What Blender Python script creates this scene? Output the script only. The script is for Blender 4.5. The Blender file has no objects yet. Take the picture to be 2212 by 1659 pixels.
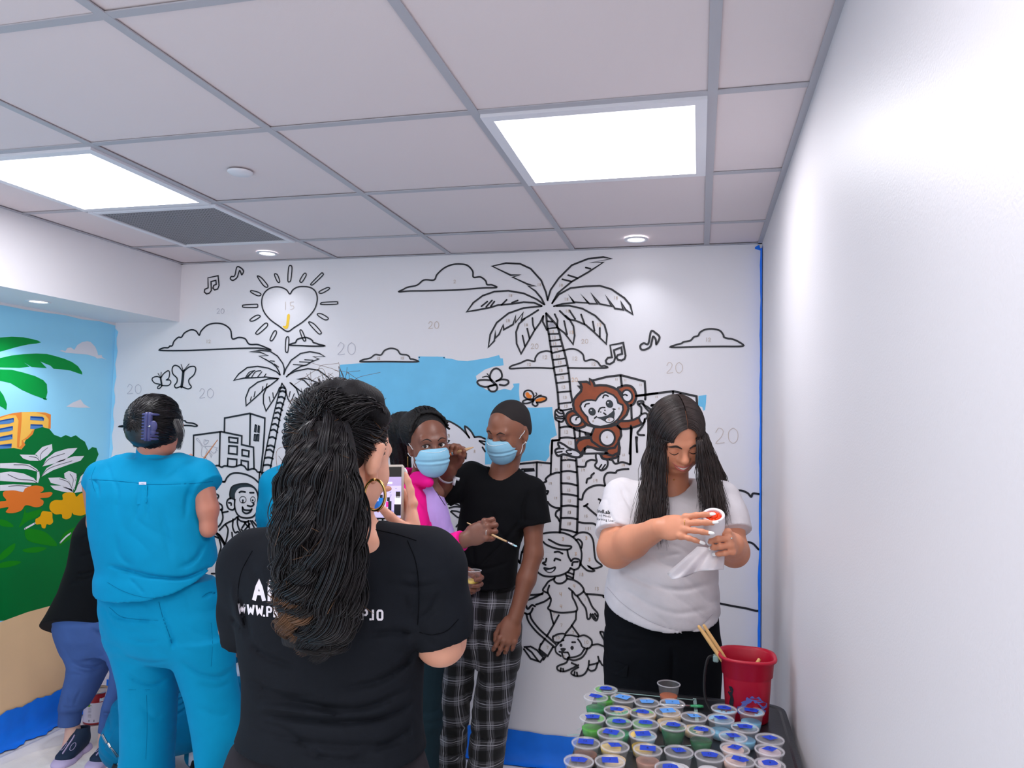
import bpy, bmesh, math, random
import numpy as np
from mathutils import Vector, Matrix
from mathutils.geometry import tessellate_polygon

random.seed(7)
SC = bpy.context.scene
COL = SC.collection

# ---------------------------------------------------------------- camera, world, exposure
FPX, YAW, PITCH, ROLL = 1617.2, .246, .0515, .0213
CAMH = 1.563
WY, RX, LX, BX, BZ, CZ = 3.453, .263, -3.13, -2.722, 2.066, 2.3785
cy_, sy_, cp_, sp_, cr_, sr_ = math.cos(YAW), math.sin(YAW), math.cos(PITCH), math.sin(PITCH), math.cos(ROLL), math.sin(ROLL)
FW = np.array([-sy_*cp_, cy_*cp_, sp_])
_R = np.array([cy_, sy_, 0.0])
_U = np.cross(_R, FW)
RT = cr_*_R + sr_*_U
UP = -sr_*_R + cr_*_U
CAM = np.array([0.0, 0.0, CAMH])

cam_data = bpy.data.cameras.new('camera')
cam = bpy.data.objects.new('camera', cam_data)
COL.objects.link(cam)
cam_data.sensor_fit = 'HORIZONTAL'
cam_data.sensor_width = 36.0
cam_data.lens = 36.0*FPX/2212.0
cam_data.clip_start = 0.05
M3 = Matrix(((RT[0], UP[0], -FW[0]), (RT[1], UP[1], -FW[1]), (RT[2], UP[2], -FW[2])))
cam.matrix_world = Matrix.Translation(Vector(CAM)) @ M3.to_4x4()
SC.camera = cam

world = bpy.data.worlds.new('world')
SC.world = world
world.use_nodes = True
world.node_tree.nodes['Background'].inputs[0].default_value = (1, .975, .99, 1)
world.node_tree.nodes['Background'].inputs[1].default_value = 1.5   # even fill light added from outside the room, entering behind the camera

SC.view_settings.view_transform = 'Standard'
SC.view_settings.look = 'None'
SC.view_settings.exposure = 0.0
SC.view_settings.gamma = 1.0
SC.view_settings.use_curve_mapping = False
SC.cycles.max_bounces = 8
SC.cycles.diffuse_bounces = 7
SC.cycles.transparent_max_bounces = 12

PANEL_POWER = 10.5      # watts of each lit ceiling panel
PANEL_COL = (.985, .965, .99)
SPOT_POWER = 4.5

# ---------------------------------------------------------------- pixel <-> place
def ray(x, y): return FW + RT*((x-1106)/FPX) - UP*((y-829.5)/FPX)
def at(x, y, Y):
    d = ray(x, y); return CAM + d*(Y/d[1])
def atX(x, y, X):
    d = ray(x, y); return CAM + d*(X/d[0])
def atZ(x, y, Z):
    d = ray(x, y); return CAM + d*((Z-CAMH)/d[2])

# ---------------------------------------------------------------- materials
def s2l(c):
    return tuple((v/12.92 if v <= .04045 else ((v+.055)/1.055)**2.4) for v in c)
def rgb(r, g, b): return s2l((r/255., g/255., b/255.))
MATS = {}
def mat(name, col, rough=.6, metal=0.0, bump=0.0, bscale=40.0, var=0.0, vscale=6.0, emit=0.0, alpha=1.0, trans=0.0, ior=1.45, sheen=0.0, coat=0.0, sss=0.0, spec=.5, aniso=(1, 1, 1)):
    if name in MATS: return MATS[name]
    m = bpy.data.materials.new(name); m.use_nodes = True
    nt = m.node_tree; b = nt.nodes['Principled BSDF']
    I = b.inputs
    I['Base Color'].default_value = (*col, 1)
    I['Roughness'].default_value = rough
    I['Metallic'].default_value = metal
    I['Specular IOR Level'].default_value = spec
    I['IOR'].default_value = ior
    if trans: I['Transmission Weight'].default_value = trans
    if alpha < 1: I['Alpha'].default_value = alpha
    if sheen: I['Sheen Weight'].default_value = sheen; I['Sheen Roughness'].default_value = .5
    if coat: I['Coat Weight'].default_value = coat; I['Coat Roughness'].default_value = .1
    if sss:
        I['Subsurface Weight'].default_value = sss
        I['Subsurface Radius'].default_value = (.012, .005, .003)
        I['Subsurface Scale'].default_value = 1.0
    if emit:
        I['Emission Color'].default_value = (*col, 1); I['Emission Strength'].default_value = emit
    if bump or var:
        tc = nt.nodes.new('ShaderNodeTexCoord')
        mp = nt.nodes.new('ShaderNodeMapping'); mp.inputs['Scale'].default_value = aniso
        nt.links.new(tc.outputs['Object'], mp.inputs[0])
    if bump:
        n = nt.nodes.new('ShaderNodeTexNoise'); n.inputs['Scale'].default_value = bscale; n.inputs['Detail'].default_value = 4
        bp = nt.nodes.new('ShaderNodeBump'); bp.inputs['Strength'].default_value = bump; bp.inputs['Distance'].default_value = .004
        nt.links.new(mp.outputs[0], n.inputs['Vector']); nt.links.new(n.outputs[0], bp.inputs['Height']); nt.links.new(bp.outputs[0], I['Normal'])
    if var:
        n = nt.nodes.new('ShaderNodeTexNoise'); n.inputs['Scale'].default_value = vscale; n.inputs['Detail'].default_value = 5
        mx = nt.nodes.new('ShaderNodeMix'); mx.data_type = 'RGBA'
        mr = nt.nodes.new('ShaderNodeMapRange'); mr.inputs[1].default_value = .35; mr.inputs[2].default_value = .65
        nt.links.new(mp.outputs[0], n.inputs['Vector']); nt.links.new(n.outputs[0], mr.inputs[0]); nt.links.new(mr.outputs[0], mx.inputs['Factor'])
        mx.inputs['A'].default_value = (*[max(0, c*(1-var)) for c in col], 1)
        mx.inputs['B'].default_value = (*[min(1, c*(1+var)) for c in col], 1)
        nt.links.new(mx.outputs['Result'], I['Base Color'])
    MATS[name] = m
    return m

# ---------------------------------------------------------------- mesh helpers
def link(o, parent=None):
    COL.objects.link(o)
    if parent is not None:
        o.parent = parent
        o.matrix_parent_inverse = Matrix.Translation(-parent.matrix_basis.translation) if parent.matrix_basis.translation.length else Matrix()
    return o
def world_loc(p):
    v = Vector((0, 0, 0))
    while p is not None:
        v += p.location; p = p.parent
    return v
def mesh_obj(name, V, F, mats, parent=None, smooth=True, idx=None):
    """V in world coordinates; stored relative to the parent thing's base"""
    V = np.asarray(V, dtype=np.float64).reshape(-1, 3)
    if parent is not None: V = V - np.array(world_loc(parent))
    me = bpy.data.meshes.new(name)
    me.from_pydata(V.tolist() if len(V) < 5000 else list(map(tuple, V)), [], F if isinstance(F, list) else F.tolist())
    for m in (mats if isinstance(mats, (list, tuple)) else [mats]): me.materials.append(m)
    if idx is not None: me.polygons.foreach_set('material_index', np.asarray(idx, dtype=np.int32))
    me.polygons.foreach_set('use_smooth', np.full(len(me.polygons), bool(smooth)))
    me.update()
    o = bpy.data.objects.new(name, me)
    COL.objects.link(o)
    if parent is not None: o.parent = parent
    return o
def tag(o, label, cat, group=None):
    o['label'] = label; o['category'] = cat
    if group: o['group'] = group
    return o
def thing(name, label, cat, loc=(0, 0, 0), group=None):
    o = bpy.data.objects.new(name, None); COL.objects.link(o)
    o.location = Vector([float(v) for v in loc]); o.empty_display_size = .05
    return tag(o, label, cat, group)
def structure(o):
    o['kind'] = 'structure'; return o
def nrm(v):
    v = np.asarray(v, float); n = np.linalg.norm(v)
    return v/n if n > 1e-12 else v
def frame(d, up=(0, 0, 1)):
    d = nrm(d); u = np.asarray(up, float)
    if abs(d@nrm(u)) > .98: u = np.array([0, 1, 0.]) if abs(d[1]) < .9 else np.array([1, 0, 0.])
    s = nrm(np.cross(d, u)); return s, np.cross(s, d)
def catmull(P, n=6, closed=False):
    P = np.asarray(P, float)
    if len(P) < 3: return np.array([P[0]+(P[-1]-P[0])*t for t in np.linspace(0, 1, n+1)]) if len(P) == 2 else P
    Q = np.vstack([P[-1], P, P[0], P[1]]) if closed else np.vstack([2*P[0]-P[1], P, 2*P[-1]-P[-2]])
    out = []
    for i in range(1, len(Q)-2):
        p0, p1, p2, p3 = Q[i-1:i+3]
        for t in np.linspace(0, 1, n, endpoint=False):
            out.append(.5*((2*p1)+(-p0+p2)*t+(2*p0-5*p1+4*p2-p3)*t*t+(-p0+3*p1-3*p2+p3)*t**3))
    if not closed: out.append(Q[-2])
    return np.array(out)

class MB:
    """collects shapes (world coordinates) for ONE mesh object"""
    def __init__(s): s.V = []; s.F = []; s.I = []; s.n = 0
    def add(s, V, F, i=0):
        V = np.asarray(V, float).reshape(-1, 3)
        s.V.append(V); s.F += [tuple(int(a)+s.n for a in f) for f in F]; s.I += [i]*len(F); s.n += len(V)
        return s
    def box(s, c, size, i=0, R=None, bev=0.0):
        c = np.asarray(c, float); h = np.asarray(size, float)/2
        if bev > 0:
            b = min(bev, *(h*.9)); V = []; 
            for sx in (-1, 1):
                for sy in (-1, 1):
                    for sz in (-1, 1):
                        k = np.array([sx, sy, sz])
                        for a in range(3):
                            v = k*(h-b); v[a] = k[a]*h[a]; V.append(v)
            bm = bmesh.new(); vs = [bm.verts.new(v) for v in V]
            r = bmesh.ops.convex_hull(bm, input=vs)
            bm.normal_update(); bm.verts.index_update()
            VV = np.array([v.co[:] for v in bm.verts]); FF = [[v.index for v in f.verts] for f in bm.faces]; bm.free()
        else:
            VV = np.array([[x, y, z] for x in (-1, 1) for y in (-1, 1) for z in (-1, 1)])*h
            FF = [(0, 1, 3, 2), (4, 6, 7, 5), (0, 4, 5, 1), (2, 3, 7, 6), (0, 2, 6, 4), (1, 5, 7, 3)]
        if R is not None: VV = VV@np.asarray(R).T
        return s.add(VV+c, FF, i)
    def tube(s, P, r, n=10, i=0, cap=True, flat=1.0, up=(0, 0, 1)):
        P = np.asarray(P, float); r = np.broadcast_to(np.asarray(r, float), (len(P),))
        V = []; u = None
        for k in range(len(P)):
            d = nrm(P[min(k+1, len(P)-1)]-P[max(k-1, 0)])
            if u is None: a, b = frame(d, up)
            else:
                a = nrm(np.cross(d, u)); b = np.cross(a, d)
                if np.linalg.norm(a) < .5: a, b = frame(d, up)
            u = b
            for q in range(n):
                t = 2*math.pi*q/n; V.append(P[k]+r[k]*(math.cos(t)*a+flat*math.sin(t)*b))
        F = [(k*n+q, k*n+(q+1) % n, (k+1)*n+(q+1) % n, (k+1)*n+q) for k in range(len(P)-1) for q in range(n)]
        if cap: F += [tuple(range(n))[::-1], tuple((len(P)-1)*n+q for q in range(n))]
        return s.add(V, F, i)
    def lathe(s, base, prof, n=28, i=0, axis=(0, 0, 1), idx=None, sx=1.0, sy=1.0):
        a, b = frame(axis, (0, 1, 0)); ax = nrm(axis); base = np.asarray(base, float)
        V = [base+ax*h+r*(sx*math.cos(2*math.pi*q/n)*a+sy*math.sin(2*math.pi*q/n)*b) for r, h in prof for q in range(n)]
        for k in range(len(prof)-1):
            F = [(k*n+q, k*n+(q+1) % n, (k+1)*n+(q+1) % n, (k+1)*n+q) for q in range(n)]
            s.F += [tuple(x+s.n for x in f) for f in F]; s.I += [(idx[k] if idx else i)]*len(F)
        s.V.append(np.array(V)); s.n += len(V)
        return s
    def ball(s, c, r, i=0, n=14, m=9, R=None):
        r = np.broadcast_to(np.asarray(r, float), (3,)); V = []; F = []
        for k in range(m+1):
            th = math.pi*k/m
            for q in range(n):
                ph = 2*math.pi*q/n; V.append([math.sin(th)*math.cos(ph), math.sin(th)*math.sin(ph), math.cos(th)])
        V = np.array(V)*r
        if R is not None: V = V@np.asarray(R).T
        F = [(k*n+q, (k+1)*n+q, (k+1)*n+(q+1) % n, k*n+(q+1) % n) for k in range(m) for q in range(n)]
        return s.add(V+np.asarray(c, float), F, i)
    def poly(s, P, i=0):
        P = np.asarray(P, float); tr = tessellate_polygon([[Vector(p) for p in P]])
        return s.add(P, [tuple(t) for t in tr], i)
    def build(s, name, mats, parent=None, smooth=False):
        return mesh_obj(name, np.vstack(s.V), s.F, mats, parent, smooth, s.I)
# ---------------------------------------------------------------- the room
GX, GY, G = .0252, 1.2467, .6096          # ceiling grid origin and pitch
YB = -1.2                                   # no front wall here: left open to let the added world fill in
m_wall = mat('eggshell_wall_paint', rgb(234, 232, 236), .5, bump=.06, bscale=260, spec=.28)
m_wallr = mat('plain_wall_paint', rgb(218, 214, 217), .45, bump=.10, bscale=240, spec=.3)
m_tile = mat('ceiling_tile', rgb(224, 213, 215), .9, bump=.15, bscale=900)
m_bar = mat('ceiling_t_bar', rgb(176, 176, 184), .45)
m_floor = mat('vinyl_floor', rgb(226, 222, 220), .45, var=.1, vscale=3)
m_panel = mat('light_panel_glow', (.95, .96, 1.0), .5, emit=1.5)
m_trimw = mat('white_metal_trim', rgb(225, 225, 232), .4)
m_spot = mat('downlight_glow', (1.0, 1.0, 1.0), .5, emit=6.0)

def quad(name, P, m, flip=False):
    b = MB(); b.add(P, [(0, 1, 2, 3) if not flip else (3, 2, 1, 0)])
    return structure(b.build(name, m))
T = .1
def slab(name, lo, hi, m):
    lo, hi = np.array(lo), np.array(hi)
    return structure(MB().box((lo+hi)/2, hi-lo).build(name, m))
slab('floor', (LX-T, YB-T, -T), (RX+T, WY+T, 0), m_floor)
slab('wall_back', (LX-T, WY, 0), (RX+T, WY+T, CZ+.1), m_wall)
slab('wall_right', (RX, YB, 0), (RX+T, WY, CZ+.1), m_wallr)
slab('wall_left', (LX-T, .95, 0), (LX, WY, CZ+.1), m_wall)  # near stretch left out so the added world fill also enters from the left
slab('trim_1', (LX, YB, BZ), (BX, WY, CZ+.05), m_wall)       # the boxed-in soffit along the left wall
bpy.data.objects['trim_1'].name = 'ceiling_soffit'

# ceiling: tiles a few mm above the visible flange of the T-bars
SPECIAL = {}
light_cells = [(0, 1), (3, 1), (0, -2), (3, -2)]
vent_cell = (3, 2)
tiles = MB(); bars = MB()
cols = range(-1, 5); rows = range(-5, 4)
def cell(c, r):   # x range, y range
    return GX-(c+1)*G, GX-c*G, GY+r*G, GY+(r+1)*G
for c in cols:
    for r in rows:
        x0, x1, y0, y1 = cell(c, r)
        if (c, r) in light_cells or (c, r) == vent_cell: continue
        x0, x1, y0, y1 = max(x0, BX), min(x1, RX), max(y0, YB), min(y1, WY)
        if x1-x0 < .02 or y1-y0 < .02: continue
        z = CZ+.006+random.uniform(-.0015, .0015)
        tiles.box(((x0+x1)/2, (y0+y1)/2, z+.008), (x1-x0-.006, y1-y0-.006, .016))
tiles.box(((BX+RX)/2, (YB+WY)/2, CZ+.09), (RX-BX, WY-YB, .02))
ce = structure(tiles.build('ceiling', m_tile))
for c in range(0, 5):
    x = GX-c*G
    bars.box((x, (YB+WY)/2, CZ+.002), (.024, WY-YB, .003)); bars.box((x, (YB+WY)/2, CZ+.02), (.004, WY-YB, .035))
for r in range(-4, 4):
    y = GY+r*G
    bars.box(((BX+RX)/2, y, CZ+.0025), (RX-BX, .024, .003))
bars.box(((BX+RX)/2, WY-.009, CZ+.001), (RX-BX, .018, .003)); bars.box((RX-.009, (YB+WY)/2, CZ+.001), (.018, WY-YB, .003))
bars.box((BX+.009, (YB+WY)/2, CZ+.001), (.018, WY-YB, .003))
bg = bars.build('ceiling_grid', m_bar, None); structure(bg)

def panel_light(c, r, label):
    x0, x1, y0, y1 = cell(c, r); cx, cyy = (x0+x1)/2, (y0+y1)/2
    t = thing('ceiling_light_panel', label, 'ceiling light', (cx, cyy, CZ), 'lit ceiling panels')
    f = MB(); w = .585; b = .03
    for sx in (-1, 1):
        f.box((cx+sx*(w-b)/2, cyy, CZ-.002), (b, w, .012)); f.box((cx, cyy+sx*(w-b)/2, CZ-.002), (w-2*b, b, .012))
    f.box((cx, cyy, CZ+.04), (w, w, .02))
    f.build('frame', m_trimw, t)
    MB().box((cx, cyy, CZ+.001), (w-2*b, w-2*b, .006)).build('diffuser', m_panel, t)
    L = bpy.data.lights.new('panel_lamp', 'AREA'); L.shape = 'SQUARE'; L.size = w-2*b; L.energy = PANEL_POWER; L.color = PANEL_COL; L.spread = math.radians(180)
    lo = bpy.data.objects.new('panel_lamp', L); COL.objects.link(lo); lo.parent = t; lo.location = (0, 0, -.006)
panel_light(0, 1, 'square lit ceiling panel on the right, nearest the plain white wall')
panel_light(3, 1, 'square lit ceiling panel on the left, beside the return air grille')
for c, r in light_cells[2:]:
    x0, x1, y0, y1 = cell(c, r)
    L = bpy.data.lights.new('panel_lamp', 'AREA'); L.shape = 'SQUARE'; L.size = .53; L.energy = PANEL_POWER; L.color = PANEL_COL; L.spread = math.radians(180)
    lo = bpy.data.objects.new('panel_lamp', L); COL.objects.link(lo); lo.location = ((x0+x1)/2, (y0+y1)/2, CZ-.006)
    structure(MB().box(((x0+x1)/2, (y0+y1)/2, CZ+.004), (.58, .58, .006)).build('ceiling_light_panel', m_panel))

def downlight(p, label, col, k=1.0):
    t = thing('downlight', label, 'ceiling light', p, 'round recessed downlights')
    p = np.array(p)
    MB().lathe(p, [(.036, .002), (.038, -.004), (.050, -.005), (.052, .001)], 36).build('trim_ring', m_trimw, t, True)
    MB().lathe(p, [(.0005, -.001), (.037, -.001), (.037, .004)], 36).build('lens', m_spot, t, True)
    L = bpy.data.lights.new('downlight_lamp', 'SPOT'); L.energy = SPOT_POWER*k; L.spot_size = math.radians(115); L.spot_blend = .8; L.shadow_soft_size = .035; L.color = col
    lo = bpy.data.objects.new('downlight_lamp', L); COL.objects.link(lo); lo.parent = t; lo.location = (0, 0, -.008)
downlight(atZ(1374, 517, CZ), 'round recessed downlight in the ceiling above the tall palm tree drawing', (.93, .94, 1))
downlight(atZ(577, 547, CZ), 'round recessed downlight in the ceiling above the heart sun drawing', (.93, .94, 1))
downlight(atZ(83, 651, BZ), 'round recessed downlight in the low soffit above the painted blue sky', (.93, .94, 1), 3.6)

# return air grille
x0, x1, y0, y1 = cell(*vent_cell); cx, cyy = (x0+x1)/2, (y0+y1)/2
t = thing('return_air_grille', 'square grey perforated return air grille in the ceiling beside a light panel', 'vent', (cx, cyy, CZ))
f = MB(); w = .592; b = .026
for sx in (-1, 1):
    f.box((cx+sx*(w-b)/2, cyy, CZ-.003), (b, w, .010), bev=.002); f.box((cx, cyy+sx*(w-b)/2, CZ-.003), (w-2*b, b, .010), bev=.002)
f.build('frame', m_trimw, t)
mg = mat('perforated_grille', rgb(150, 148, 155), .5)
nt = mg.node_tree; bs = nt.nodes['Principled BSDF']
tc = nt.nodes.new('ShaderNodeTexCoord'); vo = nt.nodes.new('ShaderNodeTexVoronoi'); vo.inputs['Scale'].default_value = 75; vo.inputs['Randomness'].default_value = 0
cr = nt.nodes.new('ShaderNodeValToRGB'); cr.color_ramp.elements[0].position = .32; cr.color_ramp.elements[0].color = (.012, .012, .014, 1)
cr.color_ramp.elements[1].position = .42; cr.color_ramp.elements[1].color = (*rgb(150, 148, 155), 1)
nt.links.new(tc.outputs['Object'], vo.inputs['Vector']); nt.links.new(vo.outputs['Distance'], cr.inputs[0]); nt.links.new(cr.outputs[0], bs.inputs['Base Color'])
MB().box((cx, cyy, CZ+.001), (w-2*b, w-2*b, .004)).build('perforated_face', mg, t)
# sprinkler cover disc
p = atZ(519, 372, CZ)
d = MB().lathe(p, [(.0005, -.007), (.036, -.006), (.041, -.002), (.041, .001)], 40).build('sprinkler_cover', m_trimw, None, True)
tag(d, 'small round white cover plate flat on a ceiling tile', 'sprinkler cover')
# ---------------------------------------------------------------- the painted walls
m_ink = mat('black_mural_line', rgb(26, 28, 36), .45)
m_grey = mat('grey_pencil', rgb(185, 184, 195), .8)
m_num = mat('tan_pencil', rgb(205, 190, 178), .8)
m_numo = mat('orange_pencil', rgb(222, 190, 160), .8)
m_white = mat('mural_white', rgb(230, 229, 236), .45)
m_sky = mat('mural_sky_blue', rgb(110, 198, 240), .45, var=.035, vscale=9)
m_yel = mat('mural_yellow', rgb(250, 205, 60), .5)
m_org = mat('mural_orange', rgb(236, 128, 30), .5)
m_brown = mat('monkey_brown_paint', rgb(152, 72, 38), .5, var=.12, vscale=25)
m_pupil = mat('dark_slate_paint', rgb(42, 52, 60), .45)
VIEW = dict(A=(0, 540, .33454), B=(840, 540, .25316), D=(1180, 690, .22303), G=(1080, 1100, .22901), H=(410, 870, .11454), I=(440, 1000, .16886),
            J=(0, 860, .22901), K=(0, 620, .12658), P=(1100, 940, .13562), Q=(1540, 1030, .2410), R=(240, 690, .22604), S=(1180, 800, .1085), T=(720, 740, .22604),
            V=(820, 1080, .18083), O=(0, 0, 1.0), N=(0, 1095, .34), U=(0, 1400, .15608))
def pts(view, s):
    a = np.array([float(v) for v in s.split()]).reshape(-1, 2); ox, oy, k = VIEW[view]
    return a*k+np.array([ox, oy])
class Motif:
    """paint on a wall plane; h = how far the coat stands off the plaster, in metres"""
    def __init__(s, left=False): s.mb = MB(); s.left = left; s.mats = []
    def w(s, P, h):
        if s.left:
            Q = np.array([atX(x, y, LX+h) for x, y in P]); Q[:, 1] = np.minimum(Q[:, 1], WY-.003); Q[:, 2] = np.clip(Q[:, 2], .01, BZ-.01); return Q
        return np.array([at(x, y, WY-h) for x, y in P])
    def mi(s, m):
        if m not in s.mats: s.mats.append(m)
        return s.mats.index(m)
    def line(s, view, t, w=8.5, smooth=1, closed=0, m=None, h=.0022, n=5):
        P = pts(view, t)
        if smooth: P = catmull(P, n, closed)
        elif closed: P = np.vstack([P, P[0]])
        Q = s.w(P, h); N = np.array([1., 0, 0]) if s.left else np.array([0, -1., 0]); k = len(Q); i = s.mi(m or m_ink); w = w/2000
        if closed and smooth: Q = np.vstack([Q, Q[0]]); k += 1
        L = np.linalg.norm(np.diff(Q, axis=0), axis=1); keep = np.concatenate([[True], L > 1e-4]); Q = Q[keep]; k = len(Q)
        if k < 2: return s
        V = []
        for a in range(k):
            if closed and a in (0, k-1): d = nrm(nrm(Q[1]-Q[0])+nrm(Q[-1]-Q[-2])); c = 1
            else:
                d0 = nrm(Q[a]-Q[a-1]) if a else nrm(Q[1]-Q[0]); d1 = nrm(Q[a+1]-Q[a]) if a < k-1 else d0
                d = nrm(d0+d1); c = max(.55, abs(d@d0))
            sd = np.cross(N, d)*w/c; V += [Q[a]-sd, Q[a]+sd]
        F = [(2*a, 2*a+2, 2*a+3, 2*a+1) for a in range(k-1)]
        s.mb.add(V, F, i)
        if not closed:
            for c in (Q[0], Q[-1]):
                e1 = nrm(np.cross(N, [0, 0, 1.])); e2 = np.cross(N, e1)
                s.mb.add([c+w*(math.cos(q*math.pi/4)*e1+math.sin(q*math.pi/4)*e2) for q in range(8)], [tuple(range(8))], i)
        return s
    def fill(s, view, t, m, smooth=1, h=.0012, n=5):
        P = pts(view, t)
        if smooth: P = catmull(P, n, True)
        s.mb.poly(s.w(P, h), s.mi(m)); return s
    def shape(s, view, t, m, w=8.5, smooth=1, hf=.0014, hl=.0022, ml=None):
        s.fill(view, t, m, smooth, hf); s.line(view, t, w, smooth, 1, ml, hl); return s
    def lines(s, view, txt, w=8.5, smooth=1, m=None, h=.0022):
        for t in txt.split('|'):
            if t.strip(): s.line(view, t, w, smooth, 0, m, h)
        return s
    def ell(s, view, cx, cy, rx, ry, rot=0, m=None, ml=None, w=6, hf=.0016, hl=.0024):
        a = math.radians(rot); P = []
        for q in range(20):
            u, v = rx*math.cos(q*math.pi/10), ry*math.sin(q*math.pi/10); P += [cx+u*math.cos(a)-v*math.sin(a), cy+u*math.sin(a)+v*math.cos(a)]
        t = ' '.join(f'{v:.2f}' for v in P)
        if m: s.fill(view, t, m, 0, hf)
        if ml: s.line(view, t, w, 0, 1, ml, hl)
        return s
    def num(s, view, x, y, k, txt, m=None, w=2.5, h=.0026):
        """handwritten paint-by-number figures"""
        D = dict(zip('0123456789', ['0.5 0 .1 .25 .1 .75 .5 1 .9 .75 .9 .25 .5 0', '.5 0 .5 1', '.1 .3 .4 0 .8 .2 .6 .6 .1 1 .9 .95', '.1 .1 .6 0 .8 .25 .4 .5 .85 .7 .6 1 .1 .95',
             '.2 0 .15 .5 .8 .5|.8 0 .75 1', '.8 0 .2 .05 .2 .45 .7 .5 .8 .8 .2 1', '.7 0 .2 .5 .2 .9 .6 1 .8 .7 .3 .6', '.1 0 .9 .05 .4 1', '.5 .45 .2 .2 .5 0 .8 .2 .5 .45 .15 .75 .5 1 .85 .75 .5 .45', '.8 .2 .4 0 .2 .3 .5 .5 .8 .2 .7 1']))
        for j, ch in enumerate(txt):
            for st in D[ch].split('|'):
                a = np.array([float(v) for v in st.split()]).reshape(-1, 2)*np.array([.7*k, k])+np.array([x+j*k*.85, y])
                s.line(view, ' '.join(f'{v:.2f}' for v in a.ravel()), w, 1, 0, m or m_num, h, 3)
        return s
    def build(s, name, parent): return s.mb.build(name, s.mats, parent)

mural = thing('mural', 'half painted colouring book mural of palm trees, city and children on the back wall', 'mural', (-1.4, WY, 0))
# --- patch of sky paint
M = Motif()
sky = '735 788 760 786 800 783 842 781 900 782 905 775 915 771 931 772 945 770 960 774 975 775 990 779 1010 780 1030 777 1055 773 1078 767 1081 774 1086 774 1088 789 1066 792 1048 798 1028 812 1031 828 1050 842 1068 845 1090 840 1104 843 1110 835 1108 829 1122 828 1121 845 1123 870 1129 880 1160 881 1193 879 1194 893 1199 920 1203 940 1190 947 1186 965 1187 985 1179 997 1160 993 1130 997 1100 1001 1040 1004 1000 975 960 925 930 908 880 903 850 925 842 940 838 960 820 960 760 900 740 850 734 800'
M.fill('O', sky, m_sky, 0, .0006)
Ms = Motif(); Ms.fill('O', '1509 855 1526 853 1525 870 1523 886 1519 887 1517 879 1508 877', m_sky, 0, .0006); Ms.build('sky_paint_dab', mural)
M.line('O', '736 792 735 830 738 845', 14, m=m_sky, h=.0005).line('O', '905 772 960 773', 10, m=m_sky, h=.0005)
M.build('sky_paint_patch', mural)
# --- heart sun
M = Motif()
M.line('A', '1871 284 1850 258 1810 240 1760 241 1720 262 1695 300 1690 350 1705 400 1745 450 1800 490 1855 526 1900 500 1960 460 2015 405 2040 360 2048 310 2036 268 2005 243 1960 236 1920 240 1890 258', 7, 1, 1)
for t in ['1875 100 1863 115 1858 195 1868 206 1878 190 1885 115', '2078 148 2066 158 2010 215 2010 226 2025 220 2083 165 2085 152', '2120 242 2100 248 2062 268 2064 279 2085 277 2126 252', '2072 343 2078 352 2170 350 2180 340 2170 334 2090 338',
          '2050 412 2055 425 2095 450 2116 448 2116 436 2075 412', '1998 464 1998 478 2050 535 2068 542 2072 528 2030 480', '1940 516 1937 528 1958 582 1970 587 1972 574 1952 525', '1857 560 1846 575 1842 645 1852 662 1860 648 1865 575',
          '1780 521 1765 530 1745 572 1746 585 1760 582 1784 540', '1722 472 1700 482 1654 530 1654 542 1672 540 1725 492', '1672 421 1650 424 1616 448 1618 459 1640 456 1678 432', '1662 352 1650 350 1575 355 1566 362 1576 370 1655 371 1664 362',
          '1622 262 1622 274 1660 294 1680 294 1684 284 1665 272', '1664 167 1666 180 1700 228 1722 241 1728 228 1690 182', '1775 153 1773 165 1788 200 1800 210 1806 200 1792 162', '1972 150 1958 158 1936 196 1940 208 1952 205 1976 165']:
    M.line('A', t, 6, 1, 1)
M.fill('A', '1856 418 1871 418 1868 460 1860 500 1845 510 1832 503 1826 490 1845 488 1850 460', m_yel)
M.num('A', 1826, 335, 50, '15')
M.build('heart_sun_drawing', mural)
# --- clouds
def cloud(view, t, num=None, parts=None):
    M = Motif(); M.line(view, t, 8, 1, 1)
    for q in (num or []): M.num(view, *q)
    return M.build('cloud_drawing', mural)
cloud('R', '470 296 500 272 545 270 560 255 585 250 600 210 640 172 672 170 700 130 760 100 810 110 842 150 860 110 920 55 1000 36 1080 50 1140 100 1158 185 1220 172 1280 185 1320 236 1400 240 1470 265 1525 292 1450 280 1380 274 1200 278 900 290 700 298', [(905, 195, 30, '12')])
cloud('R', '1705 246 1730 230 1760 222 1775 195 1800 182 1830 176 1860 172 1900 185 1925 205 1932 220 1965 230 1990 240 2040 252 1950 256 1800 250')
cloud('R', '105 1026 140 1012 170 1012 400 960 680 966 720 985 780 992 822 1012 800 1022 680 1013')
cloud('B', '85 357 120 338 160 318 240 300 300 256 385 256 410 210 470 155 540 125 610 120 670 132 715 180 722 232 780 230 825 262 838 295 880 298 918 320 800 324 600 340 350 348 180 350', [(552, 255, 28, '2')])
cloud('T', '268 183 290 162 352 148 400 115 455 118 490 75 550 55 610 70 642 110 700 118 725 135 735 155 765 160 798 184 500 182', [(412, 140, 22, '12'), (640, 136, 22, '12')])
M = Motif()
M.line('B', '1390 870 1340 862 1280 880 1250 920 1242 950 1180 940 1120 965 1045 990 1034 1012 1120 1008 1260 1005 1405 1010', 8)
M.line('B', '1492 858 1540 845 1600 850 1655 890 1672 945 1730 935 1780 955 1808 990 1840 988 1858 1005 1700 1008 1530 1006', 8)
M.num('B', 1305, 900, 30, '12').num('B', 1560, 910, 32, '12').num('B', 1725, 960, 25, '12').num('B', 1178, 965, 22, '12')
M.build('cloud_drawing', mural)
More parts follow.
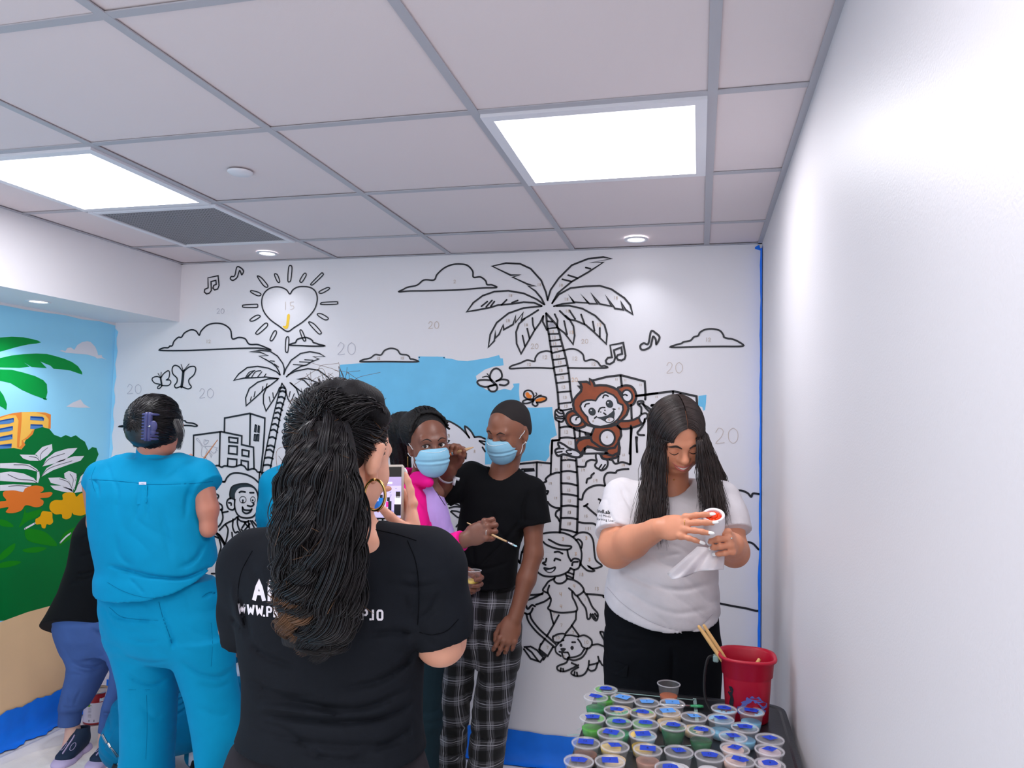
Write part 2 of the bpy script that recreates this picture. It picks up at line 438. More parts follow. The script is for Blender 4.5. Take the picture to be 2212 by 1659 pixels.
cloud('D', '1213 270 1260 245 1310 232 1330 218 1395 205 1430 170 1470 158 1490 125 1540 98 1610 92 1680 108 1715 150 1722 172 1760 185 1800 190 1860 215 1904 258 1700 262 1500 264', [(1540, 178, 34, '12')])
# --- music notes
def note2(view, o1, o2, w=7):
    M = Motif(); M.line(view, o1, w, 1, 1)
    if o2: M.line(view, o2, w, 0, 1)
    return M.build('music_note_drawing', mural)
M = Motif()
M.line('A', '1342 180 1408 166 1414 230 1405 252 1385 258 1374 246 1380 228 1396 222 1394 196 1362 204 1364 262 1352 278 1334 284 1319 272 1322 254 1344 244', 7, 0, 1).build('music_note_drawing', mural)
Motif().line('A', '1530 110 1558 118 1572 138 1562 160 1556 150 1548 132 1540 150 1530 178 1505 196 1488 188 1492 172 1515 166', 7, 1, 1).build('music_note_drawing', mural)
M = Motif().line('D', '618 250 745 226 768 352 758 382 728 398 696 392 680 370 692 345 735 334 728 270 655 298 668 370 655 410 615 434 585 428 576 400 596 372 636 366', 9, 0, 1)
M.build('music_note_drawing', mural)
Motif().line('D', '1015 115 1060 132 1095 165 1090 200 1065 240 1060 195 1035 165 1022 215 1005 265 955 293 918 288 912 252 945 230 988 235', 9, 1, 1).build('music_note_drawing', mural)
# --- butterflies
M = Motif()
M.line('R', '475 560 440 546 400 555 392 580 420 610 470 622 448 640 444 658 462 660 486 634', 6).line('R', '475 560 500 520 545 490 558 515 550 560 528 578 560 580 570 605 545 632 490 632', 6)
M.lines('R', '472 556 484 632', 10).lines('R', '448 516 470 552|478 505 474 550', 4).build('butterfly_drawing', mural)
M = Motif()
M.line('R', '680 492 645 450 605 440 583 470 590 520 628 560 628 600 606 630 620 655 665 640', 7).line('R', '700 492 745 455 795 450 808 480 790 530 745 572 745 610 766 645 735 664 680 645', 7)
M.line('R', '690 495 682 580 672 645', 15).lines('R', '688 488 668 430|696 485 745 425', 4).build('butterfly_drawing', mural)
M = Motif()
M.line('B', '878 1120 862 1080 880 1030 918 1010 955 1035 965 1080 945 1105 915 1120', 9).line('B', '870 1112 820 1108 770 1112 754 1130 775 1155 820 1168 870 1160 905 1150', 9)
M.line('B', '905 1150 860 1160 848 1180 870 1205 905 1205 925 1180 918 1150', 9).line('B', '915 1120 960 1105 1010 1110 1020 1135 990 1155 945 1150', 9).line('B', '868 1105 912 1150', 12)
M.lines('B', '866 1106 840 1078 798 1085|868 1104 850 1070 838 1055', 5).build('butterfly_drawing', mural)
M = Motif()
M.fill('B', '1165 1225 1185 1212 1205 1235 1220 1240 1215 1260 1200 1268 1175 1255', m_org).fill('B', '1248 1290 1270 1268 1310 1258 1338 1262 1335 1280 1300 1295', m_org)
M.line('B', '1232 1275 1235 1240 1215 1205 1180 1198 1155 1215 1155 1250 1190 1275 1232 1285', 8).line('B', '1235 1285 1260 1258 1300 1248 1340 1258 1340 1280 1300 1298 1260 1300', 8)
M.line('B', '1225 1272 1180 1275 1145 1290 1148 1308 1185 1308 1225 1292', 8).line('B', '1232 1292 1225 1315 1250 1332 1270 1318 1260 1300', 8)
M.lines('B', '1240 1252 1262 1235 1255 1218|1262 1255 1280 1242 1300 1238', 5).build('butterfly_drawing', mural)
# --- tall palm
M = Motif()
palm = '''1355 430 1340 360 1300 260 1210 160 1120 118 1000 112 880 138 1040 215 1120 212 1055 232 1185 292 1250 308 1190 308 1250 350 1300 410 1328 465
|1393 455 1440 370 1560 270 1700 190 1830 105 1720 108 1900 75 1830 60 1700 75 1560 130 1450 240 1380 340 1356 420
|1395 450 1450 380 1550 325 1680 310 1800 305 1900 335 2010 410 2060 470 2080 548 2020 510 1980 440 2000 510 1930 500 1850 388 1900 480 1800 460 1725 368 1780 460 1710 458 1640 380 1700 452 1580 445 1535 385 1580 450 1480 460 1408 480
|1305 478 1240 450 1150 445 1050 460 930 470 870 490 740 515 665 527 720 450 800 390 900 355 1020 348 1150 370 1260 420 1320 462
|1275 512 1200 560 1130 600 1145 535 1080 620 1082 560 1060 635 980 680 975 640 940 720 910 750 908 690 900 775 848 830 865 720 920 620 1020 540 1150 495 1300 480
|1318 562 1290 620 1240 690 1200 760 1128 885 1090 800 1085 700 1110 630 1160 585
|1458 520 1530 590 1600 605 1680 640 1750 700 1855 802 1862 720 1840 640 1760 560 1650 500 1540 475 1430 478
|1415 548 1440 600 1435 660 1500 710 1572 805 1585 730 1575 650 1540 590 1505 560
|1318 565 1312 610 1350 685'''
M.lines('B', palm, 8.5, 0)
M.lines('B', '1225 580 1230 640 1245 680|1180 670 1200 755|1140 730 1160 820|1495 605 1520 720|1540 515 1590 590|1640 550 1670 632|1740 610 1755 690|1800 665 1800 740|790 480 840 440|830 485 880 430|870 480 900 440|960 470 1005 425|1050 450 1100 430|1480 250 1560 270|1530 215 1610 240|1680 150 1720 160', 8, 1)
trunkL = '1342 540 1350 640 1365 720 1385 860 1408 1010 1425 1110 1440 1220 1450 1350'
trunkR = '1342 540 1395 600 1440 660 1475 790 1510 920 1535 1050 1550 1200 1565 1290'
M.lines('B', trunkL+'|'+trunkR, 10, 1)
M.lines('B', '1356 608 1395 612|1354 672 1440 660|1362 718 1445 715|1372 776 1460 765|1382 826 1470 820|1392 880 1485 856|1402 938 1498 925|1412 1000 1512 985|1422 1066 1530 1052|1435 1135 1540 1122|1442 1215 1550 1205|1452 1312 1555 1300|1462 1372 1560 1355', 8, 1)
M.fill('B', '1368 630 1385 615 1400 620 1418 650 1365 660', m_grey, 0)
for x, y in ((1375, 685), (1390, 735), (1395, 790), (1410, 840), (1425, 895), (1440, 950), (1448, 1015), (1460, 1078), (1470, 1158), (1483, 1245), (1492, 1320)): M.num('B', x, y, 22, '13')
M.lines('S', '252 1020 262 1200 262 1380|548 1150 575 1350', 10, 1).lines('S', '275 1140 380 1118 500 1125|280 1345 420 1335 565 1352', 9, 1)
M.lines('P', '830 330 825 700 830 1100 805 1550|1065 350 1090 750 1095 1050 1080 1550', 11, 1)
M.lines('P', '835 402 950 392 1055 405|835 580 950 572 1070 590|835 765 950 770 1080 800|835 938 960 945 1085 970|835 1130 960 1120 1085 1140|830 1320 960 1318 1085 1335|825 1500 940 1515 1065 1550', 9, 1)
for x, y in ((350, 1200), (425, 1415)): M.num('S', x, y, 55, '13')
for x, y in ((870, 345), (915, 470), (910, 660), (915, 855), (925, 1025), (925, 1205), (915, 1395)): M.num('P', x, y, 38, '13')
M.build('tall_palm_tree_drawing', mural)
# --- small palm
M = Motif()
M.lines('R', '''1650 525 1655 470 1640 420 1590 350 1520 305 1420 295 1320 310 1420 312 1500 345 1415 350 1480 385 1540 420 1580 455 1605 500 1615 530
|1675 548 1740 490 1810 450 1868 435 1915 405 1985 378 1930 355 2042 355 1990 325 1900 308 1810 325 1720 390 1670 470 1652 520
|1690 530 1760 495 1880 470 1980 485 2070 550 2130 630 2140 680 2085 655 2055 595 2070 650 2010 620 1985 560 1990 610 1910 580 1880 545 1905 575 1840 562 1778 570 1840 580 1900 640 1925 690
|1590 565 1480 550 1350 558 1270 560 1172 582 1220 520 1300 460 1400 448 1500 465 1580 500 1612 530
|1590 575 1520 630 1470 660 1440 690 1375 750 1290 825 1285 750 1320 660 1400 600 1500 568 1600 565
|1610 650 1590 700 1550 770 1480 875 1455 800 1455 720 1480 660 1510 635
|1710 605 1790 670 1850 720 1910 790|1665 680 1690 760 1730 820 1762 878 1800 830 1800 740 1770 660 1720 610''', 7, 0)
M.lines('R', '1280 560 1320 505 1375 488|1340 555 1380 500 1430 490|1400 550 1440 500|1460 550 1480 520|1330 775 1340 740|1365 740 1375 690|1440 690 1450 640|1480 650 1490 615|1520 790 1510 740|1550 750 1545 700|1700 740 1710 690|1720 780 1750 710|1745 810 1752 780|1740 430 1850 440|1800 405 1900 410|1850 385 1930 390|1520 395 1560 400|1560 425 1600 455', 5, 1)
M.fill('R', '1290 552 1340 505 1378 488 1340 520 1310 555', m_ink).fill('R', '1815 650 1830 690 1855 715 1825 705', m_ink).fill('R', '1850 680 1870 740 1840 712', m_ink)
M.lines('R', '1632 610 1600 720 1560 880 1515 1080 1470 1300 1445 1450 1420 1640|1632 610 1672 690 1630 850 1590 1050 1560 1220 1520 1430', 7, 1)
for a, b, c, d in ((1622, 655, 1660, 660), (1615, 690, 1668, 700), (1600, 745, 1660, 760), (1590, 800, 1645, 815), (1578, 850, 1635, 868), (1570, 895, 1620, 912), (1555, 945, 1612, 965), (1540, 1005, 1600, 1025), (1525, 1060, 1590, 1080), (1510, 1130, 1575, 1140), (1495, 1210, 1560, 1222), (1485, 1250, 1550, 1270), (1468, 1325, 1545, 1330), (1455, 1395, 1530, 1400), (1440, 1470, 1500, 1470)):
    M.line('R', f'{a} {b} {(a+c)/2} {min(b, d)-6} {c} {d}', 10)
M.build('small_palm_tree_drawing', mural)
# --- left city block
M = Motif()
M.lines('H', '68 1010 70 615 590 545 980 625 975 790 1200 840 1210 1240|570 560 555 1180|650 545 655 290 1130 200 1415 290 1405 560 1380 900 1335 1300|1140 220 1130 790|735 650 905 670 900 760 740 740 735 650|735 810 895 825 890 975 730 955 735 810|985 885 1115 910 1108 1015 985 995 985 885|710 1180 718 1050 885 1070 880 1180|968 1165 970 1085 1100 1110 1100 1250', 9, 0)
M.lines('H', '1235 415 1258 430 1245 550 1220 540 1235 415|1295 435 1312 445 1305 560 1282 550 1295 435|1220 600 1250 605 1240 715 1210 708 1220 600|1275 600 1302 602 1295 718 1265 712 1275 600', 7, 0)
M.lines('H', '120 680 150 670 170 700 240 810 280 830 330 890 300 960|120 690 200 770 230 830 215 950 225 1010 300 1040|270 690 262 760 280 800 340 750 355 715 320 705 300 725 290 695|290 825 400 820 520 850 490 880 520 900 480 915 490 940 440 950 380 900|360 920 390 1010 400 1030 415 990 390 950 365 920|290 1000 300 1040 350 1110 350 1190', 3, 0, m_grey)
M.build('city_buildings_drawing', mural)
# --- right city block
M = Motif()
M.lines('S', '930 200 1200 130 1485 95 1960 220 1975 440 1970 580|1480 110 1505 310|1790 512 2212 455|1690 690 1700 960|1700 1160 1660 1659|2090 705 2200 690', 10, 0)
M.lines('D', '870 740 1230 695 1455 745 1470 980|1228 700 1228 800|1300 720 1300 810|870 1140 880 1285|1020 830 1130 822|820 1030 815 1400', 10, 0)
M.lines('S', '570 1180 900 1270|665 1190 665 1330|775 1240 785 1280 890 1290|130 1395 265 1385|120 1390 110 1659', 9, 0)
M.lines('P', '660 620 680 90 800 75|1740 330 1735 420|1935 0 1930 430|1205 200 1200 295 1570 285|90 465 450 430 660 450|440 435 435 700|200 545 385 540 390 560 240 572', 9, 0)
M.lines('P', '2045 25 2025 270', 4, 0)
for v, x, y in (('D', 665, 572), ('D', 750, 580), ('D', 900, 625), ('D', 1055, 740), ('D', 1385, 770), ('P', 1155, 390), ('P', 725, 530), ('P', 375, 460), ('P', 480, 460), ('P', 1800, 300)): M.num(v, x, y, 18 if v == 'D' else 30, '11')
M.build('city_buildings_drawing', mural)
# --- bushes
M = Motif()
M.lines('H', '395 1240 450 1200 530 1185 600 1215 660 1190 800 1210 880 1195 960 1175 1030 1200 1085 1265 1180 1245 1240 1260 1280 1305 1340 1305|440 1480 540 1470 650 1490 700 1410 780 1340 900 1325 1050 1350 1200 1420 1310 1520', 9, 1)
M.lines('P', '525 765 590 735 580 700 640 640 740 600 800 595|610 1060 650 1110 720 1150 805 1162|800 1185 750 1220 740 1280 775 1320 800 1370|1090 500 1205 500 1230 430 1300 395 1390 405|1590 390 1640 400 1690 455 1800 430 1920 465|1230 760 1245 700 1300 675 1310 640 1350 605|1530 810 1510 700 1540 620 1600 595 1690 600 1720 565 1800 545 1900 540|1110 1020 1160 1020 1180 940 1240 860 1340 810 1440 795 1530 808|1190 1130 1215 1125 1250 1095|1215 1120 1300 1200 1420 1300|1110 1385 1200 1400 1350 1410 1420 1480|560 890 620 890 600 940|1425 1020 1460 1040 1445 1090', 9, 1)
M.lines('Q', '120 145 150 183 200 135 250 122 310 145 342 178 360 150 418 155|262 595 310 585 360 600 408 650|30 1128 160 1155 300 1180 380 1200 420 1200', 9, 1)
M.num('P', 1140, 535, 40, '19').num('P', 1330, 700, 48, '19').num('P', 1785, 460, 34, '19', m_numo).num('P', 625, 750, 34, '19').num('P', 710, 985, 34, '19').num('P', 1190, 1270, 38, '15').num('P', 1250, 1465, 38, '11')
M.lines('O', '620 1050 660 1030 700 1036 730 1060 780 1040 840 1050 870 1090 930 1080|600 1260 700 1240 820 1250 900 1235 1000 1245 1080 1240|650 1400 720 1380 800 1390 900 1370 1000 1380', 9, 1)
M.num('Q', 255, 310, 28, '15').num('Q', 262, 705, 28, '19')
M.build('bushes_drawing', mural)
# --- sky numbers
class _Each:
    def num(s, *a, **k): Motif().num(*a, **k).build('pencilled_number', mural); return s
    def build(s, *a): pass
M = _Each()
M.num('D', 340, 190, 42, '20').num('D', 1160, 415, 105, '20', w=2.2).num('D', 1630, 1050, 150, '20', w=2.2).num('D', 245, 565, 38, '20', m_numo)
M.num('B', 1210, 800, 42, '20').num('B', 335, 610, 60, '20').num('R', 150, 620, 90, '20', m_grey).num('R', 840, 660, 90, '20', m_grey).num('A', 1398, 378, 32, '20', m_grey).num('O', 728, 740, 26, '20', m_grey).num('B', 1265, 285, 22, '18').num('B', 1450, 290, 22, '18').num('B', 1018, 378, 22, '18').num('B', 995, 590, 24, '18').num('B', 1152, 628, 22, '18').num('B', 1495, 408, 24, '18').num('B', 1915, 395, 26, '18').num('B', 1505, 508, 24, '18').num('B', 1775, 625, 24, '13', m_numo).num('B', 1538, 690, 24, '13', m_numo)
M.build('pencilled_numbers', mural)
# --- monkey
mk = Motif()
head = '860 165 905 195 945 245 965 305 1060 295 1200 300 1330 340 1430 395 1530 490 1600 620 1640 760 1600 880 1500 985 1420 1060 1300 1110 1100 1130 960 1125 830 1090 730 1010 640 900 560 800 535 690 545 590 610 500 690 420 700 370 645 320 705 330 685 270 655 230 740 230 800 225 840 245 870 270'
mk.shape('S', '960 1130 900 1270 885 1340 760 1350 640 1400 590 1480 610 1580 680 1659 740 1600 800 1530 900 1530 1020 1580 1200 1600 1180 1659 1320 1700 1440 1640 1450 1500 1440 1400 1490 1300 1480 1170 1400 1060 1200 1110', m_brown, 11, 0)
mk.shape('P', '1050 60 1160 40 1290 30 1320 100 1450 190 1560 215 1680 200 1740 110 1760 200 1750 300 1700 360 1560 385 1490 370 1450 310 1560 290 1520 240 1400 215 1250 180 1190 220 1160 320 1120 345 1050 300 1060 200', m_brown, 11, 0, .00145, .0021)
mk.shape('S', '1440 1000 1500 1010 1640 1005 1740 985 1840 935 1870 990 1915 1055 1840 1100 1700 1145 1590 1165 1480 1165 1400 1100', m_brown, 10, 0)
mk.shape('S', '1425 385 1480 330 1580 300 1690 320 1760 400 1790 510 1770 610 1720 680 1640 700 1580 640', m_brown, 11, 1, .0015)
mk.shape('S', '560 820 480 820 410 870 385 960 420 1060 500 1130 620 1150 720 1130 780 1080 700 960', m_brown, 11, 1, .0015)
mk.shape('S', head, m_brown, 11, 0, .0016, .0023)
mk.build('monkey_fur', mural).name = 'monkey_drawing'
mk_o = bpy.data.objects['monkey_drawing']
f = Motif()
f.shape('S', '985 605 900 590 800 595 710 640 675 710 700 790 760 870 820 930 835 1010 880 1070 960 1105 1080 1120 1200 1100 1320 1060 1420 980 1490 880 1530 780 1520 690 1430 650 1400 560 1330 490 1180 430 1090 470 1030 530', m_white, 8, 0, .0026, .0032)
f.ell('S', 1215, 1345, 150, 158, 0, m_white, m_ink, 9, .0026, .0032).ell('S', 590, 990, 115, 100, 15, m_white, m_ink, 8, .0026, .0032).ell('S', 1610, 510, 100, 120, -15, m_white, m_ink, 8, .0026, .0032)
f.ell('S', 912, 822, 62, 74, -30, m_pupil, m_ink, 4, .0036, .004).ell('S', 1258, 667, 62, 74, -30, m_pupil, m_ink, 4, .0036, .004).ell('S', 893, 795, 17, 14, 0, m_white, None, 4, .0045).ell('S', 1230, 642, 17, 14, 0, m_white, None, 4, .0045)
f.fill('S', '990 935 1100 925 1220 895 1310 825 1350 775 1365 860 1350 960 1290 1020 1220 1040 1150 1010 1080 970', m_pupil, 0, .0036).ell('S', 1262, 985, 88, 52, -10, m_white, m_ink, 4, .0042, .0046)
f.lines('S', '960 955 1000 920|1330 770 1370 775|765 725 790 675 855 660|1128 545 1150 500 1190 492 1232 515|1040 825 1065 765 1110 740 1165 740|1145 850 1185 880|590 985 605 945 645 930|1525 495 1570 480 1610 500', 7, 1, m_ink, .0036)
f.ell('S', 1085, 830, 15, 10, 0, m_ink, None, 4, .0036).ell('S', 1168, 795, 15, 13, 0, m_ink, None, 4, .0036)
f.num('S', 1235, 960, 45, '5', m_numo, h=.0052).num('S', 920, 985, 40, '6', h=.004).num('S', 1435, 735, 40, '6', h=.004).num('S', 1195, 1305, 42, '6', h=.004)
f.build('monkey_face_paint', mk_o)
f = Motif()   # paws and banana
f.shape('S', '210 780 290 790 345 850 350 930 345 990 300 1025 220 1000 180 960 175 880 180 820', m_white, 9, 1, .0016).lines('S', '200 790 260 850 340 860|190 870 250 920 330 915|190 940 260 960 330 960|350 955 380 955', 8, 1, m_ink, .0028)
f.build('monkey_hand', mk_o); f = Motif()
f.shape('P', '790 115 870 150 960 210 1080 250 1140 310 1100 350 1000 340 870 305 780 330 740 280 740 230 800 200 780 150', m_white, 10, 1, .0026, .003).lines('P', '770 215 870 215|760 275 840 262|985 240 930 240 910 265 950 300 990 295', 7, 1, m_ink, .0032)
f.build('monkey_foot', mk_o); f = Motif()
f.shape('P', '1390 290 1380 350 1395 420 1365 480 1390 520 1430 540 1470 560 1530 535 1565 480 1560 400 1480 370 1450 310', m_white, 9, 1, .0026, .003).lines('P', '1430 530 1470 470|1480 540 1530 470', 7, 1, m_ink, .0032)
f.build('monkey_foot', mk_o); f = Motif()
f.shape('S', '1850 930 1910 870 1980 855 2015 890 2005 950 1960 970 1960 1020 1915 1055 1870 1010', m_white, 9, 1, .0026, .003)
f.lines('S', '1890 860 1890 740 1830 680 1820 630 1870 610 1930 620 1940 680 2030 740 2130 820|1960 980 1930 1080 1860 1180 1815 1240 1850 1285 1950 1290|1850 670 1910 660 1990 760 2080 850', 9, 1, m_ink, .003)
f.build('monkey_hand_and_banana', mk_o)
# --- girl walking a dog
M = Motif()
M.lines('G', '405 230 480 218 590 222 680 258 740 320 768 400 768 470 755 530|405 305 440 335 530 370 640 380 670 350 560 335 460 285|635 385 645 440 670 490|670 490 700 465 745 475 757 510 740 555 700 570 665 555|665 555 640 590 580 620 500 635 420 630 370 605 350 585|690 262 740 225 800 218 850 240 880 300 890 400 905 480 960 530 930 550 870 560 832 535 890 580 830 580 780 540 760 510|715 290 745 285 775 320 768 365|680 530 690 500 735 495|515 405 550 400 590 418|512 485 525 465 570 480|395 460 405 465|438 465 430 495 405 508 430 525', 8.5, 1)
M.shape('G', '415 552 470 560 520 545 515 570 480 592 440 585', m_pupil, 6, 1).fill('G', '440 580 480 568 512 560 490 588 460 592', m_white, 1, .003)
M.lines('G', '520 640 510 670 540 698 590 695 630 660 620 610|510 655 460 680 430 720 405 765 450 790|465 720 450 780 480 845 470 900 455 940 530 970 620 975 725 955 710 880 685 830 680 780|650 745 690 780 725 815 790 770 760 710 700 670 635 655|405 790 350 820 280 850 240 860|470 835 420 870 340 900|790 775 830 830 870 920 920 980 920 1030 905 1050 880 1030 855 990 850 1025 825 1030 810 940 770 880 730 820|895 985 915 1010|875 990 900 1030', 8.5, 1)
M.lines('G', '475 960 490 1030 505 1080|555 1000 500 1100 440 1200|385 1270 370 1320 450 1385 500 1300|720 965 715 1040 670 1110 620 1170|675 1095 745 1190|425 1220 385 1280|230 1300 290 1295 350 1330 410 1400 380 1440 290 1410 225 1320|370 1320 380 1350 430 1390 410 1420|250 1310 300 1350 360 1430', 8.5, 0)
M.lines('G', '225 975 260 990 290 975 310 935|240 880 260 940 300 905 330 915|248 985 270 1060 340 1150 430 1230 520 1305|282 985 300 1040 370 1130 460 1210 530 1275|20 1300 30 1300|275 810 350 805 400 800|820 800 900 805 975 815|975 820 978 830|135 415 185 505 200 430 232 345|205 405 240 405|160 460 190 510', 9, 1)
M.lines('G', '640 595 695 615|632 625 690 650|700 570 690 655', 8, 0)
for x, y, k in ((560, 785, 35), (565, 900, 32), (690, 710, 30)): M.num('G', x, y, k, '4', m_numo)
for x, y in ((585, 265), (705, 405), (835, 460), (805, 258)): M.num('G', x, y, 28, '3', m_numo)
M.num('G', 745, 600, 28, '18').num('G', 890, 735, 28, '13').num('G', 795, 840, 24, '1').num('G', 680, 1150, 26, '7').num('G', 570, 1080, 26, '7').num('G', 440, 1290, 26, '7').num('G', 500, 980, 22, '7').num('G', 800, 170, 26, '11').num('G', 635, 120, 24, '13').num('G', 635, 20, 22, '13')
M.build('girl_drawing', mural)
M = Motif()
M.fill('G', '620 1190 720 1195 790 1230 800 1290 790 1360 700 1400 640 1410 560 1380 520 1320 540 1260', m_white, 1, .0024)
M.lines('G', '500 1200 560 1175 615 1180 590 1230 560 1255 510 1250 498 1210|555 1260 525 1300 530 1350 575 1385|640 1400 700 1395 760 1370 795 1320|615 1190 680 1190 740 1205|740 1200 800 1190 860 1230 865 1280 830 1315 780 1300 760 1260 735 1225|640 1410 700 1425 770 1400 810 1350 825 1310|585 1360 600 1400 630 1415 655 1385 640 1350|560 1345 600 1350 640 1350|585 1240 600 1235|680 1255 710 1255', 8, 1, m_ink, .0036)
M.ell('G', 575, 1283, 14, 16, 0, m_ink, None, 4, .004).ell('G', 680, 1308, 16, 19, 0, m_ink, None, 4, .004).fill('G', '570 1315 600 1308 622 1318 600 1345 585 1342', m_ink, 1, .004)
M.lines('G', '870 1280 930 1275 990 1300|640 1420 620 1450 545 1480 545 1515 590 1530 640 1520 720 1480 740 1470|675 1450 720 1470|840 1430 830 1500 790 1560 720 1575 672 1550 690 1520 740 1490|845 1470 920 1450 940 1430 965 1470 1000 1480|920 1455 900 1510 860 1525 828 1505|925 1390 935 1430|945 1155 975 1160 985 1200|945 1165 990 1250|570 1530 575 1500|600 1530 595 1505|700 1565 705 1535|730 1570 725 1540', 8, 1, m_ink, .0036)
M.num('G', 525, 1200, 24, '10').num('G', 790, 1240, 28, '10').num('G', 600, 1380, 20, '5', h=.005)
M.build('puppy_drawing', mural)
# --- doctor
M = Motif()
M.fill('I', '335 440 332 370 370 300 440 275 560 270 650 310 690 370 700 420 650 340 600 310 500 310 440 330 400 390 395 470', m_pupil, 1, .002)
M.lines('I', '395 480 395 560 420 640 470 690 560 705 640 680 690 600 700 500 690 400 650 320 560 270 440 275 360 310 335 390 340 455|400 470 350 450 305 475 295 530 320 585 370 600 395 580|320 510 350 515 350 540|455 378 480 365 530 372|590 380 640 380|500 505 500 500|630 510 640 530 610 555 560 545|495 565 520 600 600 605 615 590|495 565 500 620 540 645 590 630 615 590', 9, 1)
M.ell('I', 500, 470, 42, 42, 0, None, m_ink, 3).ell('I', 628, 470, 30, 38, 0, None, m_ink, 3).ell('I', 500, 478, 12, 13, 0, m_ink).ell('I', 626, 478, 12, 13, 0, m_ink)
M.fill('I', '495 570 520 598 600 602 612 592 600 615 520 610 500 600', m_ink, 0)
M.lines('I', '430 690 380 730 280 780 200 860|440 690 430 760 450 840 500 930|375 720 370 820 400 890 440 880 465 930 440 980 400 1010 380 980 400 950|360 890 370 960 400 990|280 790 310 850 300 940 275 1040|430 700 470 740 540 755 580 740|520 760 570 820|590 780 490 900|480 850 540 920|540 755 490 830|570 740 600 930|600 740 650 840 640 870 660 920|620 740 700 830|620 920 660 890 690 920|120 240 200 235 270 242|140 390 190 420 165 490 230 540 235 600 200 590 160 540|225 590 245 700 210 790 150 840|130 880 200 920 250 1000 290 1100 300 1165|45 960 90 1000 120 940 190 960|60 1040 110 1070 90 1110 130 1130 90 1190|200 980 220 1080 190 1200 195 1420 195 1600|200 1180 230 1230 270 1240|270 1165 330 1160|100 1415 195 1415|240 635 310 620|715 120 700 400 670 700 660 740', 9, 1)
M.lines('I', '130 870 190 930 260 1030 280 1120', 16, 1)
M.build('doctor_drawing', mural)
# --- big head behind the two volunteers
M = Motif()
M.fill('T', '1000 730 1150 765 1240 830 1300 910 1255 800 1345 890 1360 905 1450 920 1450 1194 1000 1194 1000 800', m_white, 0, .0011)
M.fill('T', '480 740 560 730 560 780 540 900 540 1194 470 1194 470 900', m_white, 0, .0011)
M.lines('T', '1000 732 1100 750 1200 805 1270 870 1300 910|1300 910 1270 860 1258 800 1310 840 1350 905|1350 905 1400 900 1450 920|1395 940 1450 945|1400 945 1445 975|1050 945 1105 940 1060 975|1270 1060 1265 1110|1425 1000 1450 1040', 8.5, 1)
M.lines('T', '538 713 565 705 570 675 575 705 603 715 575 722 570 750 565 722 538 713', 5, 0)
M.num('T', 1095, 880, 28, '3').num('T', 1340, 1025, 28, '8').num('B', 500, 1570, 24, '3')
M.lines('V', '820 50 900 45 970 75|900 0 950 20 970 60|830 95 900 80 970 85|860 130 920 135 965 150|850 140 920 200 955 215|915 320 940 290', 8, 1)
M.build('portrait_drawing', mural)

# ---------------------------------------------------------------- finished mural on the left wall
m_leaf = mat('mural_leaf_green', rgb(4, 148, 62), .45, var=.10, vscale=3, spec=.15)
m_dgreen = mat('mural_dark_green', rgb(0, 116, 52), .45, var=.05, vscale=3, spec=.15)
m_sand = mat('mural_sand', rgb(242, 202, 156), .45, var=.04, vscale=3, spec=.15)
m_bldg = mat('mural_building_yellow', rgb(252, 196, 88), .45, spec=.15); m_bldo = mat('mural_building_orange', rgb(238, 140, 58), .45, spec=.15)
m_win = mat('mural_window_blue', rgb(84, 136, 196), .45, spec=.15); m_wind = mat('mural_window_dark_blue', rgb(28, 76, 150), .45, spec=.15)
m_forg = mat('mural_flower_orange', rgb(232, 122, 44), .45, spec=.15); m_fyel = mat('mural_flower_yellow', rgb(238, 172, 10), .45, spec=.15)
m_gl = mat('mural_bright_green', rgb(20, 135, 20), .45, spec=.15); m_lsky = mat('mural_left_sky', rgb(156, 224, 255), .4, var=.02, vscale=4, spec=.15)
lm = thing('mural', 'finished colourful mural with green leaves, flowers, yellow building and blue sky on the left wall', 'mural', (LX, 2.4, 0))
def LQ(ya, za, yb, zb, m, name, h=.0008, wav=0):
    y = np.linspace(ya, yb, 40); top = [(LX+h, v, zb+(wav*math.sin(v*23)+wav*.7*math.sin(v*61) if wav else 0)) for v in y]
    b = MB(); b.poly([(LX+h, ya, za)]+[(LX+h, yb, za)]+top[::-1]); return b.build(name, m, lm)
LQ(-1, .2, WY-.001, BZ-.012, m_lsky, 'sky', .0006, .004)
# the sky colour laps a little onto the back wall
b = MB(); b.poly([(LX+.001, WY-.0008, .95)]+[(LX+.018+.006*math.sin(k*1.7), WY-.0008, .95+k*(BZ-1.0)/30) for k in range(31)]+[(LX+.001, WY-.0008, BZ-.03)]); b.build('sky_edge', m_lsky, lm)
M = Motif(True)
bush = 'J'
M.fill('J', '-600 480 0 480 130 470 205 485 240 400 290 340 330 290 400 272 465 290 510 345 575 370 620 348 670 368 715 350 760 385 800 410 835 490 870 462 910 470 930 530 900 600 870 700 960 900 1060 1300 1100 1659 1180 2000 0 2100 -600 2100', m_dgreen, 0, .0012)
M.build('green_bush', lm)
M = Motif(True)
M.fill('O', '-160 1420 0 1344 60 1322 119 1306 160 1290 240 1280 330 1500 120 1530 0 1600 -160 1670', m_sand, 0, .0016)
M.build('sandy_ground', lm)
M = Motif(True)
M.fill('K', '-400 900 0 862 200 848 400 858 560 890 650 915 700 945 620 965 480 980 300 1020 160 1060 0 1105 -400 1200', m_leaf, 0)
M.fill('K', '-400 1300 0 1212 200 1168 400 1145 620 1135 800 1142 950 1180 1100 1225 1230 1280 1330 1350 1400 1450 1405 1495 1330 1470 1200 1425 1050 1405 915 1395 860 1340 780 1310 690 1270 800 1385 540 1365 410 1288 510 1360 330 1380 0 1372 -400 1400', m_leaf, 0)
M.fill('K', '-400 1420 0 1405 200 1412 400 1460 600 1520 740 1590 800 1659 810 1800 780 1920 560 1840 380 1760 180 1640 0 1600 -400 1500', m_leaf, 0)
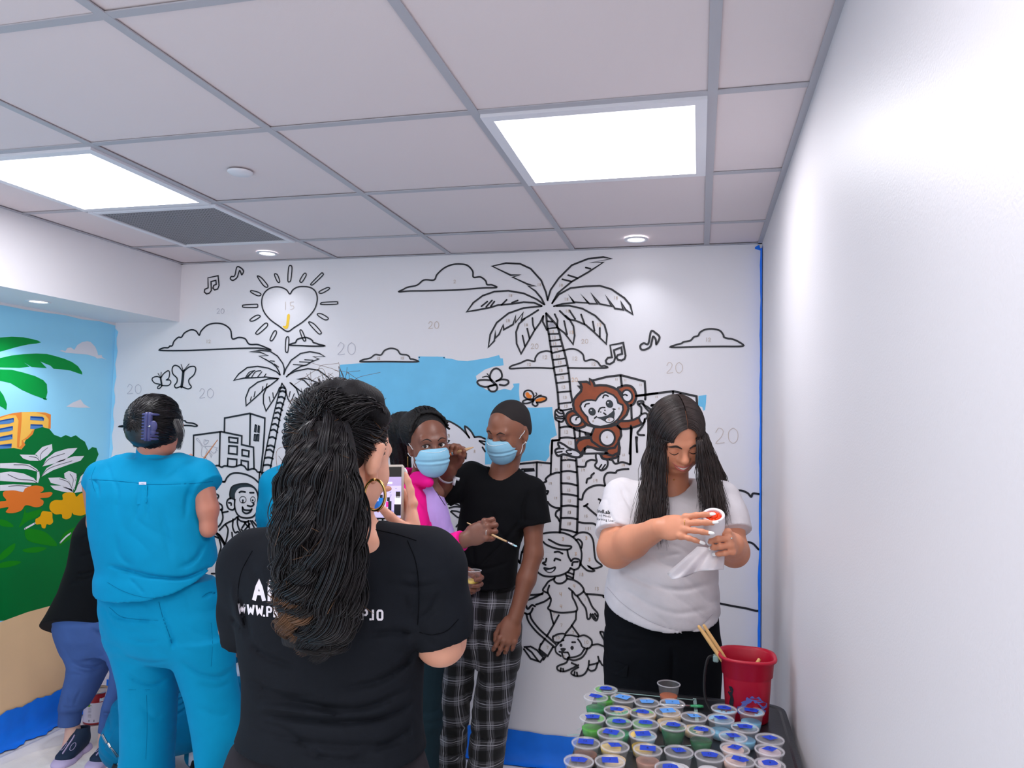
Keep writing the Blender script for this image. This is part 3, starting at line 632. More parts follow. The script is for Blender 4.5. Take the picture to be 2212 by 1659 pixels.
M.fill('K', '-400 1700 -50 1700 60 1850 120 2000 110 2100 50 2060 -60 2000 -400 1900', m_leaf, 0)
M.fill('J', '400 0 445 5 440 18 410 12', m_leaf, 0)
M.build('banana_leaves', lm)
M = Motif(True)
M.fill('K', '1015 1090 1060 1075 1115 1095 1150 1040 1210 1030 1268 1072 1320 990 1400 940 1490 922 1550 940 1625 1020 1660 1100 1675 1165 1735 1160 1745 1195 1815 1240 1740 1215 1660 1220 1620 1190 1480 1150 1300 1138 1120 1120', m_white, 0, .0014)
M.build('cloud', lm)
Motif(True).fill('J', '625 80 690 40 760 12 790 55 830 80 855 90 740 90', m_white, 0, .0014).build('cloud', lm)
M = Motif(True)
M.fill('J', '-600 260 0 180 80 155 140 140 205 132 320 130 430 135 478 155 478 290 400 280 330 300 325 340 250 390 215 440 205 485 130 470 0 480 -600 500', m_bldg, 0, .001)
M.fill('J', '-600 250 0 175 80 152 140 138 205 132 205 200 195 330 180 470 160 465 165 330 175 210 150 160 80 160 0 188 -600 270', m_bldo, 0, .0014)
M.fill('J', '340 135 430 138 480 155 478 290 455 285 460 200 430 160', m_bldo, 0, .0014).fill('J', '325 295 310 340 260 385 215 400 240 440 205 480 175 470 205 440 205 400 250 370 290 330 300 310', m_bldo, 0, .0014)
for t in ('-500 270 0 210 130 185 132 225 90 240 0 248 -500 310', '-500 350 0 285 122 262 122 300 90 312 0 325 -500 380', '-500 440 0 365 118 340 118 385 80 395 0 405 -500 470', '-500 520 0 440 112 428 108 470 0 480 -500 540', '285 170 400 175 418 190 412 215 285 205', '288 245 400 250 410 270 330 292 285 290'): M.fill('J', t, m_win, 0, .0018)
for t in ('0 210 130 185 132 215 120 200 0 222', '0 288 122 262 120 290 108 278 0 300', '0 365 118 340 115 372 100 360 0 380', '0 440 112 428 108 455 0 452', '290 170 400 175 415 190 410 212 395 192 290 185', '290 245 400 250 405 262 290 258'): M.fill('J', t, m_wind, 0, .0022)
M.build('yellow_building', lm)
M = Motif(True)
for t in ('330 530 400 460 490 433 495 490 450 540 375 592 350 540', '185 532 330 535 365 560 370 592 280 590 220 570', '400 645 440 570 520 510 640 475 730 470 690 520 600 590 480 625', '385 745 440 660 560 590 700 548 795 545 760 590 640 630 500 680', '0 615 150 610 280 625 350 670 365 695 250 668 100 665 0 660', '0 705 100 692 220 710 320 755 355 800 200 792 60 785 0 780', '0 820 120 812 300 820 215 885 120 870 0 875', '455 752 560 748 640 770 690 850 690 890 600 830 480 800', '605 710 650 685 720 712 725 760 700 870 650 780 610 750', '475 825 580 825 680 860 690 895 580 880 510 860', '720 860 760 740 820 680 860 670 860 860 780 880 700 895', '350 690 370 690 375 745 360 800 345 800'):
    M.fill('J', t, m_white, 0, .0016)
M.lines('J', '275 550 340 560 370 590|380 580 390 520 450 468|400 640 470 570 610 522|385 745 470 660 680 592|130 628 260 635 365 695|75 720 180 765 300 775 350 800|80 832 180 825 300 838|660 715 690 760 685 830|560 760 640 790 680 850|600 840 680 870|710 780 740 720 810 700|700 850 760 790 820 770', 2.5, 1, m_ink, .0022)
M.lines('J', '235 1232 330 1180|570 1362 620 1310 665 1275|790 885 830 862', 9, 1, m_white, .0022)
M.build('white_leaves', lm)
M = Motif(True)
M.fill('J', '-80 1000 0 975 60 965 30 920 40 880 130 870 215 885 240 850 320 825 400 835 410 870 380 895 470 885 495 900 460 935 380 945 410 970 400 1010 340 1030 245 1010 200 1060 120 1085 55 1075 80 1030 0 1040 -80 1045', m_forg, 1, .0024)
Mf = M.build('orange_flower', lm)
M = Motif(True)
M.fill('J', '590 960 590 910 640 888 700 895 720 930 760 900 830 895 870 940 860 1000 820 1030 820 1080 770 1108 700 1100 680 1080 670 1120 630 1143 590 1130 580 1095 520 1095 470 1050 475 990 520 962', m_fyel, 1, .0024)
M.build('yellow_flower', lm)
Motif(True).fill('J', '380 1110 400 1068 450 1070 490 1080 495 1130 500 1170 470 1195 440 1190 425 1228 395 1220 385 1190 340 1190 335 1145 360 1128', m_fyel, 1, .0024).build('yellow_flower', lm)
M = Motif(True)
for t in ('0 1145 70 1160 130 1210 60 1215 0 1195', '180 1220 215 1130 240 1010 245 1080 330 1060 395 1050 350 1120 260 1160', '215 1430 330 1405 440 1415 350 1455 250 1455', '0 1480 60 1420 140 1370 130 1430 60 1500 0 1530', '0 1560 100 1535 200 1545 120 1585 0 1600', '240 1240 350 1240 450 1280 540 1390 400 1380 260 1340', '560 1390 600 1280 700 1220 760 1200 720 1290 640 1340', '840 1040 800 1110 860 1070'): M.fill('J', t, m_gl, 1, .0016)
M.build('bright_leaves', lm)
# ---------------------------------------------------------------- implicit surfaces for bodies and cloth
_rs = np.random.RandomState(3)
_LAT = _rs.rand(32, 32, 32).astype(np.float32)*2-1
def vnoise(P, f=1.0, off=0.0):
    q = np.asarray(P, np.float32)*f+off+100.0; i = np.floor(q).astype(np.int32); t = q-i; t = t*t*(3-2*t); i &= 31; j = (i+1) & 31
    x0, y0, z0 = i[..., 0], i[..., 1], i[..., 2]; x1, y1, z1 = j[..., 0], j[..., 1], j[..., 2]; tx, ty, tz = t[..., 0], t[..., 1], t[..., 2]
    L = _LAT
    a = L[x0, y0, z0]*(1-tx)+L[x1, y0, z0]*tx; b = L[x0, y1, z0]*(1-tx)+L[x1, y1, z0]*tx
    c = L[x0, y0, z1]*(1-tx)+L[x1, y0, z1]*tx; d = L[x0, y1, z1]*(1-tx)+L[x1, y1, z1]*tx
    return (a*(1-ty)+b*ty)*(1-tz)+(c*(1-ty)+d*ty)*tz
def rot(ax, deg):
    return np.array(Matrix.Rotation(math.radians(deg), 3, Vector([float(v) for v in ax])))
class SDF:
    def __init__(s, lo, hi, h):
        s.lo = np.asarray(lo, float); s.h = h; s.n = np.maximum(((np.asarray(hi, float)-s.lo)/h).astype(int)+1, 4)
        s.D = np.full(s.n, .25, np.float32)
    def reg(s, lo, hi):
        a = np.clip(np.floor((np.asarray(lo)-s.lo)/s.h).astype(int), 0, s.n); b = np.clip(np.ceil((np.asarray(hi)-s.lo)/s.h).astype(int)+1, 0, s.n)
        if np.any(b <= a): return None
        sl = tuple(slice(a[i], b[i]) for i in range(3))
        g = [(np.arange(a[i], b[i])*s.h+s.lo[i]).astype(np.float32) for i in range(3)]
        return sl, np.stack(np.meshgrid(*g, indexing='ij'), -1)
    def _un(s, sl, d, k):
        D = s.D[sl]; hh = np.clip(.5+.5*(D-d)/k, 0, 1); s.D[sl] = D*(1-hh)+d*hh-k*hh*(1-hh)
    def _sub(s, sl, d, k):
        D = s.D[sl]; hh = np.clip(.5-.5*(D+d)/k, 0, 1); s.D[sl] = D*(1-hh)-d*hh+k*hh*(1-hh)
    def cap(s, a, b, ra, rb=None, k=.012, sq=None, flat_end=False, sub=False):
        a, b = np.asarray(a, float), np.asarray(b, float); rb = ra if rb is None else rb; m = max(ra, rb)*(max(1, sq[1]) if sq else 1)+k+.02
        r = s.reg(np.minimum(a, b)-m, np.maximum(a, b)+m)
        if r is None: return s
        sl, P = r; ab = b-a; L2 = max(ab@ab, 1e-12); p = P-a.astype(np.float32); t = np.clip(p@(ab/L2).astype(np.float32), 0, 1)
        q = p-t[..., None]*ab.astype(np.float32)
        f = 1.0
        if sq is not None:
            ax = nrm(sq[0]).astype(np.float32); q = q+ax*((q@ax)*(1/sq[1]-1))[..., None]; f = min(1, sq[1])
        d = (np.sqrt((q*q).sum(-1))-(ra+(rb-ra)*t))*f
        if flat_end: d = np.maximum(d, p@nrm(ab).astype(np.float32)-np.float32(math.sqrt(L2)))
        (s._sub if sub else s._un)(sl, d, k); return s
    def chain(s, P, R, k=.012, sq=None):
        for i in range(len(P)-1): s.cap(P[i], P[i+1], R[i], R[i+1], k, sq)
        return s
    def ell(s, c, r, R=None, k=.015, sub=False):
        c = np.asarray(c, float); r = np.broadcast_to(np.asarray(r, float), (3,)); m = r.max()+k+.02
        g = s.reg(c-m, c+m)
        if g is None: return s
        sl, P = g; p = P-c.astype(np.float32)
        if R is not None: p = p@np.asarray(R, np.float32)      # columns of R = local axes
        k0 = np.sqrt(((p/r.astype(np.float32))**2).sum(-1)); k1 = np.sqrt(((p/(r*r).astype(np.float32))**2).sum(-1))+1e-6
        (s._sub if sub else s._un)(sl, k0*(k0-1)/k1, k); return s
    def loft(s, rows, k=.02, yaw=0.0, lean=None, pw=2.0, lo_cap=True, hi_cap=True):
        """rows: (z, cx, cy, half width, half depth) from any order; yaw turns the section about z"""
        rows = np.array(sorted(rows), float); zz = np.linspace(rows[0, 0], rows[-1, 0], 80)
        # smooth the table a little
        T = np.stack([np.interp(zz, rows[:, 0], rows[:, i]) for i in range(1, 5)], -1)
        for _ in range(3): T[1:-1] = (T[:-2]+2*T[1:-1]+T[2:])/4
        m = max(rows[:, 3].max(), rows[:, 4].max())+.03+k
        g = s.reg([rows[:, 1].min()-m, rows[:, 2].min()-m, zz[0]-.03-k], [rows[:, 1].max()+m, rows[:, 2].max()+m, zz[-1]+.03+k])
        if g is None: return s
        sl, P = g; z = P[..., 2]; c = [np.interp(z[0, 0], zz, T[:, i]).astype(np.float32)[None, None, :] for i in range(4)]
        x = P[..., 0]-c[0]; y = P[..., 1]-c[1]; cw, sw = math.cos(yaw), math.sin(yaw); x, y = cw*x+sw*y, -sw*x+cw*y
        if pw == 2.0: q = np.sqrt((x/c[2])**2+(y/c[3])**2)
        else: q = (np.abs(x/c[2])**pw+np.abs(y/c[3])**pw)**(1/pw)
        d = (q-1)*np.minimum(c[2], c[3])
        if lo_cap: d = np.maximum(d, np.float32(rows[0, 0])-z)
        if hi_cap: d = np.maximum(d, z-np.float32(rows[-1, 0]))
        s._un(sl, d, k); return s
    def cut(s, p, n, region=None, k=.004):
        """remove what lies on the side n points to"""
        r = s.reg(*(region or (s.lo, s.lo+s.n*s.h)))
        if r is None: return s
        sl, P = r; n = nrm(n).astype(np.float32); d = -((P-np.asarray(p, np.float32))@n); s._sub(sl, d, k); return s
    def band(s, w=.03): return np.nonzero(np.abs(s.D) < w)
    def pos(s, I): return np.stack([I[i]*s.h+s.lo[i] for i in range(3)], -1).astype(np.float32)
    def folds(s, amp, d, freq=45, warp=2.5, ns=6, off=0.0, c=None, r=None, sharp=.5):
        I = s.band(); P = s.pos(I); d = nrm(d).astype(np.float32)
        ph = (P@d)*freq+warp*vnoise(P, ns, off)+warp*.5*vnoise(P, ns*2.3, off+7)
        v = np.abs(np.sin(ph))**sharp
        m = np.clip(vnoise(P, ns*.7, off+31)*1.6+.45, 0, 1)
        if c is not None: m = m*np.exp(-((P-np.asarray(c, np.float32))**2).sum(-1)/(r*r))
        v2 = np.abs(np.sin(ph*2.3+1.5*vnoise(P, ns*2, off+3)))**.6; s.D[I] += (amp*m*(1-v)+.22*amp*m*(1-v2)).astype(np.float32); return s
    def bumps(s, amp, f=20, off=0.0):
        I = s.band(); P = s.pos(I); s.D[I] += (amp*vnoise(P, f, off)).astype(np.float32); return s
    def crease(s, poly, w, depth, front=True, ymax=None):
        """a wrinkle that runs along a drawn line; w in px of the photo's frame, depth in metres (minus = ridge)"""
        A = np.asarray(poly, float).reshape(-1, 2); I = s.band(.02); P = s.pos(I)
        if ymax is not None:
            k = P[:, 1] < ymax; I = tuple(i[k] for i in I); P = P[k]
        d = P-CAM.astype(np.float32); zf = d@FW; u = 1106+FPX*(d@RT)/zf; v = 829.5-FPX*(d@UP)/zf; best = np.full(len(u), 1e9); tt = np.zeros(len(u))
        C = catmull(A, 4)
        for i in range(len(C)-1):
            e = C[i+1]-C[i]; L = max(e@e, 1e-9); t = np.clip(((u-C[i][0])*e[0]+(v-C[i][1])*e[1])/L, 0, 1)
            dd = (u-C[i][0]-t*e[0])**2+(v-C[i][1]-t*e[1])**2; m = dd < best; best[m] = dd[m]; tt[m] = ((i+t)/(len(C)-1))[m]
        s.D[I] += (depth*np.exp(-best/(w*w*.62))*np.clip(4*tt*(1-tt)+.25, 0, 1)).astype(np.float32); return s
    def sample(s, p):
        q = (np.asarray(p)-s.lo)/s.h; i = np.floor(q).astype(int)
        if np.any(i < 0) or np.any(i >= s.n-1): return .2
        t = q-i; c = s.D[i[0]:i[0]+2, i[1]:i[1]+2, i[2]:i[2]+2]
        c = c[0]*(1-t[0])+c[1]*t[0]; c = c[0]*(1-t[1])+c[1]*t[1]; return float(c[0]*(1-t[2])+c[1]*t[2])
    def surf(s, p, d, dist=.3, off=.0):
        """walk from p along d to the surface; returns the point, off metres outside it"""
        p = np.asarray(p, float); d = nrm(d); t = 0.0; last = 0.0
        while t < dist:
            v = s.sample(p+d*t)
            if v < 0:
                a, b = last, t
                for _ in range(8):
                    m = (a+b)/2
                    if s.sample(p+d*m) < 0: b = m
                    else: a = m
                return p+d*(a-off)
            last = t; t += max(s.h*.6, min(v*.6, .02))
        return p+d*dist
    def spx(s, x, y, off=.0):
        d = nrm(ray(x, y)); return s.surf(CAM+d*.6, d, 3.0, off)
    def mesh(s, name, mats, parent=None, idx=None, smooth_it=1):
        D = s.D; D[0] = D[-1] = .2; D[:, 0] = D[:, -1] = .2; D[:, :, 0] = D[:, :, -1] = .2
        S = D < 0; c = np.zeros(np.array(D.shape)-1, np.int8)
        for a in (0, 1):
            for b in (0, 1):
                for e in (0, 1): c += S[a:D.shape[0]-1+a, b:D.shape[1]-1+b, e:D.shape[2]-1+e]
        A = np.nonzero((c > 0) & (c < 8)); n = len(A[0])
        ids = np.full(c.shape, -1, np.int32); ids[A] = np.arange(n)
        acc = np.zeros((n, 3)); cnt = np.zeros(n)
        cor = [(a, b, e) for a in (0, 1) for b in (0, 1) for e in (0, 1)]
        for i in range(8):
            for j in range(i+1, 8):
                df = np.abs(np.array(cor[i])-np.array(cor[j]))
                if df.sum() != 1: continue
                v0 = D[A[0]+cor[i][0], A[1]+cor[i][1], A[2]+cor[i][2]]; v1 = D[A[0]+cor[j][0], A[1]+cor[j][1], A[2]+cor[j][2]]
                m = (v0 < 0) != (v1 < 0); t = v0[m]/(v0[m]-v1[m])
                acc[m] += np.array(cor[i])+t[:, None]*(np.array(cor[j])-np.array(cor[i])); cnt[m] += 1
        V = (np.stack(A, -1)+acc/cnt[:, None])*s.h+s.lo
        F = []
        for ax in range(3):
            o = [i for i in range(3) if i != ax]; sl0 = [slice(None)]*3; sl1 = [slice(None)]*3; sl0[ax] = slice(0, -1); sl1[ax] = slice(1, None)
            ch = S[tuple(sl0)] != S[tuple(sl1)]; I = np.stack(np.nonzero(ch), -1)
            I = I[(I[:, o[0]] > 0) & (I[:, o[1]] > 0) & (I[:, o[0]] < D.shape[o[0]]-1) & (I[:, o[1]] < D.shape[o[1]]-1)]
            st = S[I[:, 0], I[:, 1], I[:, 2]]
            def cell(d0, d1):
                J = I.copy(); J[:, o[0]] -= d0; J[:, o[1]] -= d1; return ids[J[:, 0], J[:, 1], J[:, 2]]
            q = np.stack([cell(1, 1), cell(0, 1), cell(0, 0), cell(1, 0)], -1)
            fl = st if ax != 1 else ~st
            q[~fl] = q[~fl][:, ::-1]; F.append(q)
        F = np.vstack(F); F = F[(F >= 0).all(1)]
        # one light smoothing pass
        for _ in range(smooth_it):
            a2 = np.zeros_like(V); k2 = np.zeros(len(V))
            for i in range(4):
                e0, e1 = F[:, i], F[:, (i+1) % 4]; np.add.at(a2, e0, V[e1]); np.add.at(k2, e0, 1)
            V = V*.4+.6*(a2/np.maximum(k2, 1)[:, None])
        ii = None
        if idx is not None: ii = idx(V[F].mean(1))
        return mesh_obj(name, V, F, mats, parent, True, ii)

def bake_strips(name, paths, radii, m, parent, sides=3, idx=None):
    """many strands as one mesh: paths (N, K, 3), radii (N, K) or (K,)"""
    P = np.asarray(paths, float); N, K, _ = P.shape; R = np.broadcast_to(np.asarray(radii, float), (N, K))
    d = np.gradient(P, axis=1); d /= np.linalg.norm(d, axis=2, keepdims=True)+1e-9
    ref = np.array([.31, .93, .17]); a = np.cross(d, ref); a /= np.linalg.norm(a, axis=2, keepdims=True)+1e-9; b = np.cross(d, a)
    V = np.stack([P+R[..., None]*(math.cos(2*math.pi*q/sides)*a+math.sin(2*math.pi*q/sides)*b) for q in range(sides)], 2)
    base = (np.arange(N)*K*sides)[:, None, None]+(np.arange(K-1)*sides)[None, :, None]+np.arange(sides)[None, None, :]
    nx = (np.arange(N)*K*sides)[:, None, None]+(np.arange(K-1)*sides)[None, :, None]+((np.arange(sides)+1) % sides)[None, None, :]
    F = np.stack([base, nx, nx+sides, base+sides], -1).reshape(-1, 4)
    ii = None if idx is None else np.repeat(np.asarray(idx), (K-1)*sides) if np.ndim(idx) == 1 else np.repeat(np.asarray(idx)[:, :K-1].ravel(), sides)
    return mesh_obj(name, V.reshape(-1, 3), F, m, parent, True, ii)

def hand(S, wrist, f, n, side, sc=1.0, curl=(20, 25, 25, 30, 35), thumb=(.75, .6, -.35), spread=1.0, k=.006, wr=.024, bend2=1.0, tcurl=20, ring=None):
    """adds a hand to S; f = wrist->knuckles, n = back of hand, side = +1/-1 which side the thumb is on. Returns fingertip frames."""
    f = nrm(f); n = nrm(np.asarray(n, float)-f*(np.asarray(n, float)@f)); t = np.cross(f, n)*side; w = np.asarray(wrist, float)
    R = np.stack([t, f, n], -1)
    S.ell(w+f*.048*sc, (.040*sc, .052*sc, .0155*sc), R, .012)
    S.ell(w+(f*.03+t*.022-n*.006)*sc, (.017*sc, .032*sc, .016*sc), R, .01)
    S.cap(w-f*.02, w+f*.03*sc, wr, .021*sc, .014, (n, .72))
    tips = []
    L = (.070, .078, .072, .056); X = (.030, .010, -.010, -.029); Y = (.086, .090, .086, .078); rad = (.0092, .0094, .0090, .0080)
    for i in range(4):
        p = w+(f*Y[i]+t*X[i])*sc; sp = math.radians((X[i]/.03)*8*spread); d = nrm(f*math.cos(sp)+t*math.sin(sp)); nn = n.copy()
        S.ell(p+n*.001, .0112*sc, None, k)
        pr = p; c = curl[i+1]; rr = rad[i]*sc
        for j, (fr, cm) in enumerate(((.46, 1.0), (.30, 1.25*bend2), (.24, .8*bend2))):
            a = math.radians(c*cm); axis = nrm(np.cross(d, nn)); Rm = np.array(Matrix.Rotation(-a, 3, Vector(axis)))
            d = Rm@d; nn = Rm@nn; q = pr+d*L[i]*fr*sc
            S.cap(pr, q, rr, rr*.93, k); pr = q; rr *= .93
        tips.append((pr, d, nn, rr))
    p = w+(f*.018+t*.026-n*.006)*sc; d = nrm(f*thumb[0]+t*thumb[1]+n*thumb[2]); rr = .0122*sc
    q = p+d*.036*sc; S.cap(p, q, .0145*sc, .0115*sc, .008); pr = q
    ax = nrm(np.cross(d, nrm(f*.9-t*.5)) if abs(d@nrm(f*.9-t*.5)) < .99 else n)
    nn = nrm(np.cross(ax, d))
    for j in range(2):
        d = np.array(Matrix.Rotation(math.radians(tcurl), 3, Vector(ax)))@d; q = pr+d*(.031, .022)[j]*sc; S.cap(pr, q, .0112*sc-.0008*j, .0102*sc-.0012*j, k); pr = q
    tips.append((pr, d, nrm(n*.6+t*.6-d*((n*.6+t*.6)@d)), .0096*sc))
    return tips
def nails(parent, tips, m, ln=.010, w=.0062, which=range(5), tipx=.004):
    b = MB()
    for i in which:
        p, d, nn, r = tips[i]; nn = nrm(nn-d*(nn@d)); s_ = np.cross(d, nn); R = np.stack([s_, d, nn], -1)
        b2 = MB(); b2.ball(p+nn*r*.62+d*tipx, (w, ln, r*.45), 0, 10, 6, R); b2.build('fingernail', m, parent, True)

def face_frame(yaw, pitch, roll=0):
    """columns: right hand side of the face as seen by the viewer in front .. local x, forward, up.  yaw 0 = looking at -Y (towards the camera)"""
    R0 = np.array([[1, 0, 0], [0, -1, 0], [0, 0, 1.]]); R0 = np.stack([[1, 0, 0], [0, -1, 0], [0, 0, 1]], -1).astype(float)
    return rot((0, 0, 1), yaw)@rot((1, 0, 0), pitch)@rot((0, 1, 0), roll)@R0
def head(S, c, R, sc=1.0, ears=True, jaw=1.0, nose=1.0, eyes='open', full=1.0, smile=0.0, wid=1.0, ns=1.0):
    """local x = viewer's right when facing us, y = forward, z = up"""
    c = np.asarray(c, float)
    def W(x, y, z): return c+R@(np.array([x, y, z*ns if z < 0 else z])*sc)
    def E(x, y, z, r, k=.015, sub=False): S.ell(W(x*(wid if abs(x) > .06 else 1), y, z), np.array(r)*sc*np.array([wid if r[0] > .05 else 1, 1, 1]), R, k*sc, sub)
    E(0, -.014, .034, (.077, .096, .086), .02)
    E(0, .022, -.004, (.068, .070, .085), .03)
    E(0, .030, -.055, (.056*jaw, .052, .058), .03)
    E(0, .062, -.092, (.026*jaw, .020, .020), .022)
    for s_ in (-1, 1):
        E(s_*.037*full, .056, -.030, (.027, .026, .030), .022)
        E(s_*.045*jaw, .012, -.072, (.018, .036, .024), .025)
        E(s_*.031, .098, .006, (.021, .016, .0125), .013, True)
        if ears:
            E(s_*.077, -.006, -.008, (.009, .019, .032), .005); E(s_*.0835, .000, -.006, (.006, .009, .018), .005, True)
            E(s_*.074, .000, -.036, (.007, .010, .010), .006)
    S.cap(W(-.040, .077, .026), W(-.012, .086, .022), .011*sc, .009*sc, .016*sc); S.cap(W(.040, .077, .026), W(.012, .086, .022), .011*sc, .009*sc, .016*sc)
    S.cap(W(0, .082, .016), W(0, .107*nose, -.022), .0075*sc, .0110*sc, .014*sc)
    E(0, .105*nose, -.026, (.0135, .0125, .011), .008)
    for s_ in (-1, 1): E(s_*.0125, .093*nose, -.029, (.0085, .0105, .0085), .006)
    for s_ in (-1, 1):
        if eyes == 'open':
            E(s_*.031, .0735, .004, (.0165, .0165, .0140), .006); 
            S.cap(W(s_*.031-.011, .092, .003), W(s_*.031+.011, .092, .003), .0052*sc, .0052*sc, .003*sc, (R[:, 1], 2.4), False, True)
        else:
            E(s_*.031, .0745, .003, (.0170, .0165, .0145), .007)
    # lips and chin crease
    w = .024*(1+.35*smile)
    E(0, .076, -.058, (.030, .022, .020), .018)
    S.cap(W(-w*.75, .088, -.052+.004*smile), W(0, .0965, -.0535), .0045*sc, .0062*sc, .007*sc); S.cap(W(w*.75, .088, -.052+.004*smile), W(0, .0965, -.0535), .0045*sc, .0062*sc, .007*sc)
    S.cap(W(-w*.6, .086, -.062), W(0, .0945, -.0655), .005*sc, .0068*sc, .007*sc); S.cap(W(w*.6, .086, -.062), W(0, .0945, -.0655), .005*sc, .0068*sc, .007*sc)
    E(0, .090, -.080, (.020, .008, .005), .010, True)
    if smile:
        for s_ in (-1, 1): S.cap(W(s_*.030, .080, -.030), W(s_*.037, .072, -.056), .0022*sc, .0022*sc, .012*sc, None, False, True); E(s_*.038*full, .066, -.022, (.020, .016, .018), .02)
    return W
def on_face(S, c, R, sc, x, z, off=.0006):
    """point on the front of the face at local x, z"""
    p0 = c+R@(np.array([x, .16, z])*sc); return S.surf(p0, -R[:, 1], .2, off)
def face_line(S, c, R, sc, pts2, r, name, m, parent, off=.0004, n=8, flat=1.0):
    P = catmull([on_face(S, c, R, sc, x, z, off) for x, z in pts2], 5); r = np.asarray(r, float)
    rr = np.interp(np.linspace(0, 1, len(P)), np.linspace(0, 1, len(r)), r) if r.ndim else r
    return MB().tube(P, rr*sc, n).build(name, m, parent, True)
def eyeball(c, R, sc, sx, parent, look=(0, 0), iris=None):
    p = c+R@(np.array([sx*.031, .0735, .003])*sc); d = nrm(R@np.array([look[0], 1, look[1]]))
    o = MB().ball(p, .0138*sc, 0, 20, 14).build('eye', M_EYE, parent, True)
    a, b = frame(d); b_ = MB()
    b_.lathe(p+d*.0115*sc, [(.0068*sc, .0), (.0058*sc, .0018*sc), (.0002, .0022*sc)], 18, 0, d)
    b_.lathe(p+d*.0133*sc, [(.0030*sc, .0), (.0002, .0012*sc)], 14, 1, d)
    b_.build('iris', [iris or M_IRIS, M_PUP], o, True)
M_EYE = mat('eye_white', rgb(225, 220, 216), .2); M_IRIS = mat('iris_brown', rgb(52, 30, 20), .15); M_PUP = mat('pupil_black', rgb(8, 8, 8), .1)
m_brow = mat('eyebrow_hair', rgb(40, 28, 24), .8); m_lash = mat('eyelashes', rgb(18, 14, 14), .7)

GLYPH = dict(A=['0 0 .5 1 1 0', '.2 .32 .8 .32'], N=['0 0 0 1 1 0 1 1'], W=['0 1 .22 0 .5 .75 .78 0 1 1'], P=['0 0 0 1 .8 1 1 .85 1 .62 .8 .47 0 .47'], R=['0 0 0 1 .8 1 1 .85 1 .62 .8 .47 0 .47', '.55 .47 1 0'],
    O=['.2 0 0 .15 0 .85 .2 1 .8 1 1 .85 1 .15 .8 0 .2 0'], T=['0 1 1 1', '.5 1 .5 0'], I=['.5 0 .5 1'])
def block_text(S, b, txt, x, y, w, h, gap, t, slope=0.0, off=.0012):
    """heavy condensed lettering laid on the cloth; x, y, w, h, t in photo pixels"""
    X = x
    for ch in txt:
        if ch == '.':
            q = [(X, 0), (X+t, 0), (X+t, t), (X, t)]; b.poly([S.spx(u, y+slope*(u-x)-v, off) for u, v in q]); X += t+gap; continue
        ww = t if ch == 'I' else w*(1.35 if ch == 'W' and gap > 5 else 1)
        for k, st in enumerate(GLYPH[ch]):
            a = np.array([float(v) for v in st.split()]).reshape(-1, 2); a = a*np.array([max(ww-t, .01), h-t])+np.array([t/2 if ch != 'I' else 0, t/2]); a[:, 0] += X
            a = np.vstack([a[i]+(a[i+1]-a[i])*f for i in range(len(a)-1) for f in (0, .34, .67)]+[a[-1]])
            d = np.gradient(a, axis=0); d /= np.linalg.norm(d, axis=1, keepdims=True); nn = np.stack([-d[:, 1], d[:, 0]], -1)*t/2; a[0] -= d[0]*t*.35; a[-1] += d[-1]*t*.35
            L = [S.spx(u, y+slope*(u-x)-v, off+.0002*k) for u, v in a+nn]; Rr = [S.spx(u, y+slope*(u-x)-v, off+.0002*k) for u, v in a-nn]; n = len(a)
            b.add(L+Rr, [(i, i+1, n+i+1, n+i) for i in range(n-1)])
        X += ww+gap
def seam(S, par, poly, m, r=.0009, off=.0001, name='seam'):
    A = catmull(np.array(poly, float).reshape(-1, 2), 6); P = [S.spx(x, y, off) for x, y in A]
    return MB().tube(P, r, 5, cap=False).build(name, m, par, True)
def cloth(name, col, rough=.85, bump=.12, scale=700, sheen=.0, var=.05, vs=14): return mat(name, col, rough, bump=bump, bscale=scale, sheen=min(sheen, .02), var=var, vscale=vs, spec=.12)
def text_mesh(txt, size, bold=0.0, spacing=1.0):
    cu = bpy.data.curves.new('lettering', 'FONT'); cu.body = txt; cu.size = size; cu.offset = bold; cu.space_character = spacing; cu.resolution_u = 3; cu.fill_mode = 'FRONT'
    o = bpy.data.objects.new('lettering', cu); COL.objects.link(o); dg = bpy.context.evaluated_depsgraph_get(); dg.update()
    me = bpy.data.meshes.new_from_object(o.evaluated_get(dg)); V = np.array([v.co[:] for v in me.vertices]); F = [tuple(p.vertices) for p in me.polygons]
    bpy.data.objects.remove(o); bpy.data.curves.remove(cu); bpy.data.meshes.remove(me); return V, F
def person(label, base): 
    return thing('person', label, 'person', base)
# ---------------------------------------------------------------- woman in a white T-shirt behind the table
m_skin1 = mat('tan_skin', rgb(212, 144, 112), .48, bump=.03, bscale=900, sss=.25, var=.04, vscale=18)
m_lip1 = mat('rose_lips', rgb(196, 108, 100), .4)
m_nailw = mat('white_nail_polish', rgb(240, 240, 238), .15)
m_teeth = mat('teeth', rgb(235, 230, 222), .3)
m_hair1 = mat('dark_brown_hair', rgb(44, 34, 32), .36, spec=.55, var=.35, vscale=30)
m_wshirt = cloth('white_jersey', rgb(214, 210, 214))
m_bpants = cloth('black_trousers', rgb(17, 19, 24))
m_silver = mat('silver', rgb(220, 215, 210), .2, 1.0); m_gold = mat('gold', rgb(225, 178, 105), .22, 1.0)
m_pap = mat('white_paper', rgb(232, 228, 232), .7, bump=.1, bscale=60)
m_orng = mat('orange_red_plastic', rgb(245, 70, 12), .35); m_prt = mat('black_print', rgb(30, 32, 36), .7)

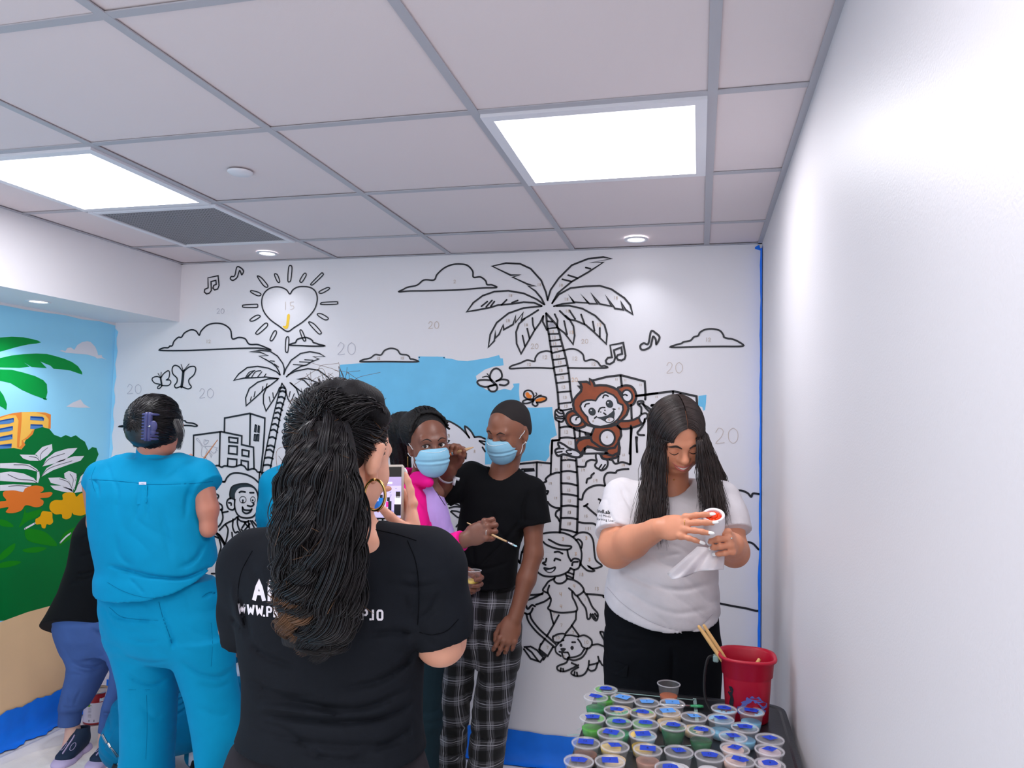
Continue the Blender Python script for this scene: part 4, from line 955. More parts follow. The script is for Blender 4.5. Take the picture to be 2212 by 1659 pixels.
def hair_curtain(pr, name, c, R, sc, falls, m, n=1600, seed=1, r=.0011, K=26, part=lambda y: 0.0, er=(.082, .102, .092), ycent=-.014, zc=.034, yr=(-.098, .070), lift=.004, top_only=False, scat=.006, ends=.03):
    """long hair from a parting: falls = {side: function(u front..back 0..1, v random) -> world end point and mid point}"""
    rs = np.random.RandomState(seed); out = []
    for i in range(n):
        s_ = -1 if rs.rand() < .5 else 1; u = rs.rand(); y0 = yr[1]-(yr[1]-yr[0])*u; lay = rs.rand()*lift
        g = math.sqrt(max(.02, 1-((y0-ycent)/er[1])**2)); th1 = math.radians(88+rs.rand()*10); th0 = part(y0)
        P = []
        for th in np.linspace(th0*s_ if False else 0.02, th1, 9):
            yy = y0+.010*math.sin(th)*(1-2*u if u < .5 else 0)
            P.append(c+R@(np.array([s_*(er[0]+lay)*math.sin(th)*g+part(y0)*(1-th/th1), yy, zc+(er[2]+lay)*math.cos(th)*g])*sc))
        fr3 = falls[s_](u, rs.rand(), rs.rand()); mid, end = fr3[-2:]; P = P+[fr3[0]+rs.randn(3)*.003] if len(fr3) == 3 else P; end = end+rs.randn(3)*scat*1.5+np.array([0, 0, rs.rand()*ends]); mid = mid+rs.randn(3)*scat
        d0 = (P[-1]-P[-2]); ph = rs.rand()*6.28; am = .004*rs.rand()
        Q = catmull(np.array(P+[mid, mid*.45+end*.55+rs.randn(3)*scat*.6, end]), 5)
        idx = np.linspace(0, len(Q)-1, K); Q = np.stack([np.interp(idx, np.arange(len(Q)), Q[:, k]) for k in range(3)], -1)
        tt = np.linspace(0, 1, K); Q[:, 0] += am*np.sin(tt*9+ph)*tt; Q[:, 1] += am*np.cos(tt*8+ph)*tt
        out.append(Q)
    rr = r*np.interp(np.linspace(0, 1, K), [0, .1, .8, 1], [.8, 1, 1, .25])
    return bake_strips(name, np.array(out), rr, m, pr)

def white_woman():
    pr = person('person in a white T-shirt with long dark hair smiling down at a paper cone', at(1440, 1659, 2.6)*np.array([1, 1, 0]))
    sc = 1.03; R = face_frame(22, 33, -5); c = at(1475, 969, 2.47)-R@(np.array([0, .0745, .003])*sc)
    # body: head, neck, arms and hands in one surface
    S = SDF(at(1270, 1250, 2.75)-np.array([.03, .1, .06]), at(1640, 830, 2.8)+np.array([.02, 0, 0]), .0026)
    S.lo[1] = 2.17; S.n[1] = int((2.80-2.17)/S.h); S.D = np.full(S.n, .25, np.float32)
    W = head(S, c, R, sc, ears=False, eyes='closed', full=1.0, smile=1.0, jaw=1.28, ns=.88)
    nb = at(1448, 1062, 2.60)
    S.cap(W(0, -.012, -.055), nb, .052, .060, .02); S.ell(nb+np.array([0, -.01, -.03]), (.10, .07, .05), None, .03)
    sh = at(1345, 1078, 2.60); el = at(1329, 1188, 2.47); wr = at(1424, 1142, 2.33)
    S.chain([sh, sh*.5+el*.5, el, el*.6+wr*.4, wr], [.058, .056, .056, .050, .031], .02)
    f = nrm(at(1500, 1136, 2.27)-wr)
    t1 = hand(S, wr, f, (-.1, -.85, .5), -1, 1.02, (0, 10, 8, 10, 16), spread=1.35, wr=.029, thumb=(.7, .35, -.6))
    sh2 = at(1556, 1085, 2.60); el2 = at(1585, 1192, 2.52); wr2 = at(1582, 1176, 2.40)
    S.chain([sh2, sh2*.5+el2*.5, el2, wr2], [.056, .052, .046, .036], .02)
    f2 = nrm(np.array([-.12, -.95, .22]))
    t2 = hand(S, wr2, f2, (.92, -.25, .25), 1, .98, (0, 62, 62, 60, 55), wr=.032, thumb=(.8, .1, -.5), spread=1.3, bend2=.75)
    body = S.mesh('body', m_skin1, pr, smooth_it=1)
    nails(pr, t1, m_nailw, .0115, .0058, range(4), .007); nails(pr, t2, m_nailw, .0115, .0058, range(4), .007)
    p, d, nn, r_ = t1[1]
    # rings
    k0 = wr+f*.118
    def ring(p, d, r): 
        a, b = frame(d); P = [p+r*(math.cos(q*math.pi/8)*a+math.sin(q*math.pi/8)*b) for q in range(17)]
        return MB().tube(P, .0011, 6, cap=False).build('ring', m_gold, pr, True)
    ring(S.spx(1482, 1131)+np.array([0, .008, 0]), f, .0098)
    q = S.spx(1580, 1163); MB().ball(q, .0032, 0, 10, 6).build('ring', m_silver, pr, True)
    # features
    for s_ in (-1, 1):
        face_line(S, c, R, sc, [(s_*.012, .019), (s_*.028, .026), (s_*.044, .022), (s_*.052, .015)], [.0018, .0036, .0030, .0008], 'eyebrow', m_brow, pr)
        face_line(S, c, R, sc, [(s_*.017, -.002), (s_*.025, -.0065), (s_*.034, -.007), (s_*.046, -.001)], [.0007, .0014, .0015, .0008], 'eyelash', m_lash, pr)
    face_line(S, c, R, sc, [(-.034, -.037), (-.020, -.0455), (0, -.048), (.020, -.0455), (.034, -.037)], [.0010, .0028, .0034, .0028, .0010], 'upper_lip', m_lip1, pr, -.0012)
    face_line(S, c, R, sc, [(-.031, -.041), (-.017, -.056), (0, -.0605), (.017, -.056), (.031, -.041)], [.0012, .0038, .0048, .0038, .0012], 'lower_lip', m_lip1, pr, -.0018)
    face_line(S, c, R, sc, [(-.024, -.0455), (0, -.0535), (.024, -.0455)], [.0006, .0036, .0006], 'teeth', m_teeth, pr, -.0004)
    MB().ball(S.spx(1456, 1036, .001), .0028).build('necklace_pendant', m_gold, pr, True)
    # trousers
    T = SDF(at(1290, 1659, 2.72)*np.array([1, 1, 0])+np.array([-.06, -.28, .0]), at(1580, 1250, 2.78)+np.array([.05, .05, 0]), .0065)
    def row(y, xl, xr, Y, d): a, b = at(xl, y, Y), at(xr, y, Y); return (a[2], (a[0]+b[0])/2, Y, (b[0]-a[0])/2, d)
    T.loft([row(1260, 1312, 1548, 2.61, .12), row(1300, 1306, 1552, 2.61, .125), row(1350, 1304, 1556, 2.61, .125), row(1400, 1304, 1555, 2.62, .12), row(1450, 1308, 1550, 2.62, .10), row(1480, 1312, 1545, 2.62, .085)], .03)
    hl, hr = at(1372, 1410, 2.62), at(1492, 1410, 2.62)
    for s_, hp in ((-1, hl), (1, hr)):
        kx = hp+np.array([s_*.008, -.01, -.38]); an = np.array([hp[0]+s_*.012, 2.66, .05])
        T.chain([hp, kx, an], [.096, .078, .062], .03)
    T.crease([1453, 1400, 1452, 1450, 1450, 1520], 5, .012); T.crease([1310, 1370, 1380, 1383, 1440, 1385, 1500, 1375], 5, .004)
    T.crease([1320, 1340, 1345, 1358, 1385, 1352], 5, .004); T.folds(.006, (.2, .1, 1), 30, 3, 5, 4)
    tr = T.mesh('trousers', m_bpants, pr)
    b = MB()
    for q in ([1308, 1434, 1330, 1437, 1356, 1448], [1356, 1448, 1353, 1463], [1353, 1463, 1325, 1455, 1311, 1446]):
        pass
    P = [T.spx(x, y, .004) for x, y in ((1305, 1424), (1330, 1428), (1357, 1438), (1354, 1464), (1330, 1458), (1310, 1446))]
    P2 = [T.spx(x, y, -.002) for x, y in ((1305, 1424), (1330, 1428), (1357, 1438), (1354, 1464), (1330, 1458), (1310, 1446))]
    b.poly(P); n = len(P); b.add(P+P2, [(i, (i+1) % n, n+(i+1) % n, n+i) for i in range(n)]); b.build('cargo_pocket_flap', m_bpants, tr)
    # shoes
    for s_, hp in ((-1, hl), (1, hr)):
        MB().ball((hp[0]+s_*.012, 2.60, .045), (.048, .13, .045)).build('shoe', mat('black_shoe', rgb(22, 22, 25), .5), pr, True)
    # shirt
    H = SDF(at(1275, 1400, 2.7)+np.array([0, -.3, -.03]), at(1610, 980, 2.8)+np.array([.03, 0, 0]), .0042)
    H.loft([row(1390, 1308, 1552, 2.60, .165), row(1345, 1300, 1558, 2.60, .172), row(1290, 1302, 1557, 2.60, .168), row(1240, 1312, 1554, 2.60, .155), row(1190, 1322, 1552, 2.60, .142), row(1140, 1330, 1556, 2.60, .135),
            row(1100, 1330, 1565, 2.60, .12), row(1070, 1332, 1566, 2.60, .098), row(1048, 1362, 1545, 2.61, .075), row(1030, 1400, 1505, 2.62, .055)], .03)
    for a, b_, cc in ((sh, el, .62), (sh2, el2, .62)):
        e = a+(b_-a)*(cc+(.11 if a[0] < -.1 else 0)); H.chain([a+np.array([0, 0, .004]), e*.5+a*.5], [.070, .074], .03); H.cap(e*.5+a*.5, e+(b_-a)*.02, .073, .076, .02, None, True)
    H.cap(nb+np.array([0, 0, -.02]), nb+np.array([0, -.03, .12]), .064, .08, .008, None, False, True)
    H.ell(S.spx(1448, 1052)+np.array([0, 0, .004]), (.046, .06, .034), None, .01, True)
    A_, B_, C_ = at(1303, 1279, 2.60), at(1556, 1326, 2.60), at(1478, 1376, 2.435)
    nr = np.cross(B_-A_, C_-A_); nr = nr if nr[2] < 0 else -nr; H.cut(A_, nr)
    H.folds(.005, (.35, .2, 1), 50, 3.2, 5, 2.0, at(1430, 1240, 2.5), .3); H.folds(.007, (.8, .1, .5), 60, 3, 8, 5.0, at(1340, 1120, 2.55), .12)
    for q, w, dp in (([1400, 1195, 1440, 1222, 1490, 1228, 1540, 1215], 6, .006), ([1345, 1235, 1400, 1262, 1470, 1275, 1530, 1262], 7, .005), ([1330, 1260, 1390, 1300, 1460, 1325, 1530, 1315], 7, .004), ([1340, 1050, 1352, 1080, 1380, 1125], 4, .006), ([1395, 1190, 1430, 1200, 1470, 1196], 5, .006), ([1310, 1100, 1330, 1130, 1360, 1140], 4, .006)):
        H.crease(q, w, dp)
    H.crease([1311, 1272, 1345, 1308, 1400, 1342, 1460, 1362, 1500, 1362, 1540, 1330], 2.2, .0035)
    shirt = H.mesh('tshirt', m_wshirt, pr)
    m_sw = mat('white_stitching', rgb(176, 170, 178), .9, spec=.05); seam(H, shirt, [1311, 1268, 1345, 1304, 1400, 1340, 1460, 1361, 1500, 1361, 1540, 1326], m_sw, .0008); seam(H, shirt, [1296, 1146, 1320, 1150, 1345, 1146], m_sw, .0008)
    # sleeve print
    def put_text(txt, x, y, size, bold=0, slope=0.0):
        V, F = text_mesh(txt, 1, bold); V = V[:, :2]*size; X = x+V[:, 0]; Yp = y-V[:, 1]+slope*V[:, 0]
        return np.array([H.spx(a, b, .0012) for a, b in zip(X, Yp)]), F
    b = MB()
    for txt, x, y, sz, bo in (('MindLab', 1290, 1107, 10.5, .03), ('Brilliant Minds', 1277, 1115, 7.2, 0), ('Transforming Lives', 1272, 1123, 7.2, 0)):
        V, F = put_text(txt[(0 if sz > 9 else (7 if 'B' in txt[:1] else 5)):] if sz < 9 else txt[1:], x+(0 if sz > 9 else 17), y, sz, bo, .12); b.add(V, F)
    b.build('sleeve_print', m_prt, shirt)
    V, F = put_text('SU', 1430, 1112, 9, .0); MB().add(V, F).build('chest_print', m_prt, shirt)
    # hair
    def fl(u, v, w):
        if u < .62:
            x = 1441-95*u-16*v; return at(1438-52*u-3*v, 956, 2.435+.13*u), at(1437-62*u-8*v, 1012, 2.45+.11*u), at(x, 1185-60*abs(v-.55)-10*w, 2.42+.05*w)
        return at(1398+14*v, 1010, 2.66), at(1372+30*v, 1120-30*w, 2.72)
    def fr(u, v, w):
        if u < .62:
            x = 1508+72*u+18*v; return at(1506+34*u+3*v, 950, 2.44+.13*u), at(1508+52*u+8*v, 1010, 2.455+.11*u), at(x+10*w, 1112+30*v-20*w, 2.43+.05*w)
        return at(1545+10*v, 1015, 2.66), at(1560+18*v, 1125-20*w, 2.62)
    hc = SDF(c-.2, c+.2, .005)
    hc.ell(c+R@np.array([0, -.020, .036]), (.081, .097, .091), R, .01); hc.ell(c+R@np.array([0, -.05, -.02]), (.078, .062, .09), R, .03)
    hc.cut(c+R@np.array([0, .068, 0]), R@np.array([0, 1, -.15]), None, .01)
    hc.mesh('scalp_hair', m_hair1, pr)
    h = hair_curtain(pr, 'hair', c, R, sc, {-1: fl, 1: fr}, m_hair1, 2600, 5, .0012, part=lambda y: .006, yr=(-.10, .076))
    for s_, pts_ in ((-1, [(1420, 945, 2.56), (1412, 1000, 2.54), (1405, 1070, 2.52), (1406, 1125, 2.50)]), (1, [(1520, 945, 2.54), (1524, 1000, 2.54), (1532, 1060, 2.53), (1540, 1100, 2.51)])):
        Z = SDF(at(1340, 1200, 2.7)-np.array([0, .4, 0]), at(1600, 900, 2.8), .007)
        Z.chain([at(*q) for q in pts_], [.030, .036, .034, .02] if s_ < 0 else [.02, .024, .024, .016], .02, ((0, 1, 0), .7)); Z.mesh('hair_mass', m_hair1, pr)
    # white paper cone with the orange insert
    ax = nrm(np.array([-.05, -.52, .84])); top = at(1541, 1112, 2.300)
    t = thing('paper_cone', 'white paper cone with a ruffled orange plastic insert, held in both hands', 'paint tool', top)
    MB().lathe(top, [(.0245, -.03), (.0245, -.004), (.0250, -.001), (.0300, .001), (.0325, 0), (.0330, -.004), (.0315, -.035), (.029, -.075), (.027, -.10), (.001, -.10)], 40, 0, ax).build('cup', m_pap, t, True)
    b = MB(); a1, b1 = frame(ax)
    b.lathe(top, [(.0245, -.012), (.012, -.010), (.001, -.010)], 24, 0, ax)
    for q in range(11):
        an = q*2*math.pi/11; dd = math.cos(an)*a1+math.sin(an)*b1; b.ball(top+dd*.0165-ax*.006, (.0058, .0058, .0045))
    b.lathe(top, [(.0105, -.012), (.0105, -.002), (.008, -.001), (.007, -.008), (.001, -.009)], 20, 0, ax)
    b.build('insert', m_orng, t, True)
    rows_ = []
    up_ = [(1507, 1180), (1520, 1182), (1532, 1184), (1545, 1185), (1558, 1188), (1566, 1192)]; lo_ = [(1440, 1238), (1452, 1252), (1480, 1246), (1512, 1233), (1540, 1232), (1563, 1230)]
    G_ = []
    for i in range(11):
        v = i/10
        for j in range(26):
            u = j/25*5; k = min(int(u), 4); w_ = u-k; ua = np.array(up_[k])*(1-w_)+np.array(up_[k+1])*w_; la = np.array(lo_[k])*(1-w_)+np.array(lo_[k+1])*w_
            p = ua*(1-v)+la*v; G_.append(at(p[0], p[1], 2.335+.03*v*math.sin(u*2.6+1)*(1) - .02*v+.03*(1-v)))
    b = MB(); b.add(G_, [(i*26+j, i*26+j+1, (i+1)*26+j+1, (i+1)*26+j) for i in range(10) for j in range(25)])
    o = b.build('paper_skirt', m_pap, t, True); md = o.modifiers.new('thick', 'SOLIDIFY'); md.thickness = .0012
white_woman()
# ---------------------------------------------------------------- woman taking a photo, nearest the camera
m_skin2 = mat('warm_skin', rgb(226, 166, 140), .48, bump=.03, bscale=900, sss=.25, var=.04, vscale=18)
m_hair2 = mat('black_wavy_hair', rgb(24, 21, 24), .33, spec=.5, var=.5, vscale=40)
m_hcore = mat('hair_core_mass', rgb(22, 20, 23), .6, bump=.6, bscale=160, aniso=(3, 3, .4), spec=.3)  # black hair colour of the solid core under the strands
m_hair2b = mat('brown_hair_ends', rgb(96, 66, 42), .38, spec=.5, var=.3, vscale=40)
m_bshirt = cloth('charcoal_jersey', rgb(25, 28, 34), .85, .15, 900)
m_cpants = cloth('charcoal_trousers', rgb(44, 41, 46))
m_print = mat('white_screen_print', rgb(232, 228, 236), .7, bump=.1, bscale=300)
def rowf(y, xl, xr, Y, d): a, b = at(xl, y, Y), at(xr, y, Y); return (a[2], (a[0]+b[0])/2, Y, (b[0]-a[0])/2, d)
def arc_hair(name, pr, cs, R, er, base, m, n, seed, r=.0011, ok=None, K=22, rough=.003, lift=.006, thmin=18, thmax=125, wav=.002):
    rs = np.random.RandomState(seed); bl = R.T@(base-cs)/er; bl = nrm(bl); out = []
    a, b = frame(bl, (0.1, .2, 1))
    while len(out) < n:
        th = math.radians(thmin+(thmax-thmin)*rs.rand()); ph = rs.rand()*2*math.pi; st = nrm(bl*math.cos(th)+(a*math.cos(ph)+b*math.sin(ph))*math.sin(th))
        loc = st*er
        if ok is not None and not ok(loc): continue
        l = rs.rand()*lift; ph2 = rs.rand()*6.28; sw = rs.randn()*.05; P = []
        for t in np.linspace(0, 1, K):
            a_ = th*(1-t)+.02; q = nrm(bl*math.cos(a_)+(a*math.cos(ph+sw*math.sin(t*3.1))+b*math.sin(ph+sw*math.sin(t*3.1)))*math.sin(a_))
            h = l*math.sin(math.pi*min(1, t*1.1))+wav*math.sin(t*11+ph2)*t*(1-t)*3+.001-.006*max(0, 1-t*9)
            P.append(cs+R@(q*(er+h)))
        out.append(P)
    return bake_strips(name, np.array(out), r*np.interp(np.linspace(0, 1, K), [0, .15, 1], [.5, 1, .8]), m, pr)
def tail_hair(name, pr, C, rad, m, n, seed, nclump=40, K=40, r=.0012, wave=.010, wf=9, flat=.55, frizz=.004, up=(0, 1, 0), mats2=None, ragged=.12, tw=1.0):
    """locks that follow the curve C with half width rad(t)"""
    rs = np.random.RandomState(seed); C = catmull(C, 10); L = len(C); t = np.linspace(0, 1, K); cx = np.stack([np.interp(t*(L-1), np.arange(L), C[:, i]) for i in range(3)], -1)
    d = np.gradient(cx, axis=0); d /= np.linalg.norm(d, axis=1, keepdims=True); sd = np.cross(d, np.array(up, float)); sd /= np.linalg.norm(sd, axis=1, keepdims=True); dp = np.cross(sd, d)
    rr = np.interp(t, np.linspace(0, 1, len(rad)), rad); out = []; idx = []
    cl = []
    for k in range(nclump):
        a = rs.rand()*2*math.pi; q = math.sqrt(rs.rand()); cl.append((q*math.cos(a), q*math.sin(a), rs.rand()*6.28, wf*(.45+1.0*rs.rand()), wave*(.3+1.3*rs.rand()), 1-ragged*rs.rand()*2*(1 if rs.rand() < .6 else 0), rs.rand()))
    for i in range(n):
        k = rs.randint(nclump); u, v, ph, f, am, ln, hl = cl[k]; du, dv = rs.randn(2)*.075; tt = t*ln*(1-.06*rs.rand())
        cxx = np.stack([np.interp(tt, t, cx[:, j]) for j in range(3)], -1); w = np.interp(tt, t, rr)
        sp = np.clip(tt*6, .25, 1); grow = .5+.5*tt
        U = (u*tw+du*(1+.6*tt))*w+am*np.sin(f*tt*1.6+ph)*grow+frizz*rs.randn()*tt; Vv = (v+dv)*w*flat+am*.7*np.cos(f*tt*1.6+ph)*grow
        out.append(cxx+sd*(U*1)[:, None]+dp*Vv[:, None]); idx.append(np.where((tt > .62+.3*hl) & (u < (mats2 or -9)), 1, 0))
    return np.array(out), r*np.interp(t, [0, .1, .85, 1], [.8, 1, .9, .2]), idx

def photographer():
    pr = person('person in a black T-shirt with wavy dark ponytail photographing with a phone', at(720, 1659, 1.36)*np.array([1, 1, 0]))
    sc = 1.0; R = face_frame(168, 12, 0); c = at(811, 998, 1.275)-R@np.array([-.079, -.004, -.010])
    S = SDF((at(440, 1400, 1.4)[0], 1.10, .78), (at(1020, 1300, 1.5)[0]+.02, 1.80, 1.70), .0036)
    W = head(S, c, R, sc, wid=.96)
    S.cap(W(-.078, -.010, .016), W(-.083, -.014, -.030), .012, .009, .006, (R[:, 1], 1.3)); S.cap(W(-.090, -.012, .018), W(-.088, -.016, -.020), .0085, .007, .006, (R[:, 1], 1.6)); S.ell(W(-.080, -.004, -.040), (.008, .010, .011), R, .006)
    nb = at(742, 1150, 1.36)
    S.cap(W(0, -.018, -.05), nb, .052, .062, .02, ((1, 0, 0), 1.08)); S.ell(nb+np.array([0, 0, -.03]), (.14, .07, .05), None, .03)
    shR = at(930, 1228, 1.37); elR = at(952, 1382, 1.40); wrR = at(893, 1175, 1.615)
    S.chain([shR, shR*.5+elR*.5, elR], [.052, .052, .046], .02); S.chain([elR, elR*.6+wrR*.4, wrR], [.046, .044, .027], .02)
    shL = at(545, 1222, 1.37); elL = at(525, 1350, 1.43); wrL = at(770, 1190, 1.64)
    S.chain([shL, elL], [.050, .045], .02); S.chain([elL, elL*.5+wrL*.5, wrL], [.045, .04, .027], .02)
    f = nrm(at(886, 1100, 1.64)-wrR)
    t1 = hand(S, wrR, f, (.80, .55, 0), -1, 1.0, (0, 6, 30, 40, 45), wr=.028, thumb=(.50, .30, -.80), tcurl=10, spread=.6)
    f2 = nrm(at(795, 1125, 1.655)-wrL)
    t2 = hand(S, wrL, f2, (-.5, .75, -.4), 1, .96, (0, 35, 35, 35, 35), wr=.026, thumb=(.8, .4, -.3))
    S.mesh('body', m_skin2, pr)
    nails(pr, t1, m_nailw, .010, .0055, (0,), .006)
    # shirt
    H = SDF((at(455, 1300, 1.35)[0], 1.12, .66), (at(1015, 1300, 1.35)[0], 1.60, 1.50), .0048)
    rows = [rowf(1140, 690, 812, 1.375, .06), rowf(1155, 620, 862, 1.375, .075), rowf(1172, 565, 897, 1.375, .09), rowf(1200, 538, 918, 1.375, .11), rowf(1250, 527, 926, 1.375, .125), rowf(1320, 528, 920, 1.375, .13),
            rowf(1390, 536, 909, 1.38, .13), rowf(1450, 546, 905, 1.38, .13), rowf(1530, 546, 904, 1.38, .135), rowf(1590, 528, 913, 1.38, .145), rowf(1659, 500, 925, 1.38, .155), rowf(1740, 490, 940, 1.38, .16)]
    H.loft(rows, .02, pw=2.3)
    H.chain([at(660, 1180, 1.37), at(560, 1208, 1.37)], [.05, .062], .03); H.chain([at(820, 1180, 1.37), at(915, 1215, 1.37)], [.05, .070], .03)
    def slv(a, b, r0, r1, cut):
        e = a+(b-a)*cut; H.chain([a, a*.4+e*.6], [r0, r0*.3+r1*.7], .035); H.cap(a*.4+e*.6, e, r0*.3+r1*.7, r1, .02, None, True); H.cap(e-(b-a)*.06, e+(b-a)*.1, r1-.012, r1-.011, .003, None, False, True)
    slv(at(540, 1228, 1.37), at(527, 1395, 1.43), .064, .052, .90); slv(at(930, 1240, 1.37), at(960, 1400, 1.40), .070, .062, .84)
    H.cap(nb+np.array([0, 0, -.03]), nb+np.array([.005, .0, .10]), .060, .075, .006, None, False, True)
    A_, B_, C_ = at(502, 1578, 1.37), at(925, 1642, 1.37), at(690, 1678, 1.24)
    nr = np.cross(B_-A_, C_-A_); nr = nr if nr[2] < 0 else -nr; H.cut(A_, nr)
    P = lambda z: [float(v) for v in z.split()]
    for q, w, dp in ((P('560 1510 640 1516 720 1530 800 1525 880 1490'), 9, .012), (P('552 1545 640 1552 730 1560 820 1552 895 1520'), 8, .013), (P('548 1575 640 1600 760 1612 890 1600'), 10, .008), (P('905 1390 880 1430 820 1470 730 1490'), 9, .010), (P('900 1370 850 1365 790 1372'), 8, .008),
                     (P('540 1390 580 1420 640 1440'), 9, .009), (P('540 1470 600 1500 680 1506'), 8, .008), (P('560 1560 620 1580 700 1640'), 9, .008), (P('905 1560 850 1600 760 1640'), 10, .008), (P('900 1345 930 1320 950 1280'), 8, .008), (P('860 1262 900 1268 950 1262'), 7, .007),
                     (P('860 1240 900 1240 940 1230'), 5, .004), (P('520 1290 530 1340 540 1380'), 7, .009), (P('500 1250 505 1300 520 1350'), 7, -.005), (P('530 1200 560 1260 570 1340'), 10, .004), (P('890 1330 900 1290 895 1230'), 10, .005), (P('500 1330 515 1350 530 1365'), 5, .005), (P('640 1620 720 1640 820 1640'), 7, .007), (P('610 1535 680 1545 750 1546'), 5, -.006), (P('560 1528 640 1534 730 1545'), 6, -.007)):
        H.crease(q, w, dp, ymax=1.36)
    H.folds(.007, (.25, .3, 1), 38, 3.5, 5, 1.0, at(720, 1560, 1.25), .16); H.folds(.006, (.8, .1, .6), 45, 3, 6, 3.0, at(920, 1320, 1.3), .12)
    H.crease(P('905 1369 935 1374 965 1366 992 1338'), 2.0, .003, ymax=1.42)
    shirt = H.mesh('tshirt', m_bshirt, pr)
    m_ss = mat('charcoal_stitching', rgb(12, 13, 17), .9, spec=.05); seam(H, shirt, P('780 1137 820 1146 860 1155 900 1168'), m_ss, .0010); seam(H, shirt, P('906 1366 935 1371 966 1362 990 1338'), m_ss, .0009); seam(H, shirt, P('880 1168 898 1215 905 1280 902 1350'), m_ss, .0010); seam(H, shirt, P('545 1190 520 1240 515 1300 528 1350'), m_ss, .0010)
    cr = [at(800, 1139, 1.30), at(838, 1150, 1.31), at(880, 1165, 1.325)]
    def put(txt, x, y, size, wx, slope, bold):
        V, F = text_mesh(txt, 1, bold, 1.0); w0 = V[:, 0].max(); X = x+V[:, 0]*size*wx; Yp = y-V[:, 1]*size+slope*V[:, 0]*size*wx
        return np.array([H.spx(a, b, .0012) for a, b in zip(X, Yp)]), F
    b = MB()
    block_text(H, b, 'AN', 545, 1298, 29, 49, 4, 8.5, .05); block_text(H, b, 'W', 742, 1307, 38, 50, 4, 8.5, .05)
    block_text(H, b, 'WWW', 514, 1327, 17, 24, 2, 4.4, .09); block_text(H, b, '.PROT', 568, 1332, 13, 24, 2.5, 4.4, .09); block_text(H, b, 'AP.IO', 762, 1339, 15, 24, 3, 4.6, .03)
    for a in () and (('AN', 543, 1297, 70, .56, .04, .018), ('W', 736, 1305, 70, .50, .04, .018), ('WWW.PROT', 514, 1328, 33, .74, .10, .016), ('AP.IO', 760, 1339, 34, .74, .05, .016)):
        V, F = put(*a); b.add(V, F)
    b.build('back_print', m_print, shirt)
    # trousers
    T = SDF((at(440, 1659, 1.3)[0], 1.12, -.01), (at(985, 1659, 1.35)[0], 1.66, 1.02), .009)
    T.loft([rowf(1560, 545, 905, 1.39, .11), rowf(1600, 512, 918, 1.39, .13), rowf(1659, 492, 935, 1.39, .15), rowf(1760, 480, 950, 1.39, .16), rowf(1880, 490, 945, 1.39, .14)], .03)
    for s_ in (-1, 1):
        hp = at(715+s_*95, 1800, 1.39); T.chain([hp, np.array([hp[0]+s_*.01, 1.38, .45]), np.array([hp[0]+s_*.01, 1.40, .06])], [.105, .075, .06], .04)
        MB().ball((hp[0]+s_*.01, 1.46, .045), (.048, .135, .045)).build('shoe', mat('black_shoe', rgb(22, 22, 25), .5), pr, True)
    T.crease(P('510 1600 560 1640 590 1700'), 6, .006); T.mesh('trousers', m_cpants, pr)
    # hair
    er = np.array([.083, .102, .093]); cs = c+R@np.array([0, -.016, .036]); base = at(699, 917, c[1]-.095)
    hc = SDF(cs-.16, cs+.16, .004)
    hc.ell(cs, er-.003, R, .01); hc.ell(c+R@np.array([0, -.055, -.01]), (.066, .05, .055), R, .02)
    for px_, py_, yy, rr_ in ((800, 868, 1.24, .026), (765, 856, 1.22, .030), (725, 852, 1.23, .028), (690, 868, 1.22, .026), (662, 892, 1.23, .024), (822, 900, 1.27, .02)):
        hc.ell(at(px_, py_, yy), rr_, None, .02)
    hc.cut(c+R@np.array([0, .078, 0]), R@np.array([0, 1, -.2]), None, .01)
    hc.folds(.004, (.3, .1, 1), 150, 4, 12, 3)
    hc.mesh('scalp_hair', m_hcore, pr)
    ok = lambda l: (l[2] > -.042 or l[1] < -.06) and not (l[1] > .052 and l[2] < .035) and l[2] > -.085
    arc_hair('swept_back_hair', pr, cs, R, er, base, m_hair2, 2600, 3, .0011, ok, lift=.012, wav=.004)
    # messy raised lengths over the crown
    rs = np.random.RandomState(11); out = []
    for i in range(1500):
        x0 = 682+150*rs.rand(); lk = math.sin(x0*.13)*6; s0 = at(x0, 878+30*rs.rand()+abs(x0-745)*.35, 1.33); top = at(x0*.86+.14*735+6*rs.randn(), 850+lk*.6+8*rs.rand()+abs(x0-745)**1.5*.022, 1.235+.012*rs.randn()); e = base+rs.randn(3)*.012
        m1 = top*.5+e*.5+np.array([0, -.022-.012*rs.rand(), .012*rs.randn()])
        Q = catmull(np.array([s0, top, m1, e]), 9); idx = np.linspace(0, len(Q)-1, 24); Q = np.stack([np.interp(idx, np.arange(len(Q)), Q[:, k]) for k in range(3)], -1)
        Q += (np.sin(np.linspace(0, 5, 24)+rs.rand()*6)*.003)[:, None]*rs.randn(3); out.append(Q)
    bake_strips('crown_hair', np.array(out), .0011*np.interp(np.linspace(0, 1, 24), [0, .2, 1], [.3, 1, .8]), m_hair2, pr)
    C = [base+np.array([0, .012, .0]), at(697, 930, 1.165), at(692, 985, 1.15), at(690, 1060, 1.15), at(690, 1150, 1.16), at(688, 1240, 1.185), at(682, 1310, 1.205), at(668, 1360, 1.215), at(654, 1402, 1.22)]
    rad = [.012, .034, .052, .070, .076, .076, .072, .056, .030]
    P1, R1, idx = tail_hair('x', pr, C, rad, None, 8500, 4, 110, 52, .00105, .0135, 17, .55, .0022, mats2=-.15, ragged=.20)
    Z = SDF((at(560, 1100, 1.2)[0], 1.06, at(700, 1420, 1.2)[2]), (at(815, 1100, 1.2)[0], 1.30, at(700, 900, 1.2)[2]), .006)
    CC = catmull(C, 4); rr = np.interp(np.linspace(0, 1, len(CC)), np.linspace(0, 1, len(rad)), rad)*.66
